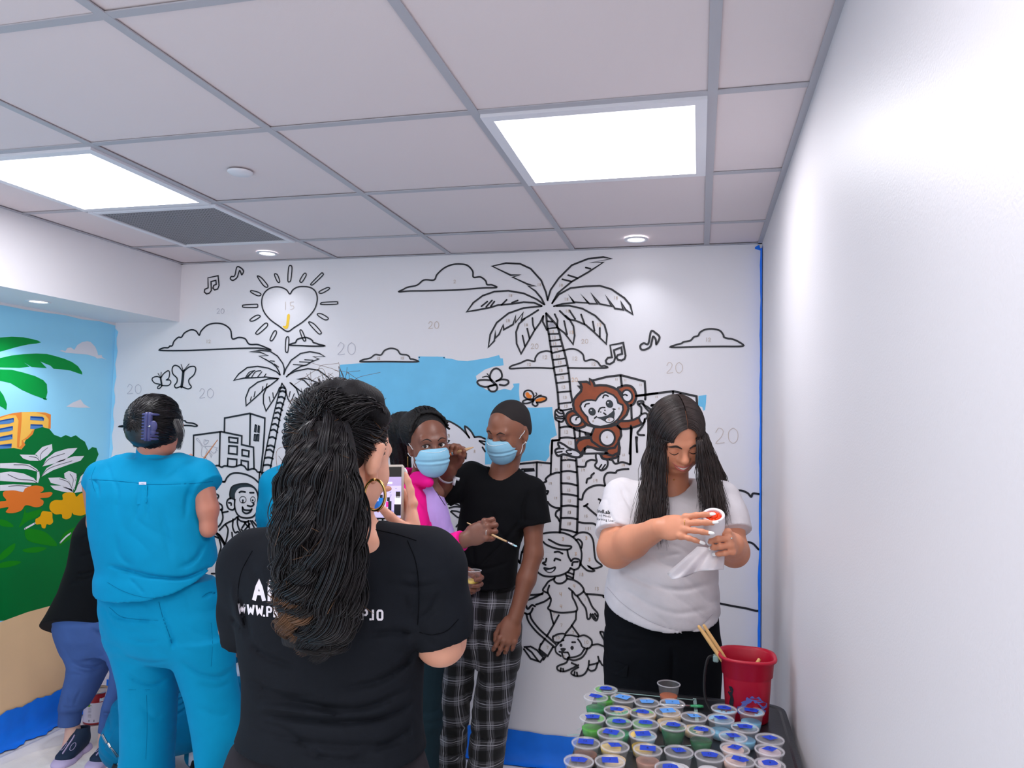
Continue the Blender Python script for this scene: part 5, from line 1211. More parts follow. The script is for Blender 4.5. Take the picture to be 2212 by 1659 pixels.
    for i in range(len(CC)-1): Z.cap(CC[i]+np.array([0, .012, 0]), CC[i+1]+np.array([0, .012, 0]), rr[i], rr[i+1], .02, ((0, 1, 0), .45))
    Z.folds(.006, (1, .2, .15), 120, 4, 9, 3); Z.mesh('ponytail_core', m_hcore, pr)
    bake_strips('ponytail', P1, R1, [m_hair2, m_hair2b], pr, 3, idx)
    # stray hairs
    rs = np.random.RandomState(5); out = []
    for i in range(90):
        if i < 55:
            t0 = rs.randint(8, 44); p = P1[rs.randint(len(P1))][min(t0, 43)]; d = np.array([rs.choice([-1, 1])*.04*rs.rand(), -.012*rs.rand(), -.05*rs.rand()+.02]); out.append(catmull(np.array([p, p+d*.6+rs.randn(3)*.006, p+d*1.4+rs.randn(3)*.012]), 8)[:17])
        else:
            a = rs.rand()*math.pi; p = cs+R@(nrm(np.array([math.cos(a)*1.0, -.3, abs(math.sin(a))]))*er*.98); d = nrm(p-cs)*.025; out.append(catmull(np.array([p, p+d+rs.randn(3)*.008, p+d*1.1+rs.randn(3)*.02]), 8)[:17])
    bake_strips('stray_hair', np.array(out), .00045, m_hair2b, pr)
    # hair tie
    # earring
    e = at(814, 1037, 1.262); ce = at(809.5, 1069, 1.250); b = MB(); P = []
    ux = nrm(np.array([.93, -.25, 0])); rx_, ry_ = .0235, .0272
    for q in range(49):
        a = q*2*math.pi/48; P.append(ce+ux*rx_*math.sin(a)+np.array([.0, 0, 1])*ry_*math.cos(a))
    b.tube(P[1:-1]+[P[0]], .0028, 10); b.tube([P[0], e+np.array([0, 0, .002])], .0008, 6)
    o = b.build('hoop_earring', m_gold, pr, True)
    # ---- the phone
    pc = at(838, 1075, 1.62); t = thing('smartphone', 'smartphone in a pale case held up by the person with the ponytail', 'phone', pc)
    ax = nrm(at(838, 1003, 1.62)-at(836, 1147, 1.62)); rx = nrm(at(875, 1075, 1.62)-at(801, 1075, 1.62)); fz = nrm(np.cross(rx, ax)); PR = np.stack([rx, fz, ax], -1)
    w, h_ = .0735, .146
    MB().box(pc+fz*0, (w+.005, .0095, h_+.005), 0, PR, .006).build('case', mat('beige_phone_case', rgb(196, 188, 178), .5), t, True)
    fr = fz if fz[1] < 0 else -fz
    def scr(x0, x1, z0, z1, m, name, k=1, par=None):
        o_ = fr*(.0050+.0003*k); V = [pc+o_+rx*(x*w/2)+ax*(z*h_/2) for x, z in ((x0, z0), (x1, z0), (x1, z1), (x0, z1))]
        return MB().add(V, [(0, 1, 2, 3)]).build(name, m, par or t)
    def em(n, c_, e): return mat('screen_'+n, c_, .3, emit=e)
    k_ = em('black', rgb(12, 12, 14), .2); sb = scr(-.95, .95, -.97, .97, k_, 'screen', 1)
    scr(-.95, .95, -.62, .66, em('room', rgb(196, 186, 226), .8), 'picture', 2, sb)
    scr(-.95, .95, .38, .66, em('ceiling', rgb(168, 152, 196), .8), 'picture_ceiling', 3, sb); scr(-.1, .35, .44, .5, em('lamp', rgb(240, 238, 255), .9), 'picture_lamp', 4, sb)
    for x0, x1, z0, z1, cc in ((-.95, -.55, -.42, -.1, (30, 90, 170)), (-.55, -.2, -.3, 0, (20, 110, 190)), (-.48, -.28, 0, .1, (30, 30, 40)), (.02, .2, -.1, .02, (20, 20, 28)), (-.05, .12, -.28, -.12, (220, 50, 150)), (.1, .32, -.4, -.1, (35, 35, 42)), (.55, .95, -.2, .05, (235, 232, 240)), (.6, .9, 0, .2, (34, 26, 28)), (.5, .95, -.55, -.2, (26, 28, 36)), (-.1, .28, -.54, -.36, (28, 28, 32)), (.1, .5, -.42, -.40, (40, 70, 170))):
        scr(x0, x1, z0, z1, em('%d_%d' % (cc[0], cc[1]), rgb(*cc), .7), 'picture_figure', 5, sb)
    rs = np.random.RandomState(2)
    for i in range(12): 
        x, z = -.3+1.1*rs.rand(), .02+.32*rs.rand(); scr(x, x+.12*rs.rand()+.02, z, z+.012, em('ink', rgb(60, 58, 90), .5), 'picture_line', 4, sb)
    for i, x in enumerate((-.55, -.2, .1, .45)): scr(x, x+.22, -.705, -.68, em('ui', rgb(220, 215, 120) if i == 2 else rgb(220, 220, 225), .8), 'screen_caption', 3, sb)
    scr(-.85, -.6, -.86, -.78, em('ui2', rgb(190, 200, 220), .7), 'screen_thumbnail', 3, sb); scr(-.35, .35, -.945, -.935, em('ui3', rgb(240, 240, 240), .9), 'screen_bar', 3, sb)
photographer()
# ---------------------------------------------------------------- shared materials
m_skin3 = mat('deep_brown_skin', rgb(118, 74, 58), .42, bump=.03, bscale=900, sss=.12, var=.05, vscale=18)
m_skin4 = mat('brown_skin', rgb(138, 90, 70), .42, bump=.03, bscale=900, sss=.12, var=.05, vscale=18)
m_skin5 = mat('medium_skin', rgb(196, 130, 108), .48, bump=.03, bscale=900, sss=.2)
m_skin6 = mat('light_skin', rgb(222, 178, 160), .48, bump=.03, bscale=900, sss=.2)
m_braid = mat('black_braids', rgb(15, 14, 15), .6, bump=1.0, bscale=140, spec=.35)
m_crop = mat('cropped_hair', rgb(30, 24, 24), .75, bump=.5, bscale=900)
m_mask = mat('surgical_mask_blue', rgb(140, 194, 220), .75, bump=.08, bscale=600, sss=.0)
m_maskw = mat('mask_white', rgb(228, 236, 240), .75)
m_black = cloth('black_cotton', rgb(17, 18, 21), .85, sheen=.05)
m_pink = cloth('magenta_fleece', rgb(222, 24, 132), .8, .2, 500)
m_pinkc = cloth('magenta_rib', rgb(236, 36, 146), .8, .2, 500)
m_lilac = cloth('lilac_jersey', rgb(186, 156, 224), .8)
m_teal = cloth('dark_teal_denim', rgb(24, 42, 50), .85)
m_scrub = cloth('turquoise_scrubs', rgb(0, 140, 186), .7, .08, 900, .1, .03)
m_scrubd = cloth('turquoise_scrubs_shaded', rgb(0, 118, 162), .7, .08, 900, .1, .03)  # same scrubs cloth with its shaded tone put into the colour
m_peri = cloth('periwinkle_joggers', rgb(70, 96, 152), .75, .1, 900)
m_hair3 = mat('black_straight_hair', rgb(30, 28, 31), .32, spec=.55, var=.3, vscale=30)
m_clip = mat('navy_claw_clip', rgb(66, 68, 118), .4)
m_bsh = mat('black_shoe', rgb(22, 22, 25), .5)
Pn = lambda z: [float(v) for v in z.split()]

def plaid():
    m = mat('plaid_flannel', rgb(40, 40, 44), .85, sheen=.1); nt = m.node_tree; b = nt.nodes['Principled BSDF']
    tc = nt.nodes.new('ShaderNodeTexCoord'); nz = nt.nodes.new('ShaderNodeTexNoise'); nz.inputs['Scale'].default_value = 5; nz.inputs['Detail'].default_value = 1
    nt.links.new(tc.outputs['Object'], nz.inputs['Vector'])
    vm = nt.nodes.new('ShaderNodeVectorMath'); vm.operation = 'MULTIPLY_ADD'; vm.inputs[1].default_value = (.055, .055, .055)
    nt.links.new(nz.outputs['Color'], vm.inputs[0]); nt.links.new(tc.outputs['Object'], vm.inputs[2])
    sp = nt.nodes.new('ShaderNodeSeparateXYZ'); nt.links.new(vm.outputs[0], sp.inputs[0])
    def M(op, a, b_=None, c=None):
        n = nt.nodes.new('ShaderNodeMath'); n.operation = op
        for i, v in enumerate((a, b_, c)):
            if v is None: continue
            if isinstance(v, (int, float)): n.inputs[i].default_value = v
            else: nt.links.new(v, n.inputs[i])
        return n.outputs[0]
    def axis(v, per):
        fr = M('FRACT', M('MULTIPLY', v, 1/per)); band = M('LESS_THAN', fr, .48)
        fl = M('FRACT', M('MULTIPLY', v, 4/per)); line = M('LESS_THAN', M('ABSOLUTE', M('SUBTRACT', fl, .5)), .06); f2 = M('LESS_THAN', M('ABSOLUTE', M('SUBTRACT', fr, .24)), .018)
        return band, M('MAXIMUM', M('MULTIPLY', M('MULTIPLY', line, band), .30), f2)
    bx, lx = axis(sp.outputs[0], .066); bz, lz = axis(sp.outputs[2], .082)
    base = M('ADD', M('MULTIPLY', bx, .5), M('MULTIPLY', bz, .5)); cr = nt.nodes.new('ShaderNodeValToRGB'); cr.color_ramp.interpolation = 'CONSTANT'
    cr.color_ramp.elements[0].color = (*rgb(12, 12, 14), 1); e = cr.color_ramp.elements[1]; e.position = .4; e.color = (*rgb(42, 42, 46), 1); e2 = cr.color_ramp.elements.new(.9); e2.color = (*rgb(86, 86, 92), 1)
    nt.links.new(base, cr.inputs[0]); mx = nt.nodes.new('ShaderNodeMix'); mx.data_type = 'RGBA'; nt.links.new(M('MINIMUM', M('MULTIPLY', M('MAXIMUM', lx, lz), .7), 1.0), mx.inputs['Factor'])
    nt.links.new(cr.outputs[0], mx.inputs['A']); mx.inputs['B'].default_value = (*rgb(190, 190, 198), 1); nt.links.new(mx.outputs['Result'], b.inputs['Base Color']); return m
m_plaid = plaid()

def rw(y, xl, xr, Y, d): a, b = at(xl, y, Y), at(xr, y, Y); return (a[2], (a[0]+b[0])/2, Y, (b[0]-a[0])/2, d)
def sdf_px(x0, x1, y0, y1, Ya, Yb, h, pad=.03):
    """grid box that covers the photo window x0..x1, y0..y1 (y1 lower) between depths Ya and Yb"""
    c = [at(x, y, Y) for x in (x0, x1) for y in (y0, y1) for Y in (Ya, Yb)]; lo = np.min(c, 0); hi = np.max(c, 0); lo[1] = Ya; hi[1] = Yb
    lo[0] -= pad; hi[0] += pad; return SDF(lo, hi, h)
def mask_on(pr, S, c, R, sc, ear_l=None, ear_r=None, h=.0024, wx=.066):
    M = SDF(c-.17, c+.17, h)
    for q in ((0, .052, -.045, (wx, .064, .060)), (0, .072, -.030, (.040, .052, .040)), (0, .060, -.080, (.046, .052, .042))):
        M.ell(c+R@(np.array(q[:3])*sc), np.array(q[3])*sc, R, .03)
    # the folded upper edge rides the nose, the sides run to in front of the ears
    U = lambda v: R@np.array(v, float)
    M.cut(c+U((0, .10, -.006))*sc, U((0, -.18, 1)), None, .003)
    M.cut(c+U((0, .09, -.116))*sc, U((0, .35, -1)), None, .006); M.cut(c+U((0, .022, -.05))*sc, U((0, -1, .10)), None, .004)
    I = M.band(.012); P = (M.pos(I)-c)@R/sc; z = P[:, 2]; ph = (z+.055)*2*math.pi/.021
    M.D[I] += (.0026*np.sin(ph+.6*np.abs(P[:, 0])*20)*np.clip((.018-abs(z+.055))*60, 0, 1)+.0012*vnoise(P, 45)).astype(np.float32)
    def ix(C): z = ((C-c)@R/sc)[:, 2]; x = np.abs(((C-c)@R/sc)[:, 0]); return ((z > -.022+0*x)).astype(int)*0
    mo = M.mesh('face_mask', [m_mask, m_maskw], pr, ix)
    b = MB(); Pt = catmull([M.surf(c+R@(np.array([x, .17, -.013-.004*(1-abs(x)/.05)])*sc), -R[:, 1], .2, .0002) for x in (-.05, -.03, -.01, .01, .03, .05)], 5); b.tube(Pt, .0016*sc, 6, flat=.5); b.build('mask_edge', m_maskw, mo, True)
    for s_ in (-1, 1):
        ear = c+R@(np.array([s_*.082, -.004, .014])*sc)
        for z0, z1 in ((-.016, .012), (-.088, -.030)):
            p0 = c+R@(np.array([s_*.057*(.92 if z0 < -.05 else 1), .030, z0])*sc); p1 = c+R@(np.array([s_*.080, -.002, z1])*sc); Q = []
            for f_ in np.linspace(0, 1, 7):
                q_ = p0*(1-f_)+p1*f_; q_ = S.surf(q_+R@np.array([s_*.07, .02, 0]), R@np.array([-s_, -.25, 0]), .12, .0016) if 0 < f_ < 1 else q_; Q.append(q_)
            MB().tube(catmull(Q, 3), .0013*sc, 6).build('ear_loop', m_maskw, mo, True)
    return M
def ponyless_scalp(pr, c, R, sc, er, m, fr=.055, low=-.03, name='hair', h=.0035, infl=0.0, tilt=-.3):
    Hh = SDF(c-.16, c+.16, h); Hh.ell(c+R@(np.array([0, -.014, .034])*sc), np.array(er)*sc, R, .01); Hh.ell(c+R@(np.array([0, -.045, -.012])*sc), np.array([.070, .060, .060])*sc, R, .02)
    U = lambda v: R@np.array(v, float)
    Hh.cut(c+U((0, fr, .07))*sc, U((0, 1, tilt)), None, .006); Hh.cut(c+U((0, 0, low))*sc, U((0, .55, -1)), None, .006); Hh.mesh(name, m, pr); return Hh

# ---------------------------------------------------------------- young man in a black T-shirt and plaid trousers
def plaid_man():
    pr = person('person in a black T-shirt and black plaid trousers with cropped hair and blue mask', at(1040, 1700, 3.12)*np.array([1, 1, 0]))
    sc = 1.02; R = face_frame(-24, 22, 7); c = at(1076, 943, 2.97)-R@(np.array([0, .0745, .003])*sc)
    S = sdf_px(925, 1200, 1440, 870, 2.78, 3.25, .0030)
    W = head(S, c, R, sc, eyes='closed', jaw=1.05)
    nb = at(1083, 1035, 3.09); S.cap(W(0, -.012, -.05), nb, .055, .060, .02); S.ell(nb+np.array([0, 0, -.035]), (.11, .06, .05), None, .03)
    sh = at(1150, 1062, 3.10); el = at(1153, 1195, 3.08); wr = at(1112, 1336, 3.00)
    S.chain([sh, sh*.5+el*.5, el, el*.6+wr*.4, wr], [.044, .042, .038, .038, .026], .02)
    t1 = hand(S, wr, nrm(at(1095, 1385, 2.97)-wr), (.25, -.95, 0), 1, 1.06, (10, 22, 22, 26, 28), wr=.026, thumb=(.8, .4, -.25), spread=.7)
    shl = at(1018, 1025, 3.08); ell_ = at(940, 1080, 3.03); wl = at(975, 1007, 2.90)
    S.chain([shl, ell_], [.044, .040], .02); S.chain([ell_, ell_*.5+wl*.5, wl], [.040, .038, .025], .02)
    t2 = hand(S, wl, nrm(at(984, 970, 2.88)-wl), (-.1, .96, .1), -1, 1.0, (20, 72, 74, 76, 78), wr=.026, thumb=(.85, .35, -.45), tcurl=12)
    S.mesh('body', m_skin4, pr)
    mask_on(pr, S, c, R, sc)
    for s_ in (-1, 1):
        face_line(S, c, R, sc, [(s_*.013, .022), (s_*.028, .030), (s_*.046, .024)], [.0016, .0030, .0010], 'eyebrow', m_brow, pr)
        face_line(S, c, R, sc, [(s_*.018, -.002), (s_*.026, -.006), (s_*.035, -.006), (s_*.045, -.001)], [.0006, .0013, .0013, .0007], 'eyelash', m_lash, pr)
    ponyless_scalp(pr, c, R, sc, (.0785, .098, .0885), m_crop, .050, -.004, 'cropped_hair', tilt=-.15)
    MB().ball(W(.084, .006, -.040), .0035, 0, 10, 6).build('earring', m_silver, pr, True)
    # T-shirt
    H = sdf_px(930, 1200, 1300, 980, 2.85, 3.3, .0045)
    H.loft([rw(1290, 986, 1116, 3.10, .12), rw(1235, 986, 1115, 3.10, .118), rw(1180, 988, 1120, 3.10, .115), rw(1132, 992, 1136, 3.10, .118), rw(1085, 1000, 1150, 3.10, .115), rw(1050, 1003, 1160, 3.10, .095), rw(1028, 1010, 1148, 3.10, .075), rw(1008, 1035, 1120, 3.10, .05)], .03, yaw=.1, pw=2.3)
    e = sh+(el-sh)*.54; H.chain([sh+np.array([0, 0, .004]), sh*.4+e*.6], [.058, .064], .03); H.cap(sh*.4+e*.6, e+np.array([.008, 0, 0]), .064, .070, .02, None, True)
    e2 = shl+(ell_-shl)*.80; H.chain([shl, shl*.4+e2*.6], [.058, .060], .03); H.cap(shl*.4+e2*.6, e2, .060, .062, .02, None, True)
    H.cap(nb+np.array([0, 0, -.02]), nb+np.array([0, -.02, .10]), .056, .068, .006, None, False, True)
    H.ell(H.spx(1080, 1020)+np.array([0, 0, .006]), (.045, .05, .03), None, .01, True)
    H.cut(at(1050, 1277, 2.98), (0, .05, -1))
    H.folds(.008, (.5, .1, .7), 40, 3.4, 5, 2.0, at(1050, 1180, 3.0), .22)
    for q, w, dp in ((Pn('1120 1130 1080 1180 1030 1230'), 5, .008), (Pn('1000 1110 1020 1180 1025 1240'), 5, .006), (Pn('995 1210 1040 1230 1100 1215'), 5, .006), (Pn('1140 1060 1130 1100 1130 1130'), 4, .008), (Pn('1010 1030 1000 1060 985 1085'), 4, .006), (Pn('1060 1100 1080 1150 1110 1190'), 6, .006)): H.crease(q, w, dp)
    H.mesh('tshirt', m_black, pr)
    # trousers
    T = SDF((at(905, 1500, 3.1)[0], 2.88, .015), (at(1145, 1500, 3.1)[0], 3.36, at(1050, 1255, 3.1)[2]), .0058)
    T.loft([rw(1262, 994, 1112, 3.11, .10), rw(1300, 986, 1120, 3.11, .12), rw(1345, 982, 1126, 3.11, .125), rw(1395, 976, 1124, 3.11, .115), rw(1430, 970, 1118, 3.11, .09)], .03, pw=2.4)
    T.loft([rw(1400, 968, 1040, 3.11, .095), rw(1449, 954, 1026, 3.11, .092), rw(1520, 950, 1016, 3.11, .088), rw(1590, 942, 1008, 3.11, .090), rw(1650, 930, 1004, 3.11, .095), rw(1712, 930, 1004, 3.12, .10)], .02)
    T.loft([rw(1400, 1046, 1124, 3.11, .095), rw(1449, 1034, 1116, 3.11, .092), rw(1520, 1022, 1104, 3.11, .088), rw(1590, 1016, 1094, 3.11, .090), rw(1650, 1010, 1086, 3.11, .095), rw(1712, 1008, 1086, 3.12, .10)], .02)
    T.folds(.012, (.15, .2, 1), 40, 3.5, 7, 2.0, at(1010, 1620, 3.05), .28); T.folds(.008, (.9, .2, .3), 40, 3, 5, 6.0, at(1040, 1380, 3.05), .2)
    for q, w, dp in ((Pn('1040 1310 1038 1360 1028 1420 1022 1470'), 5, .010), (Pn('990 1470 1010 1500 1016 1530'), 5, .008), (Pn('1090 1450 1060 1500 1040 1520'), 5, .008), (Pn('960 1560 990 1575 1008 1570'), 5, .010), (Pn('1020 1580 1050 1600 1090 1590'), 5, .010), (Pn('950 1620 980 1635 1002 1630'), 5, .010)): T.crease(q, w, dp)
    T.mesh('plaid_trousers', m_plaid, pr)
    for x in (968, 1048): MB().ball((at(x, 1700, 3.11)[0], 3.05, .04), (.05, .14, .04)).build('shoe', m_bsh, pr, True)
    # hospital wristband
    t = nrm(ell_-wl); a, b_ = frame(t); p = wl*.72+ell_*.28
    q = MB(); q.lathe(p-t*.006, [(.0352, 0), (.0362, .001), (.0362, .011), (.0352, .012)], 28, 0, t); d = p+np.array([.034, -.014, -.004])
    q.box(d+np.array([.012, 0, -.004]), (.028, .003, .013), 0, rot((0, 1, 0), 12)); q.box(d+np.array([.004, -.001, -.018]), (.012, .003, .028), 0, rot((0, 1, 0), 10))
    q.build('wristband', m_maskw, pr, True)
    # marker stick in the raised hand
    p0, p1, p2 = at(971, 981, 2.845), at(1004, 972, 2.845), at(1023, 966, 2.85)
    st = thing('paint_brush', 'short wooden brush with an orange end held up in the raised fist beside the masks', 'brush', p0)
    MB().tube([p0, p0*.85+p1*.15], [.0075, .0078], 12).build('tip', mat('orange_end', rgb(214, 120, 70), .5), st, True)
    MB().tube([p0*.85+p1*.15, p0*.6+p1*.4], [.0080, .0080], 12).build('band', mat('pale_blue_band', rgb(170, 205, 210), .4), st, True)
    MB().tube([p0*.6+p1*.4, p1, p2], [.0076, .0070, .0020], 12).build('handle', mat('tan_wood', rgb(205, 168, 124), .55), st, True)
plaid_man()

# ---------------------------------------------------------------- woman in a magenta hoodie
def pink_woman():
    pr = person('person in a magenta hoodie and lilac top with black braids and blue mask', at(930, 1700, 2.75)*np.array([1, 1, 0]))
    sc = 1.0; R = face_frame(36, 6, -6); c = at(936, 962, 2.66)-R@(np.array([0, .0745, .003])*sc)
    S = sdf_px(840, 1070, 1300, 880, 2.35, 2.95, .0028)
    W = head(S, c, R, sc, eyes='open', jaw=.93, wid=.93)
    nb = at(912, 1048, 2.76); S.cap(W(0, -.014, -.05), nb, .046, .052, .02); S.ell(nb+np.array([0, 0, -.03]), (.09, .06, .05), None, .03)
    wr = at(1010, 1163, 2.52); elb = at(915, 1205, 2.62)
    S.cap(elb, wr, .036, .024, .02)
    t1 = hand(S, wr, nrm(at(1046, 1146, 2.50)-wr), (.05, -.92, .35), -1, 1.0, (10, 58, 62, 64, 66), wr=.025, thumb=(.85, .25, -.45))
    w2 = at(985, 1236, 2.70); S.cap(at(930, 1225, 2.74), w2, .032, .024, .02)
    t2 = hand(S, w2, nrm(np.array([.93, -.12, -.30])), (-.10, .93, .2), 1, 1.0, (8, 38, 42, 44, 46), wr=.025, thumb=(.75, .35, -.65), tcurl=15)
    S.mesh('body', m_skin3, pr)
    mask_on(pr, S, c, R, sc)
    for s_ in (-1, 1):
        eyeball(c, R, sc, s_, pr, (-.35, .02))
        face_line(S, c, R, sc, [(s_*.012, .022), (s_*.028, .031), (s_*.048, .024)], [.0014, .0026, .0008], 'eyebrow', m_brow, pr)
        face_line(S, c, R, sc, [(s_*.016, .003), (s_*.024, .0105), (s_*.036, .011), (s_*.047, .004)], [.0008, .0013, .0013, .0008], 'eyelash', m_lash, pr)
    MB().tube([W(-.082, .004, -.042), W(-.083, .004, -.052), W(-.084, .003, -.078), W(-.083, .002, -.085)], .0012, 6).build('earring', m_gold, pr, True)
    # ring on the brush hand
    q = S.spx(1050, 1151); MB().tube([q+np.array([.0, .004-.004*math.cos(a), .010*math.sin(a)]) for a in np.linspace(-1.3, 1.3, 9)], .0012, 6).build('ring', m_silver, pr, True)
    # hair: scalp mass, crossing band of braid and loose braids
    ponyless_scalp(pr, c, R, sc, (.0755, .098, .090), m_braid, .046, .005, 'scalp_hair')
    Hm = SDF(c-.30, c+.24, .006)
    Hm.chain([c+R@np.array([0, -.07, .05]), at(868, 925, 2.80), at(862, 965, 2.83), at(872, 1005, 2.84)], [.075, .062, .052, .035], .03); Hm.ell(c+R@np.array([-.02, -.035, .05]), (.085, .085, .082), None, .03)
    Hm.cut(c+R@np.array([0, .02, .0]), R@np.array([0, 1, -.25]), None, .01); Hm.folds(.010, (.9, .2, .2), 170, 2, 6, 3); Hm.mesh('braid_bundle', m_braid, pr)
    rs = np.random.RandomState(8); b = MB()
    for i in range(70):
        u = rs.rand(); th = math.radians(-70+150*u)
        a0 = c+R@(np.array([math.sin(th)*.082, .03-.03*rs.rand(), .034+math.cos(th)*.092])); a1 = c+R@(np.array([math.sin(th)*.07-.01, -.05, .050+math.cos(th)*.085]))
        x = 848+26*rs.rand(); P = catmull(np.array([a0, a1, at(x+6, 925+20*rs.rand(), 2.80+.06*rs.rand()), at(x-2+4*rs.randn(), 970, 2.82+.06*rs.rand()), at(x+3*rs.randn(), 1000+60*rs.rand(), 2.82+.06*rs.rand())]), 6)
        P = P+np.stack([np.sin(np.arange(len(P))*2.4+i), np.zeros(len(P)), np.zeros(len(P))], -1)*.0010
        b.tube(P, .0036, 6)
    for k in range(3):
        P = [c+R@np.array([.079*math.sin(th), .034-.018*k-.010*math.cos(th)+.006*math.sin(th*4+k*2), .034+.090*math.cos(th)]) for th in np.linspace(-1.35, 1.12, 40)]
        b.tube(P, [(.0068+.001*math.sin(k))*(1+.22*math.sin(i_*1.5)) for i_ in range(40)], 10)
    b.build('braids', m_braid, pr, True)
    # lilac top
    H = sdf_px(860, 1010, 1400, 1010, 2.5, 3.0, .005)
    H.loft([rw(1390, 880, 984, 2.75, .11), rw(1330, 870, 988, 2.75, .12), rw(1270, 868, 988, 2.75, .125), rw(1200, 868, 987, 2.75, .12), rw(1150, 868, 980, 2.75, .12), rw(1100, 870, 966, 2.75, .11), rw(1060, 875, 952, 2.75, .085), rw(1030, 892, 936, 2.76, .06)], .03)
    H.folds(.007, (.8, .1, .5), 45, 3, 5, 2.0)
    H.crease(Pn('950 1120 962 1180 965 1240 958 1300'), 5, .006)
    lil = H.mesh('lilac_top', m_lilac, pr)
    for k, q in enumerate((Pn('943 1062 962 1092'), Pn('946 1060 968 1092'), Pn('950 1060 972 1092'), Pn('981 1200 986 1235'), Pn('978 1205 984 1245'))):
        P = [H.spx(q[0]+(q[2]-q[0])*t, q[1]+(q[3]-q[1])*t, .001) for t in np.linspace(0, 1, 6)]; MB().tube(P, .0022 if k % 2 else .003, 6, flat=.3).build('shirt_print', m_ink if k != 1 else m_maskw, lil, True)
    # hoodie
    J = sdf_px(835, 1030, 1420, 985, 2.38, 3.0, .005)
    J.loft([rw(1400, 850, 960, 2.765, .125), rw(1300, 848, 962, 2.765, .13), rw(1200, 848, 960, 2.76, .135), rw(1120, 850, 955, 2.76, .135), rw(1075, 854, 948, 2.76, .12), rw(1048, 866, 940, 2.77, .09), rw(1030, 876, 925, 2.78, .06)], .03)
    J.chain([at(880, 1034, 2.80), at(905, 1030, 2.70), at(926, 1042, 2.66)], [.045, .032, .020], .02); J.ell(at(880, 1040, 2.86), (.075, .055, .05), None, .02)
    s0 = at(886, 1075, 2.68); s1 = at(905, 1195, 2.60); s2 = at(1001, 1167, 2.525)
    J.chain([s0, s0*.5+s1*.5, s1], [.062, .058, .055], .03); J.chain([s1, s1*.45+s2*.55], [.054, .042], .02); J.cap(s1*.45+s2*.55, s2, .040, .034, .012, None, True)
    J.cap(nb+np.array([0, -.01, -.03]), nb+np.array([.0, -.04, .12]), .046, .060, .008, None, False, True)
    # open front: everything on the belly side of the zip
    zl = at(950, 1110, 2.64); d_ = at(957, 1300, 2.64)-at(934, 1040, 2.64); nn = nrm(np.cross(d_, (-.25, 1, 0))); nn = nn if nn[0] > 0 else -nn
    I = J.band(.2); P = J.pos(I); k = ((P-zl)@nn > 0) & ((P-s1)@nrm(np.array([0., .9, 1.])) > .045); D_ = J.D[I]; D_[k] = np.maximum(D_[k], ((P[k]-zl)@nn)); J.D[I] = D_
    J.folds(.010, (.9, .2, .2), 55, 3, 5, 2.0, at(925, 1130, 2.62), .13); J.folds(.007, (.8, .1, .6), 60, 3, 6, 7.0, at(950, 1190, 2.55), .08)
    for q, w, dp in ((Pn('935 1070 940 1110 936 1160 938 1200'), 3, .010), (Pn('922 1075 928 1120 925 1170'), 4, .008), (Pn('945 1100 946 1150 944 1195'), 2.5, .007), (Pn('880 1045 900 1050 925 1068 932 1085'), 4, .008), (Pn('880 1068 905 1080 925 1110'), 4, .006), (Pn('975 1163 980 1180 978 1200'), 2.2, .004)): J.crease(q, w, dp)
    ho = J.mesh('hoodie', m_pink, pr)
    MB().lathe(s2-(s2-s1)*.14, [(.0340, 0), (.0365, .003), (.0360, .022), (.033, .026), (.028, .026)], 26, 0, s2-s1).build('cuff', m_pinkc, ho, True)
    # trousers
    T = SDF((at(880, 1500, 2.75)[0], 2.55, .012), (at(1000, 1500, 2.75)[0], 2.95, at(900, 1340, 2.75)[2]), .007)
    T.loft([rw(1345, 876, 984, 2.76, .10), rw(1400, 872, 968, 2.76, .11), rw(1450, 874, 956, 2.76, .10)], .03)
    T.chain([at(915, 1420, 2.70), at(918, 1560, 2.70), np.array([at(915, 1700, 2.72)[0], 2.72, .05])], [.075, .062, .05], .03); T.chain([at(908, 1420, 2.82), at(905, 1560, 2.84), np.array([at(905, 1700, 2.86)[0], 2.86, .05])], [.07, .06, .05], .03)
    T.folds(.006, (.2, .2, 1), 40, 3, 6, 2); T.mesh('jeans', m_teal, pr)
    for y_, x in ((2.68, 918), (2.80, 905)): MB().ball((at(x, 1700, y_)[0]+.03, y_-.02, .04), (.11, .05, .04)).build('shoe', m_bsh, pr, True)
    # brush
    p0, p1, p2, p3 = at(1009, 1129, 2.525), at(1056, 1152, 2.508), at(1095, 1170, 2.49), at(1117, 1181, 2.48)
    t = thing('paint_brush', 'long thin paint brush with a pale blue tip held across the black T-shirt', 'brush', p0)
    MB().tube([p0, p1*.5+p0*.5, p1, p2], [.0018, .0032, .0038, .0030], 10).build('handle', mat('tan_wood', rgb(205, 168, 124), .55), t, True)
    MB().tube([p2, p2*.35+p3*.65], [.0032, .0036], 10).build('ferrule', m_silver, t, True); MB().tube([p2*.35+p3*.65, p3*.9+p2*.1, p3], [.0036, .0052, .0016], 10, flat=.6).build('bristles', mat('pale_blue_paint', rgb(160, 205, 215), .4), t, True)
pink_woman()

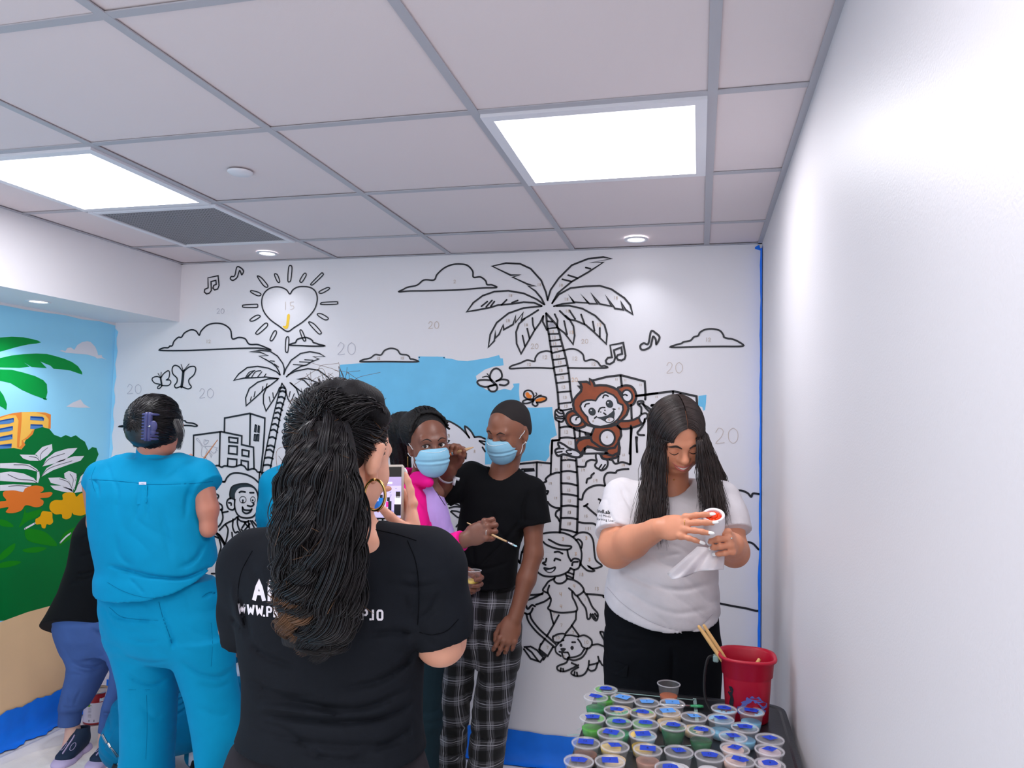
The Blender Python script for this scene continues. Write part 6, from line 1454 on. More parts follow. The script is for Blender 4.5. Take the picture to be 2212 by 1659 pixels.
# ---------------------------------------------------------------- standing nurse seen from behind
def claw_clip(pr, o, up, rt, out):
    b = MB(); R = np.stack([rt, out, up], -1)
    for s_ in (-1, 1):
        for k in range(9):
            z = -.044+k*.011; a = o+R@np.array([s_*.004, .012, z]); P = catmull([a, o+R@np.array([s_*.014, .016, z]), o+R@np.array([s_*.024, .006, z]), o+R@np.array([s_*.028, -.010, z])], 3)
            if s_ < 0 or k in (0, 1, 2, 8): b.tube(P, [.0042]*(len(P)-2)+[.0032, .0018], 7)
        b.tube([o+R@np.array([s_*.006, .014, z]) for z in np.linspace(-.052, .052, 9)], [.006]+[.0085]*7+[.006], 8)
    b.ball(o+R@np.array([.020, .018, .002]), (.016, .006, .020), 0, 14, 8, R); b.ball(o+R@np.array([.018, .016, -.020]), (.012, .006, .012), 0, 12, 8, R)
    b.tube([o+R@np.array([-.002, .019, 0]), o+R@np.array([.014, .026, .001])], .0022, 6, 1)
    b.build('claw_clip', [m_clip, m_silver], pr, True)
def nurse():
    pr = person('person seen from behind in bright turquoise scrubs, dark hair held by a navy claw clip', at(350, 1800, 2.42)*np.array([1, 1, 0]))
    sc = 1.0; R = face_frame(176, 10, 0); c = at(338, 925, 2.43)
    S = sdf_px(180, 480, 1240, 850, 2.15, 2.72, .0042)
    W = head(S, c, R, sc); nb = at(332, 985, 2.44); S.cap(W(0, -.02, -.05), nb, .045, .050, .02)
    shL, elL = at(206, 1050, 2.44), at(212, 1140, 2.36); shR, elR = at(438, 1055, 2.44), at(450, 1142, 2.43); wR = at(430, 1040, 2.70); wL = at(250, 1110, 2.62)
    elL = at(213, 1128, 2.52)
    S.chain([shL, elL, wL], [.046, .040, .028], .02); S.chain([shR, at(449, 1100, 2.43), elR, wR], [.044, .037, .028, .024], .02)
    fR = nrm(np.array([-.15, .5, .8])); hand(S, wR, fR, (1, 0, 0), -1, 1, (0, 50, 50, 50, 50)); S.mesh('body', m_skin5, pr)
    # hair
    er = np.array([.098, .104, .104]); cs = c+R@np.array([.0, -.010, .020]); base = cs+R@(nrm(np.array([.05, -1, -.05]))*er)
    hc = SDF(c-.2, c+.2, .005); hc.ell(cs, er-.003, R, .01); hc.ell(cs+R@np.array([0, -.045, -.045]), (.072, .052, .052), R, .03); hc.cut(c+R@np.array([0, .07, 0]), R@np.array([0, 1, -.2]), None, .01); hc.folds(.003, (.3, .1, 1), 120, 3, 9, 3)
    hc.mesh('scalp_hair', m_hair3, pr)
    arc_hair('swept_up_hair', pr, cs, R, er, base, m_hair3, 1600, 13, .0013, lambda l: l[2] > -.095 and not (l[1] > .07 and l[2] < .03), lift=.006, wav=.003, thmin=14)
    rs = np.random.RandomState(4); out = []
    for i in range(170):
        s_ = 1 if i % 3 else -1; x0 = (386 if s_ > 0 else 288)+4*rs.randn(); x1 = (380+10*rs.rand() if s_ > 0 else 289+9*rs.rand()); P = catmull(np.array([at(x0-s_*6, 905, 2.40), at(x0+3*s_, 930, 2.38), at((x0+x1)/2+4*s_, 950, 2.37), at(x1-(4 if s_ > 0 else -2)*rs.rand(), 968+(14 if s_ > 0 else 6)*rs.rand(), 2.37)]), 7)[:20]; out.append(P)
    bake_strips('loose_locks', np.array(out), .0011*np.interp(np.linspace(0, 1, 20), [0, .1, 1], [.4, 1, .3]), m_hair3, pr)
    claw_clip(pr, at(324, 922, 2.318), np.array([0, 0, 1.]), np.array([.97, .24, 0]), np.array([.24, -.97, .05]))
    # scrub top
    H = sdf_px(180, 480, 1310, 950, 2.18, 2.66, .0048)
    H.loft([rw(1310, 232, 456, 2.43, .165), rw(1270, 230, 462, 2.43, .17), rw(1240, 228, 458, 2.43, .165), rw(1222, 232, 455, 2.43, .155), rw(1180, 222, 452, 2.43, .155), rw(1146, 214, 446, 2.43, .15), rw(1100, 208, 438, 2.43, .14), rw(1060, 205, 436, 2.43, .13), rw(1030, 204, 440, 2.43, .11), rw(1005, 222, 430, 2.44, .085), rw(988, 262, 402, 2.44, .065)], .02, pw=2.4)
    H.chain([at(280, 1006, 2.44), at(222, 1030, 2.44)], [.05, .058], .03); H.chain([at(385, 1006, 2.44), at(432, 1030, 2.44)], [.05, .058], .03)
    for a, b_, r0, r1 in ((at(222, 1030, 2.44), at(202, 1056, 2.43), .060, .050), (at(432, 1026, 2.44), at(451, 1052, 2.43), .060, .056)): H.cap(a, b_, r0, r1, .02, None, True)
    H.cap(nb+np.array([0, 0, -.04]), nb+np.array([0, .005, .03]), .066, .064, .01); H.cut(nb+np.array([0, 0, .028]), (0, .25, 1), None, .003)
    A_, B_, C_ = at(229, 1243, 2.43), at(458, 1232, 2.43), at(340, 1296, 2.275); nr = np.cross(B_-A_, C_-A_); nr = nr if nr[2] < 0 else -nr; H.cut(A_, nr)
    for q, w, dp in ((Pn('236 1221 280 1232 340 1246 400 1248 452 1226'), 4.5, .016), (Pn('256 1236 300 1244 340 1250'), 4, .007), (Pn('300 1052 298 1090 290 1130'), 6, .005), (Pn('319 1050 318 1080 318 1120'), 3, .007), (Pn('240 1030 255 1060 250 1120'), 5, .005), (Pn('420 1040 405 1070 400 1120'), 6, .005), (Pn('345 1100 360 1160 370 1210'), 10, .006), (Pn('250 1160 260 1200 290 1225'), 7, .006), (Pn('275 1245 300 1270 310 1283'), 4, .006), (Pn('440 1180 420 1210 390 1225'), 6, .007), (Pn('203 1035 212 1050 215 1075'), 3, .006), (Pn('230 1000 240 1025 238 1035'), 4, .004), (Pn('395 1000 380 1020 350 1040'), 5, .004)): H.crease(q, w, dp)
    H.crease(Pn('193 1036 240 1038 290 1043 320 1046 370 1046 420 1044 460 1040'), 1.5, .002); H.crease(Pn('232 1262 280 1285 340 1291 400 1282 450 1255'), 1.5, .0015)
    H.folds(.004, (.9, .1, .3), 35, 3, 4, 2.0, at(340, 1140, 2.3), .3)
    top = H.mesh('scrub_top', m_scrub, pr)
    m_sm = mat('turquoise_stitching', rgb(0, 104, 146), .8, spec=.1)
    seam(H, top, Pn('193 1036 240 1038 290 1043 320 1046 370 1046 420 1044 460 1040'), m_sm, .0012); seam(H, top, Pn('232 1258 262 1275 300 1288 340 1292 400 1283 450 1255'), m_sm, .0009); seam(H, top, Pn('300 966 335 974 368 972'), m_sm, .0010); seam(H, top, Pn('206 1008 198 1030 202 1052 206 1062'), m_sm, .0008)
    V = [H.spx(x, y, .002) for x, y in ((300, 1041), (316, 1041), (316, 1047), (300, 1047))]; MB().add(V, [(0, 3, 2, 1)]).build('neck_label', mat('label_white', rgb(205, 205, 225), .5), top)
    V = [H.spx(x, y, .004) for x, y in ((297, 1048), (318, 1048), (317, 1085), (296, 1090))]; V2 = [H.spx(x, y, -.003) for x, y in ((297, 1048), (318, 1048), (317, 1085), (296, 1090))]
    MB().add(V+V2, [(0, 3, 2, 1), (0, 1, 5, 4), (1, 2, 6, 5), (2, 3, 7, 6), (3, 0, 4, 7)]).build('back_pleat', m_scrub, top)
    # trousers
    T = SDF((at(215, 1500, 2.4)[0], 2.18, .012), (at(535, 1500, 2.4)[0], 2.68, at(350, 1230, 2.4)[2]), .0058)
    T.loft([rw(1236, 236, 452, 2.44, .13), rw(1270, 231, 468, 2.44, .145), rw(1310, 233, 478, 2.44, .155), rw(1353, 239, 488, 2.44, .155), rw(1385, 247, 492, 2.44, .14), rw(1410, 256, 494, 2.44, .10)], .03, pw=2.3)
    T.loft([rw(1370, 243, 372, 2.44, .125), rw(1401, 254, 374, 2.44, .12), rw(1469, 271, 373, 2.44, .11), rw(1530, 275, 369, 2.44, .105), rw(1605, 277, 365, 2.44, .105), rw(1670, 270, 362, 2.44, .11), rw(1830, 268, 358, 2.44, .11)], .02)
    T.loft([rw(1370, 376, 492, 2.44, .125), rw(1401, 380, 494, 2.44, .12), rw(1452, 397, 498, 2.44, .11), rw(1503, 414, 508, 2.44, .105), rw(1571, 427, 522, 2.44, .105), rw(1639, 443, 505, 2.44, .11), rw(1700, 446, 512, 2.44, .11), rw(1830, 446, 515, 2.44, .11)], .02)
    for q, w, dp in ((Pn('345 1300 356 1340 368 1370 371 1395'), 4, .009), (Pn('235 1320 260 1335 300 1340 340 1341'), 4, .009), (Pn('270 1380 310 1388 350 1385'), 4, .005), (Pn('262 1410 290 1425 330 1432 372 1425'), 4, .006), (Pn('272 1455 300 1472 335 1478 368 1462'), 4, .010), (Pn('395 1430 430 1455 470 1463 494 1455'), 5, .010), (Pn('375 1375 372 1400'), 4, .010), (Pn('280 1490 320 1490 360 1485'), 5, .005), (Pn('430 1480 470 1485 500 1475'), 5, .006), (Pn('430 1530 470 1545 500 1540'), 8, .005), (Pn('300 1520 330 1550 350 1545'), 8, .005), (Pn('440 1290 455 1282 470 1283'), 3, .008), (Pn('316 1500 317 1570 316 1659'), 1.5, .002), (Pn('455 1340 458 1400 456 1440'), 1.5, .002)): T.crease(q, w, dp)
    T.folds(.004, (.3, .1, 1), 40, 3, 5, 2.0); tr = T.mesh('scrub_trousers', m_scrub, pr)
    seam(T, tr, Pn('343 1300 352 1335 365 1370 371 1392'), m_sm, .0012); seam(T, tr, Pn('278 1490 300 1490 324 1490'), m_sm, .0009); seam(T, tr, Pn('316 1492 318 1560 315 1640'), m_sm, .0008); seam(T, tr, Pn('456 1345 459 1390 456 1440'), m_sm, .0008); seam(T, tr, Pn('436 1290 452 1280 472 1283'), m_sm, .0010); seam(T, tr, Pn('236 1312 262 1332 300 1338 342 1340'), m_sm, .0008)
    V = [T.spx(x, y, .0012) for x, y in ((468, 1328), (480, 1326), (481, 1341), (470, 1343))]; MB().add(V, [(0, 3, 2, 1)]).build('pocket_label', mat('label_white', rgb(205, 205, 225), .5), tr)
    for x in (315, 480): MB().ball((at(x, 1800, 2.44)[0], 2.50, .045), (.05, .14, .045)).build('shoe', mat('white_shoe', rgb(210, 210, 215), .5), pr, True)
    # brush showing over the shoulder
    p1 = at(470, 950, 2.84); q0 = wR+fR*.085+np.array([-.018, 0, 0]); p0 = q0*.7+p1*.3
    t = thing('paint_brush', 'thin wooden brush handle sticking up behind the turquoise shoulder', 'brush', p0)
    MB().tube([q0-(p1-q0)*.3, p0, p1], [.004, .0034, .0018], 8).build('handle', mat('brown_wood', rgb(178, 122, 88), .5), t, True)
nurse()

# ---------------------------------------------------------------- scrubs wearer mostly hidden behind the ponytail
def hidden_colleague():
    pr = person('person in turquoise scrubs mostly hidden behind the long ponytail, one shoulder showing', at(650, 1700, 2.75)*np.array([1, 1, 0]))
    R = face_frame(170, 5, 0); c = at(676, 948, 2.76); S = sdf_px(540, 800, 1420, 900, 2.5, 3.05, .005)
    head(S, c, R, 1.0); nb = at(672, 1010, 2.78); S.cap(c+R@np.array([0, -.02, -.05]), nb, .05, .056, .02)
    sh, el = at(592, 1060, 2.78), at(578, 1175, 2.80); S.chain([sh, el, at(610, 1150, 3.0)], [.045, .042, .028], .02); S.chain([sh, nb, at(750, 1060, 2.78), at(760, 1170, 2.8)], [.04, .05, .045, .042], .02); S.mesh('body', m_skin5, pr)
    Hh = ponyless_scalp(pr, c, R, 1.0, (.082, .1, .092), m_hair3, .06, .0, 'hair')
    H = sdf_px(545, 800, 1440, 975, 2.5, 3.05, .006)
    H.loft([rw(1430, 590, 752, 2.78, .13), rw(1300, 590, 752, 2.78, .13), rw(1150, 590, 752, 2.78, .135), rw(1080, 588, 755, 2.78, .13), rw(1030, 600, 745, 2.78, .10), rw(1000, 626, 715, 2.78, .065)], .03, pw=2.3)
    H.chain([at(628, 1018, 2.78), at(596, 1045, 2.78), at(586, 1110, 2.78)], [.045, .060, .060], .03); H.cap(at(586, 1105, 2.78), at(582, 1143, 2.79), .056, .052, .02, None, True); H.chain([at(720, 1018, 2.78), at(752, 1050, 2.78), at(758, 1120, 2.78)], [.045, .06, .055], .03)
    H.folds(.006, (.8, .1, .5), 40, 3, 5, 2); H.crease(Pn('600 1040 588 1075 590 1120'), 4, .006); H.mesh('scrub_top', m_scrub, pr)
    T = SDF((at(580, 1500, 2.78)[0], 2.6, .012), (at(770, 1500, 2.78)[0], 2.95, 1.0), .009)
    T.loft([rw(1400, 592, 750, 2.78, .13), rw(1480, 592, 750, 2.78, .12)], .03); 
    for s_ in (-1, 1): T.chain([at(671+s_*38, 1460, 2.78), np.array([at(671+s_*40, 1460, 2.78)[0], 2.78, .06])], [.085, .06], .03); MB().ball((at(671+s_*40, 1460, 2.78)[0], 2.84, .045), (.048, .13, .045)).build('shoe', mat('white_shoe', rgb(210, 210, 215), .5), pr, True)
    T.mesh('scrub_trousers', m_scrubd, pr)
hidden_colleague()

# ---------------------------------------------------------------- person bending over behind the nurse
def shoe(pr, toe, heel, m_up, m_sole, wd=.048):
    toe, heel = np.asarray(toe, float), np.asarray(heel, float); d = nrm(toe-heel); s_ = np.cross(d, (0, 0, 1)); L = np.linalg.norm(toe-heel)
    S = SDF(np.minimum(toe, heel)-[.08, .08, .002], np.maximum(toe, heel)+[.08, .08, .17], .0040)
    R = np.stack([s_, d, [0, 0, 1]], -1)
    for t, w, h_ in ((.04, .040, .020), (.2, .043, .024), (.5, .043, .019), (.75, .050, .020), (.95, .040, .017)): S.ell(heel+d*L*t+np.array([0, 0, .014]), (w*wd/.048, L*.17, h_), R, .03)
    so = S.mesh('sole', m_sole, pr)
    U = SDF(np.minimum(toe, heel)-[.08, .08, .01], np.maximum(toe, heel)+[.08, .08, .17], .0040)
    for t, w, h_, z in ((.10, .033, .045, .055), (.32, .036, .048, .056), (.55, .038, .034, .044), (.78, .040, .022, .034)): U.ell(heel+d*L*t+np.array([0, 0, z]), (w*wd/.048, L*.19, h_), R, .03)
    U.cap(heel+d*L*.18+np.array([0, 0, .07]), heel+d*L*.14+np.array([0, 0, .115]), .036, .036, .02, None, True); U.cut(heel+np.array([0, 0, .020]), (0, 0, -1)); U.cap(heel+d*L*.17+np.array([0, 0, .09]), heel+d*L*.13+np.array([0, 0, .15]), .028, .030, .004, None, False, True)
    u = U.mesh('shoe_upper', m_up, pr)
    P = [U.surf(heel+d*L*t+np.array([0, 0, .2]), (0, 0, -1), .25, .001) for t in np.linspace(.42, .88, 8)]; MB().tube(P, .006, 6, flat=.35, up=(1, 0, 0)).build('shoe_stripe', m_sole, u, True)
    for k in (-1, 1):
        P = [U.surf(heel+d*L*(.66+.10*math.cos(a))+s_*k*(.020+.008*math.sin(a))+np.array([0, 0, .2]), (0, 0, -1), .25, .001) for a in np.linspace(0, 2*math.pi, 14)]; MB().tube(P, .0012, 5).build('shoe_stitching', m_sole, u, True)
def bending_person():
    pr = person('person in a loose black top and periwinkle joggers bending over beside the finished mural', at(180, 1600, 2.85)*np.array([1, 1, 0]))
    m_up = mat('navy_teal_knit', rgb(20, 42, 68), .7, bump=.4, bscale=900); m_so = mat('lavender_foam', rgb(196, 180, 214), .6)
    S = SDF((at(110, 1500, 2.9)[0]-.1, 2.66, .03), (at(330, 1300, 2.9)[0]+.15, 3.15, 1.30), .0055)
    aL, aR = at(153, 1588, 2.93), at(229, 1592, 2.95)
    S.chain([at(158, 1520, 2.93), aL+np.array([0, .01, .01]), aL+np.array([.0, -.01, -.05])], [.036, .028, .029], .02); S.chain([at(245, 1450, 2.94)*.3+aR*.7, aR, aR+np.array([0, -.01, -.05])], [.036, .028, .029], .02)
    for a_, k_, h_ in ((at(158, 1525, 2.93), at(190, 1430, 2.92), at(195, 1345, 2.94)), (at(238, 1520, 2.94), at(268, 1440, 2.94), at(240, 1345, 2.94))): S.chain([a_, k_, h_, at(240, 1200, 2.84)], [.03, .045, .06, .06], .02)
    # arms, neck and head are in front of the hips, behind the nurse
    sh = at(262, 1148, 2.78); S.chain([at(240, 1200, 2.84), sh], [.07, .07], .03); hd = at(300, 1165, 2.72); Rb = face_frame(60, 60, 0); head(S, hd, Rb, .98); S.cap(sh, hd, .055, .055, .02)
    S.chain([at(262, 1150, 2.78), at(290, 1270, 2.74), at(300, 1330, 2.74)], [.042, .036, .026], .02)
    S.mesh('body', m_skin6, pr); ponyless_scalp(pr, hd, Rb, .98, (.082, .1, .092), m_hair3, .06, .0, 'hair')
    # joggers
    T = SDF((at(110, 1500, 2.9)[0]-.1, 2.68, .10), (at(330, 1400, 2.9)[0]+.12, 3.2, 1.0), .0055)
    T.loft([rw(1270, 150, 268, 2.94, .12), rw(1330, 132, 276, 2.94, .15), rw(1365, 134, 276, 2.94, .14), rw(1400, 140, 275, 2.94, .11)], .03)
    T.loft([rw(1350, 130, 238, 2.93, .115), rw(1395, 144, 236, 2.93, .11), rw(1428, 158, 231, 2.93, .10), rw(1450, 156, 222, 2.93, .092), rw(1490, 145, 202, 2.93, .082), rw(1525, 135, 183, 2.93, .068), rw(1532, 134, 172, 2.93, .05), rw(1563, 131, 168, 2.93, .046)], .02)
    T.loft([rw(1350, 210, 280, 2.94, .105), rw(1400, 240, 292, 2.94, .10), rw(1440, 254, 296, 2.94, .09), rw(1480, 246, 290, 2.94, .08), rw(1520, 230, 274, 2.94, .07), rw(1538, 224, 256, 2.94, .05), rw(1577, 218, 246, 2.94, .044)], .02)
    for q, w, dp in ((Pn('158 1430 180 1438 205 1440 228 1430'), 3.5, .012), (Pn('160 1445 190 1452 215 1448'), 3.5, .008), (Pn('200 1360 225 1372 236 1390'), 5, .012), (Pn('136 1527 152 1529 168 1527'), 1.8, .006), (Pn('222 1540 238 1541 252 1540'), 1.8, .006), (Pn('145 1500 150 1515 152 1526'), 3, .005), (Pn('175 1490 165 1510 160 1526'), 3, .005)): T.crease(q, w, dp)
    T.folds(.006, (.3, .1, 1), 45, 3, 6, 2.0, at(190, 1440, 2.85), .12); T.mesh('joggers', m_peri, pr)
    # top
    H = SDF((at(60, 1360, 2.95)[0]-.05, 2.62, at(100, 1420, 2.95)[2]), (at(320, 1200, 2.9)[0], 3.2, at(200, 1085, 2.85)[2]), .0052)
    H.loft([rw(1395, 96, 262, 2.95, .17), rw(1355, 98, 262, 2.95, .165), rw(1316, 124, 268, 2.94, .16), rw(1270, 148, 278, 2.93, .15), rw(1214, 166, 290, 2.90, .14), rw(1170, 172, 292, 2.87, .13), rw(1146, 174, 290, 2.84, .12), rw(1120, 186, 275, 2.82, .09), rw(1105, 200, 262, 2.82, .06)], .02, pw=2.2)
    A_, B_, C_ = at(92, 1357, 2.90), at(262, 1342, 2.80), at(110, 1385, 3.12); nr = np.cross(B_-A_, C_-A_); nr = nr if nr[2] < 0 else -nr; H.cut(A_, nr)
    H.loft([rw(1420, 120, 250, 2.95, .145), rw(1345, 128, 252, 2.95, .145)], .004) if False else None
    for q, w, dp in ((Pn('168 1240 190 1236 220 1228'), 3.5, .010), (Pn('165 1248 185 1250 210 1242'), 3, .007), (Pn('172 1205 190 1196 215 1190'), 3, .008), (Pn('176 1165 190 1156 210 1152'), 3, .006), (Pn('150 1262 165 1258 180 1262'), 3, .006)): H.crease(q, w, dp)
    H.folds(.006, (.3, .2, 1), 40, 3, 5, 2, at(210, 1220, 2.8), .15); H.mesh('black_top', m_black, pr)
    shoe(pr, at(128, 1640, 2.80)*np.array([1, 1, 0]), np.array([aL[0]+.02, aL[1]+.06, 0]), m_up, m_so); shoe(pr, at(200, 1645, 2.83)*np.array([1, 1, 0]), np.array([aR[0]+.03, aR[1]+.06, 0]), m_up, m_so)
bending_person()

# ---------------------------------------------------------------- colleague crouching by the wall
def crouching_person():
    pr = person('person in turquoise scrubs crouching on the floor, white glove on one knee', at(400, 1640, 2.8)*np.array([1, 1, 0]))
    # upper body hidden behind the standing nurse
    S = SDF((at(230, 1600, 2.9)[0], 2.6, .03), (at(560, 1300, 3.0)[0]+.1, 3.25, .98), .0055)
    hd = at(428, 1330, 3.00); Rb = face_frame(160, 30, 0); head(S, hd, Rb, .98); S.cap(hd, at(425, 1392, 2.98), .052, .056, .02)
    w = at(530, 1440, 2.90); S.chain([at(505, 1405, 2.98), at(543, 1388, 2.96), w], [.042, .036, .026], .02); S.chain([at(425, 1400, 2.98), at(350, 1410, 2.98), at(345, 1480, 2.95)], [.05, .045, .04], .02); S.cap(at(425, 1400, 2.98), at(505, 1405, 2.98), .05, .042, .02)
    S.mesh('body', m_skin5, pr); ponyless_scalp(pr, hd, Rb, .98, (.082, .1, .092), m_hair3, .06, .0, 'hair')
    H = SDF((at(300, 1600, 2.9)[0], 2.66, at(400, 1570, 2.9)[2]), (at(560, 1300, 3.0)[0], 3.25, at(400, 1370, 3.0)[2]), .0055)
    H.loft([rw(1560, 345, 475, 2.93, .14), rw(1500, 345, 480, 2.93, .15), rw(1450, 348, 488, 2.95, .14), rw(1410, 355, 495, 2.97, .12), rw(1390, 390, 470, 2.98, .07)], .03)
    H.chain([at(470, 1408, 2.97), at(500, 1412, 2.97)], [.055, .052], .03); H.folds(.009, (.15, .1, 1), 70, 2.5, 6, 2.0)
    for q in (Pn('375 1452 390 1450 402 1456'), Pn('375 1470 392 1466 408 1468'), Pn('378 1500 395 1496 412 1490'), Pn('372 1440 385 1436 396 1438')): H.crease(q, 3, .012)
    H.mesh('scrub_top', m_scrubd, pr)
    T = SDF((at(215, 1600, 2.75)[0]-.05, 2.55, .02), (at(575, 1480, 3.0)[0], 3.2, at(400, 1440, 2.8)[2]), .0055)
    hip = at(300, 1590, 2.80); kn = at(516, 1500, 2.86); T.chain([hip, at(400, 1560, 2.80), kn], [.13, .115, .075], .03, ((0, 1, 0), .9))
    T.chain([at(290, 1540, 2.86), at(280, 1600, 2.80)], [.10, .12], .03); T.chain([kn, at(520, 1560, 2.90), at(505, 1625, 2.95)], [.072, .065, .05], .02)
    T.chain([at(340, 1560, 2.95), at(440, 1560, 3.02), at(430, 1630, 2.92)], [.10, .08, .06], .03)
    T.folds(.009, (.2, .1, 1), 60, 2.5, 6, 5.0); 
    for q in (Pn('370 1550 395 1535 412 1520'), Pn('370 1530 392 1522 410 1508'), Pn('372 1515 390 1510 405 1500')): T.crease(q, 3, .012)
    T.mesh('scrub_trousers', m_scrubd, pr)
    # cargo pocket with scissors
    p = at(262, 1610, 2.66); b = MB(); b.box(p, (.115, .012, .12), 0, rot((0, 1, 0), 28), .004); b.build('cargo_pocket', m_scrubd, pr, True)
    G_ = SDF(at(495, 1475, 3.0)-[.05, .2, .05], at(560, 1420, 3.0)+[.05, .05, .05], .004)
    G_.cap(w+np.array([.004, 0, .015]), at(524, 1458, 2.88), .033, .031, .01, None, True); hand(G_, at(524, 1456, 2.88), nrm(np.array([-.75, -.35, -.25])), (-.2, -.5, .8), 1, .95, (0, 25, 25, 25, 25), wr=.030)
    G_.mesh('white_glove', mat('white_latex', rgb(226, 224, 236), .45), pr)
    for x, yy in ((262, 2.70), (418, 2.82)):
        q = at(x, 1650, yy); heel = np.array([q[0], q[1]+.05, 0]); shoe(pr, heel+np.array([.12, -.22, 0]) if x > 300 else heel+np.array([-.03, -.26, 0]), heel, m_bsh, mat('dark_sole', rgb(60, 60, 66), .6) if x > 300 else m_bsh)
        MB().tube([heel+np.array([.005, -.03, .09]), heel+np.array([0, -.02, .17])], [.036, .038], 16).build('white_sock', mat('white_sock', rgb(222, 220, 232), .8), pr, True)
    a, d = at(218, 1585, 2.60), at(246, 1623, 2.63)
    t = thing('bandage_scissors', 'small steel scissors clipped in the turquoise trouser pocket near the floor', 'scissors', a)
    st = mat('steel', rgb(150, 152, 158), .25, 1.0); MB().box((a*.72+d*.28), (.009, .006, .040), 0, rot((0, 1, 0), -38), .001).build('blade', st, t); MB().box(a*.35+d*.65, (.010, .007, .022), 0, rot((0, 1, 0), -38), .002).build('pivot', m_silver, t)
    for s_ in (-1, 1): MB().tube([a*.35+d*.65, d+np.array([s_*.005, 0, 0]), d+(d-a)*.35+np.array([s_*.006, 0, 0])], .0020, 6).build('handle', st, t, True)
crouching_person()
# ---------------------------------------------------------------- tape, drop cloth, paint can
m_tape = mat('blue_masking_tape', rgb(0, 122, 242), .55, bump=.25, bscale=30, var=.10, vscale=7)
m_tape2 = mat('blue_label_tape', rgb(18, 62, 190), .6, bump=.2, bscale=200); m_tape3 = mat('light_blue_label_tape', rgb(86, 150, 226), .6, bump=.2, bscale=200)
def wall_tape(name, pa, pb, n, label, zt=.142, wav=.006, zb=.0):
    pa, pb = np.array(pa, float), np.array(pb, float); n = np.array(n, float); V = []; K = 90; rs = np.random.RandomState(3)
    for k in range(K+1):
        p = pa+(pb-pa)*k/K; w = wav*(math.sin(k*.7)+.6*math.sin(k*1.9+1)); e = .003+.002*math.sin(k*1.3)
        V += [p+n*.0015+np.array([0, 0, zt+w*.4]), p+n*e+np.array([0, 0, zt*.5]), p+n*.004+np.array([0, 0, .010]), p+n*(.05+w)+np.array([0, 0, .007])]
    F = [(4*k+j, 4*k+4+j, 4*k+5+j, 4*k+1+j) for k in range(K) for j in range(3)]
    b = MB(); b.add(V, F); o = b.build(name, m_tape, None, True); return tag(o, label, 'tape')
wall_tape('masking_tape', (RX-.02, WY-.0045, 0), (LX+.06, WY-.0045, 0), (0, -1, 0), 'wide blue masking tape along the foot of the back wall')
wall_tape('masking_tape', (LX+.0055, WY-.06, 0), (LX+.0055, 1.9, 0), (1, 0, 0), 'wide blue masking tape along the foot of the left mural wall', .165, .012)
b = MB(); V = []
for k in range(61):
    z = .03+(CZ-.02-.03)*k/60; w = .0022*math.sin(k*.9)+.0015*math.sin(k*2.3); V += [(RX-.0075-w*.5-(.003 if z < 1.0 else 0), WY-.003, z), (RX-.002, WY-.006, z), (RX-.003, WY-.055, z)]
b.add(V, [(3*k+j, 3*k+1+j, 3*k+4+j, 3*k+3+j) for k in range(60) for j in range(2)])
b.poly([(RX-.008, WY-.0035, CZ-.03), (RX-.030, WY-.0035, CZ-.022), (RX-.030, WY-.0035, CZ-.014), (RX-.012, WY-.0035, CZ-.004), (RX-.005, WY-.0035, CZ-.03)])
tag(b.build('masking_tape', m_tape, None), 'narrow blue masking tape running up the right corner of the back wall', 'tape')

m_canvas = mat('canvas_drop_cloth', rgb(242, 236, 231), .85, bump=.3, bscale=120, var=.05, vscale=5)
nx, ny = 150, 80; X = np.linspace(LX+.07, -.50, nx); Yv = np.linspace(2.15, WY-.06, ny); gx, gy = np.meshgrid(X, Yv, indexing='ij'); P = np.stack([gx, gy, np.zeros_like(gx)], -1)
hh = np.clip(vnoise(P, 4.0)*.5+.5, 0, 1)**2*.006+(1-np.abs(np.sin(gx*9+3*vnoise(P, 3, 5)+gy*5)))**6*.008+(1-np.abs(np.sin(gy*11-gx*4+3*vnoise(P, 3, 9))))**8*.007+.003
edge = np.minimum(1, np.minimum(gx-X[0], X[-1]-gx)*12+.1); P[..., 2] = hh*edge; P[..., 0] += .012*vnoise(P, 3, 3); P[-1, :, 0] += .03*vnoise(P[-1], 5, 1); 
F = [(i*ny+j, (i+1)*ny+j, (i+1)*ny+j+1, i*ny+j+1) for i in range(nx-1) for j in range(ny-1)]
o = mesh_obj('drop_cloth', P.reshape(-1, 3), F, m_canvas, None, True); md = o.modifiers.new('t', 'SOLIDIFY'); md.thickness = .0015
tag(o, 'crumpled beige canvas drop cloth spread over the floor along the walls', 'drop cloth')

p = atZ(207, 1556, .012); p[2] = .012; m_red = mat('red_can_paint', rgb(150, 22, 34), .35); m_lab = mat('can_label_white', rgb(214, 208, 218), .5); m_steel = mat('brushed_steel', rgb(190, 190, 195), .28, 1.0)
t = thing('paint_can', 'red and white paint can standing on the drop cloth between the blue joggers', 'paint can', p); r = .058
MB().lathe(p, [(.001, 0), (r, 0), (r, .008), (r, .105), (r, .148), (r-.001, .150)], 40, 0, idx=[0, 0, 1, 0, 0]).build('can_body', [m_red, m_lab], t, True)
MB().lathe(p, [(r+.0015, .148), (r+.002, .153), (r-.003, .156), (r-.007, .150), (r-.012, .149), (r-.016, .151), (.001, .151)], 40).build('can_lid', m_steel, t, True)
dirn = nrm((CAM-p)*np.array([1, 1, 0])); sdn = np.array([dirn[1], -dirn[0], 0])*-1
def on_can(u, z, off=.0008): a = u/r; d = dirn*math.cos(a)+sdn*math.sin(a); return p+d*(r+off)+np.array([0, 0, z])
V, F = text_mesh('BEHR', .020, .0012); MB().add([on_can(v[0]+.012, .110+v[1]) for v in V], F).build('can_lettering', m_maskw, t)
b = MB(); rs = np.random.RandomState(1)
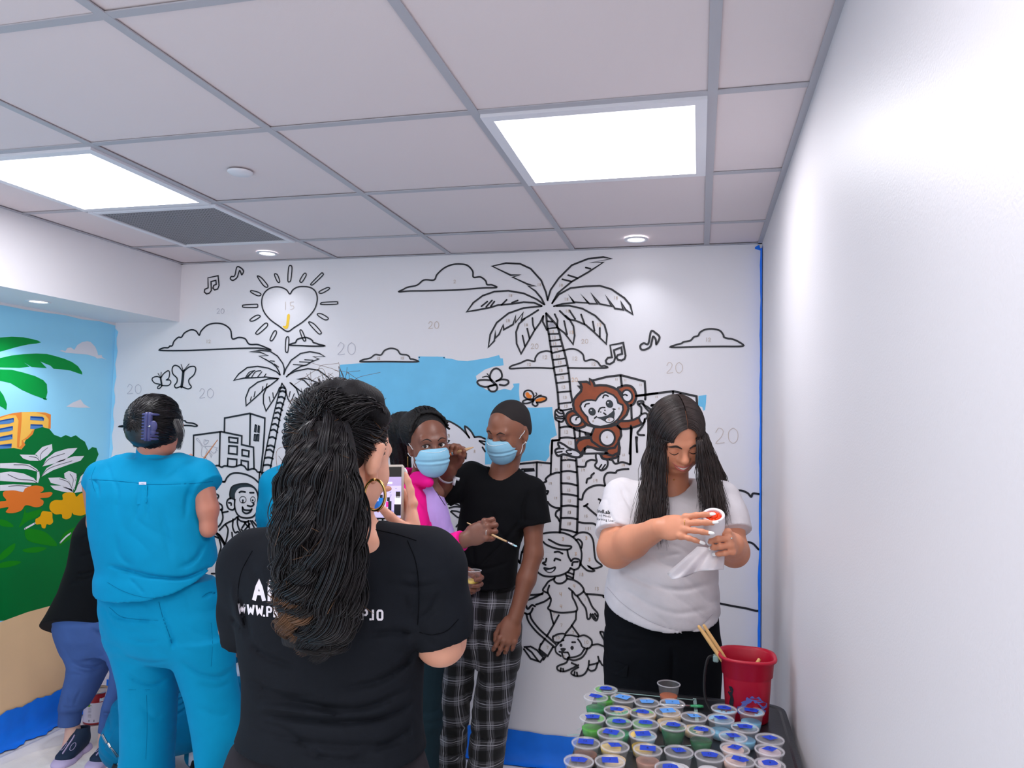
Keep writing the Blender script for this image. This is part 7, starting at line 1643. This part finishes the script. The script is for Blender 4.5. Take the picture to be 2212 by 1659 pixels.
for k in range(9): z = .094-.007*k; b.add([on_can(-.038, z), on_can(-.038+.02*rs.rand()+.008, z), on_can(-.02, z+.0012), on_can(-.038, z+.0012)], [(0, 1, 2, 3)])
for k in range(2): b.add([on_can(-.034, .020-.006*k), on_can(-.006, .020-.006*k), on_can(-.006, .0235-.006*k), on_can(-.034, .0235-.006*k)], [(0, 1, 2, 3)])
b.build('can_small_print', m_ink, t); b = MB(); b.add([on_can(-.036+.008*math.cos(a), .096+.009*math.sin(a)) for a in np.linspace(0, 5.9, 10)], [tuple(range(10))]); b.build('can_leaf_mark', mat('leaf_green_print', rgb(120, 175, 50), .5), t)

# ---------------------------------------------------------------- black utility cart
TZ = .74
m_cart = mat('black_cart_plastic', rgb(34, 36, 40), .35, bump=.1, bscale=200, var=.25, vscale=6); m_strip = mat('pale_green_strip', rgb(140, 168, 165), .4)
fl_, fr_ = atZ(1288, 1484, TZ), atZ(1688, 1520, TZ); x0, x1, y1 = -.302, .252, 2.40; y0 = 1.50
t = thing('utility_cart', 'black plastic utility cart against the right wall covered in paint cups', 'cart', ((x0+x1)/2, 1.95, 0))
def rrect(x0, x1, y0, y1, r, z, n=8): 
    P = []
    for cx, cyy, a0 in ((x1-r, y1-r, 0), (x0+r, y1-r, 90), (x0+r, y0+r, 180), (x1-r, y0+r, 270)):
        for k in range(n+1): a = math.radians(a0+90*k/n); P.append((cx+r*math.cos(a), cyy+r*math.sin(a), z))
    return np.array(P)
def tray(z, name):
    b = MB(); A = [rrect(x0, x1, y0, y1, .05, z-.05), rrect(x0, x1, y0, y1, .05, z-.004), rrect(x0+.003, x1-.003, y0+.003, y1-.003, .048, z+.001), rrect(x0+.014, x1-.014, y0+.014, y1-.014, .04, z+.0005), rrect(x0+.02, x1-.02, y0+.02, y1-.02, .038, z-.002)]
    n = len(A[0]); b.add(np.vstack(A), [(k*n+i, k*n+(i+1) % n, (k+1)*n+(i+1) % n, (k+1)*n+i) for k in range(4) for i in range(n)]+[tuple(range(n))[::-1], tuple(4*n+i for i in range(n))]); return b.build(name, m_cart, t, False)
tray(TZ+.002, 'cart_top'); tray(.20, 'cart_shelf')
for sx, sy in ((x0+.04, y0+.04), (x1-.04, y0+.04), (x0+.04, y1-.04), (x1-.04, y1-.04)):
    MB().tube([(sx, sy, .06), (sx, sy, TZ-.03)], .018, 14).build('cart_leg', m_cart, t, True); MB().lathe((sx-.012, sy, .03), [(.001, 0), (.029, 0), (.03, .003), (.03, .021), (.029, .024), (.001, .024)], 20, 0, (1, 0, 0)).build('caster', m_bsh, t, True)
def strip(a, b_, w, name='cart_seam'):
    a, b_ = atZ(*a, TZ+.0012), atZ(*b_, TZ+.0012); d = nrm(b_-a); s_ = np.cross(d, (0, 0, 1))*w; MB().add([a-s_, b_-s_, b_+s_, a+s_], [(0, 1, 2, 3)]).build(name, m_strip, t)
strip((1296, 1492), (1500, 1512), .004); strip((1500, 1505), (1506, 1560), .005); strip((1330, 1490), (1328, 1505), .003); strip((1225, 1588), (1262, 1586), .003); strip((1420, 1612), (1500, 1610), .003)
b = MB(); rs = np.random.RandomState(9)
for k in range(26):
    q = atZ(1240+440*rs.rand(), 1530+120*rs.rand(), TZ+.0014); a = rs.rand()*6.28; L = .006+.02*rs.rand(); w = .0008+.001*rs.rand(); d = np.array([math.cos(a), math.sin(a), 0]); s_ = np.cross(d, (0, 0, 1))
    b.add([q-d*L, q+s_*w, q+d*L, q-s_*w], [(0, 1, 2, 3)])
b.build('paint_smudges', m_strip, t)

# ---------------------------------------------------------------- cups of paint
m_cup = mat('clear_cup_plastic', rgb(236, 238, 242), .12, alpha=.11, spec=.8); m_lid = mat('clear_lid_plastic', rgb(238, 236, 240), .12, alpha=.17, spec=.8)
m_rim = mat('frosted_rim_plastic', rgb(228, 226, 232), .2, alpha=.45, spec=.7)
PC = dict(grass=(70, 170, 30), green=(0, 138, 62), mint=(60, 165, 110), dark=(0, 105, 52), cream=(244, 214, 168), yellow=(246, 206, 62), sky=(130, 196, 226), brown=(126, 80, 58), pinkbrown=(180, 132, 112), white=(238, 236, 238), peach=(236, 196, 178), pink=(226, 200, 208), copper=(186, 96, 52))
def paint(n): return mat('paint_'+n, rgb(*PC[n]), .22, spec=.6)
def cup(x, y, col, label, fill=.45, lid=True, smear=None, tape='d', shp=0, digit='4', rs=np.random.RandomState(17), z0=TZ+.0005, H=.050, name='paint_cup', group='lidded paint cups on the black cart', base=None, r=.0345, tilt=0):
    p = atZ(x, y, z0+H) if base is None else np.array(base, float); 
    if base is None: p[2] = z0
    t = thing(name, label, 'cup', p, group); rb = r*.70
    R_ = lambda h: rb+(r-.002-rb)*h/H
    MB().lathe(p, [(.001, .0008), (rb, .0005), (rb, .002), (R_(H), H-.001)], 30).build('cup_wall', m_cup, t, True)
    MB().lathe(p, [(R_(H)-.0005, H-.003), (R_(H)+.0022, H-.002), (R_(H)+.0024, H), (R_(H)-.0008, H+.0006)], 30).build('rim', m_rim, t, True)
    hf = H*fill; MB().lathe(p, [(.001, .0015), (rb-.0008, .0018), (R_(hf)-.0008, hf*.97), (R_(hf)-.002, hf), (.001, hf-.0006)], 26).build('paint', paint(col), t, True)
    if lid:
        MB().lathe(p, [(r+.0005, H-.004), (r+.0012, H+.0012), (r-.002, H+.0026), (r-.0055, H+.0022), (r-.007, H-.0006), (r-.015, H-.0002), (.001, H)], 32).build('lid', m_lid, t, True)
        if smear:
            b = MB(); a0 = rs.rand()*6.28; n = 20
            P = [p+np.array([(r-.004)*math.cos(a), (r-.004)*math.sin(a), H-.0012]) for a in np.linspace(a0, a0+2.6, n)]+[p+np.array([(r*.5+.004*math.sin(k))*math.cos(a), (r*.5+.004*math.sin(k))*math.sin(a), H-.0012]) for k, a in enumerate(np.linspace(a0+2.4, a0+.2, n))]
            b.poly(P); b.build('lid_smear', paint(smear), t)
        if tape:
            a = rs.rand()*.9-.45; w, h_ = (.0185, .0145) if tape == 'd' else (.019, .0145); b = MB(); c_, s_ = math.cos(a), math.sin(a)
            sh = [[(-1, -1), (1, -1), (1, 1), (-1, 1)], [(-1.1, 0), (0, -1.2), (1.1, 0), (.1, 1.1)], [(-.9, -.8), (.7, -1), (1.15, .2), (.4, 1), (-1, .7)], [(-1, -.5), (-.4, -1), (.6, -.95), (1, -.3), (.9, .6), (.2, 1), (-.8, .8)]][shp]
            V = [p+np.array([w*u*c_-h_*v*s_, w*u*s_+h_*v*c_, H+.0034+.0006*((i*7) % 3)]) for i, (u, v) in enumerate(sh)]; b.poly(V); tp = b.build('tape_label', m_tape2 if tape == 'd' else m_tape3, t)
            V, F = text_mesh(digit, .011, .0); V = V-V.mean(0); MB().add([p+np.array([v[0], v[1], H+.0050]) for v in V], F).build('number', m_prt, tp)
    return t
CZ5 = lambda x, y: (1190+x*.24412, 1380+y*.24412)
cups = [(485, 447, 'grass', .45, 'grass', 'd', 3, '18', 'grass green paint cup with smeared lid, farthest left on the cart'), (397, 515, 'green', .42, None, 'd', 2, '19', 'half full green paint cup beside the far left corner of the cart'),
 (637, 525, 'cream', .40, None, 'l', 0, '4', 'cream paint cup with pale blue tape, leftmost of the cream cups in the back row'), (850, 563, 'cream', .38, None, 'l', 2, '1', 'cream paint cup with pale blue tape in front of the open cup'),
 (1075, 570, 'cream', .42, None, 'l', 0, '2', 'cream paint cup with pale blue tape next to the green tipped brush'), (583, 632, 'green', .5, 'mint', 'd', 2, '19', 'green paint cup in front of the leftmost cream cup'),
 (810, 655, 'grass', .5, 'grass', 'd', 3, '18', 'paint cup whose whole lid rim is smeared bright grass green, left centre'), (1033, 645, 'cream', .48, None, 'l', 0, '6', 'cream paint cup right of the smeared grass green lid'),
 (1265, 690, 'cream', .40, None, 'l', 1, '9', 'cream paint cup with long slanting pale tape, rightmost of the cream cups'), (368, 698, 'grass', .5, 'grass', 'd', 2, '18', 'bright grass green paint cup on the left edge of the cart'),
 (603, 740, 'mint', .5, 'mint', 'd', 3, '19', 'mint green paint cup with hazy green lid, second from the left edge'), (838, 750, 'sky', .35, None, 'd', 3, '12', 'pale blue paint cup between mint and dark green cups'),
 (1082, 770, 'dark', .85, 'dark', 'd', 3, '19', 'nearly full dark green paint cup at the middle of the cart'), (1330, 810, 'dark', .5, 'dark', 'd', 3, '19', 'half full dark green paint cup right of the nearly full one'),
 (1533, 620, 'sky', .45, 'sky', 'd', 3, '20', 'sky blue paint cup in front of the red bucket, left one'), (1773, 640, 'sky', .45, 'sky', 'd', 2, '20', 'sky blue paint cup in front of the red bucket, right one'),
 (1503, 707, 'sky', .40, 'sky', 'd', 1, '20', 'sky blue paint cup right behind the peach cups, left one'), (1717, 785, 'sky', .40, 'sky', 'd', 2, '20', 'sky blue paint cup just behind the first pale pink cup'),
 (532, 835, 'yellow', .30, None, 'd', 0, '15', 'cup with a little yellow paint and cream lid, left side of the cart'), (813, 850, 'yellow', .45, 'yellow', 'd', 0, '15', 'yellow paint cup with a yellow smear under its lid'),
 (310, 920, 'brown', .5, None, 'd', 0, '13', 'brown paint cup with square tape on the near left of the cart'), (567, 950, 'cream', .40, None, 'd', 1, '1', 'cream paint cup with torn pointed blue tape near the brown cup'),
 (857, 980, 'pinkbrown', .5, None, 'd', 0, '6', 'pinkish brown paint cup with slanting blue tape near the front'), (1131, 995, 'white', .25, None, 'd', 1, '11', 'cup with little white paint and diamond tape in the front row'),
 (1404, 1035, 'white', .35, None, 'd', 2, '11', 'white paint cup in the front row right of centre'), (1612, 865, 'peach', .40, None, 'd', 1, '5', 'peach paint cup farthest back of the three peach cups'),
 (1937, 885, 'pink', .40, None, 'd', 1, '3', 'pale pink paint cup farthest back of the three by the wall'), (1628, 970, 'peach', .40, None, 'd', 1, '5', 'peach paint cup in the middle of the three peach cups'),
 (1935, 985, 'pink', .40, None, 'd', 1, '3', 'pale pink paint cup with large diamond tape, middle one by the wall'), (1672, 1075, 'peach', .35, None, 'd', 2, '5', 'peach paint cup nearest the camera of the three peach cups'),
 (1937, 1110, 'pink', .35, None, 'd', 3, '3', 'pale pink paint cup nearest the camera by the wall'), (247, 1080, 'cream', .5, None, 'd', 2, '1', 'cream paint cup at the near left corner of the cart'),
 (523, 1085, 'cream', .30, None, 'd', 0, '1', 'nearly empty cream paint cup in the front row beside the pale glass strip'), (1055, 1145, 'white', .30, None, 'd', 3, '11', 'clear cup cut off by the bottom edge at the front centre')]
for x, y, c_, fl_, sm, tp, sh, dg, lb in cups: cup(*CZ5(x, y), c_, lb, fl_, True, sm, tp, sh, dg)
cup(*CZ5(1043, 395), 'copper', 'open clear cup with copper orange paint at the back edge of the cart', .34, False, z0=TZ+.0005, H=.052, group=None)
cup(0, 0, 'yellow', 'open clear cup with yellow paint held in the hand below the lilac top', .30, False, H=.048, group=None, base=at(1022, 1260, 2.655), r=.030)
# small brush lying by the cups
a, b_ = atZ(1468, 1524, TZ+.009), atZ(1519, 1526, TZ+.009); t = thing('paint_brush', 'short paint brush with green bristles lying on the cart by the cream cups', 'brush', a)
d = b_-a; MB().tube([a-d*.9, a-d*.1], [.0028, .0034], 8).build('handle', m_maskw, t, True); MB().tube([a-d*.1, a+d*.45], [.0040, .0052], 10, flat=.7).build('ferrule', m_silver, t, True); MB().tube([a+d*.45, a+d*.85, b_], [.0052, .0075, .0058], 12, flat=.6).build('bristles', paint('mint'), t, True)

# ---------------------------------------------------------------- red bucket
m_rb = mat('red_bucket_plastic', rgb(178, 8, 44), .38, bump=.05, bscale=90); m_bb = mat('blue_paint_smear', rgb(96, 104, 178), .6)
bp = atZ(1613, 1548, TZ+.003); bp[2] = TZ+.001; bp[0] = min(bp[0], RX-.098)
t = thing('bucket', 'red plastic bucket with paint smears and a black strap holding wooden brushes', 'bucket', bp)
def sq(r, z, n=48, e=3.2, ox=0, k=1.0): 
    P = []; r *= .92
    for q in range(n):
        a = 2*math.pi*q/n; c_, s_ = math.cos(a), math.sin(a); m_ = (abs(c_)**e+abs(s_)**e)**(-1/e); P.append(bp+np.array([r*m_*c_+ox, r*m_*s_*k, z]))
    return np.array(P)
prof = [(.060, 0), (.063, .004), (.071, .118), (.0715, .122), (.0755, .126), (.079, .165), (.0865, .170), (.088, .174), (.0865, .178), (.080, .178), (.0745, .170), (.071, .126), (.060, .008), (.001, .007)]
A = [sq(r, z, e=2.8) for r, z in prof]; n = 48; b = MB(); b.add(np.vstack(A), [(k*n+i, k*n+(i+1) % n, (k+1)*n+(i+1) % n, (k+1)*n+i) for k in range(len(A)-1) for i in range(n)]+[tuple(range(n))[::-1]]); b.build('bucket_body', m_rb, t, True)
def smear(cx, cz, pts_, m, name):   # paint on the camera side of the bucket
    V = []
    for u, z in pts_:
        zz = cz+z; r = (.063+.008*zz/.118)*.92; x = cx+u; q = max(-1, min(1, x/r)); yv = -r*(1-abs(q)**2.8)**(1/2.8); V.append(bp+np.array([x, yv-.0012, zz]))
    b = MB(); b.poly(V); b.build(name, m, t)
rs = np.random.RandomState(6); ring_o = [(.034*math.cos(a)*(1+.08*rs.randn()), .034*math.sin(a)*(1+.08*rs.randn())) for a in np.linspace(-.3, 3.4, 26)]; ring_i = [(.020*math.cos(a)*(1+.12*rs.randn()), .020*math.sin(a)*(1+.12*rs.randn())) for a in np.linspace(3.3, -.2, 22)]
smear(.014, .046, ring_o+ring_i, m_bb, 'blue_paint_mark'); smear(-.004, .040, [(-.016+.01*math.cos(a)*(1+.2*rs.randn()), .012*math.sin(a)*(1+.2*rs.randn())) for a in np.linspace(0, 6, 18)], m_bb, 'blue_paint_mark')
smear(-.046, .064, [(-.006, .034), (.002, .036), (.007, .028), (.004, .014), (.008, 0), (.006, -.02), (.009, -.034), (.0, -.030), (-.004, -.012), (-.001, .006), (-.008, .016), (-.002, .024)], m_ink, 'black_paint_mark')
P = catmull(np.array([bp+[-.084, -.01, .165], bp+[-.108, -.02, .160], bp+[-.118, -.03, .10], bp+[-.112, -.04, .045], bp+[-.085, -.05, .012], bp+[-.070, -.05, .006]]), 6); MB().tube(P, .0042, 8, flat=.4, up=(0, 1, 0)).build('strap', m_bsh, t, True)
MB().box(bp+[-.086, -.01, .160], (.016, .020, .020), 0, None, .003).build('strap_clip', m_strip, t)
for (xa, ya), (xb, yb), yo, lb in (((1574, 1447), (1508, 1351), -.02, 'tan wooden brush handle, left and lowest of the bundle in the red bucket'), ((1580, 1444), (1519, 1349), .0, 'tan wooden brush handle, rightmost of the bundle in the red bucket'), ((1572, 1440), (1514, 1358), .02, 'tan wooden brush handle at the back of the bundle in the red bucket'), ((1628, 1446), (1641, 1423), .01, 'short brush handle leaning at the right inside of the red bucket')):
    Y0 = bp[1]+yo; a = at(xa, ya, Y0); c_ = at(xb, yb, Y0+.01); d = nrm(a-c_); t2 = thing('paint_brush', lb, 'brush', a, 'brushes standing in the red bucket'); e = a+d*.085
    e[0] = max(bp[0]-.055, min(bp[0]+.055, e[0])); e[2] = max(e[2], bp[2]+.012)
    MB().tube([c_, c_*.96+a*.04, c_*.5+a*.5, a, e], [.0030, .0048, .0058, .0050, .0040], 10).build('handle', mat('bamboo', rgb(222, 176, 112), .5, var=.08, vscale=30), t2, True)
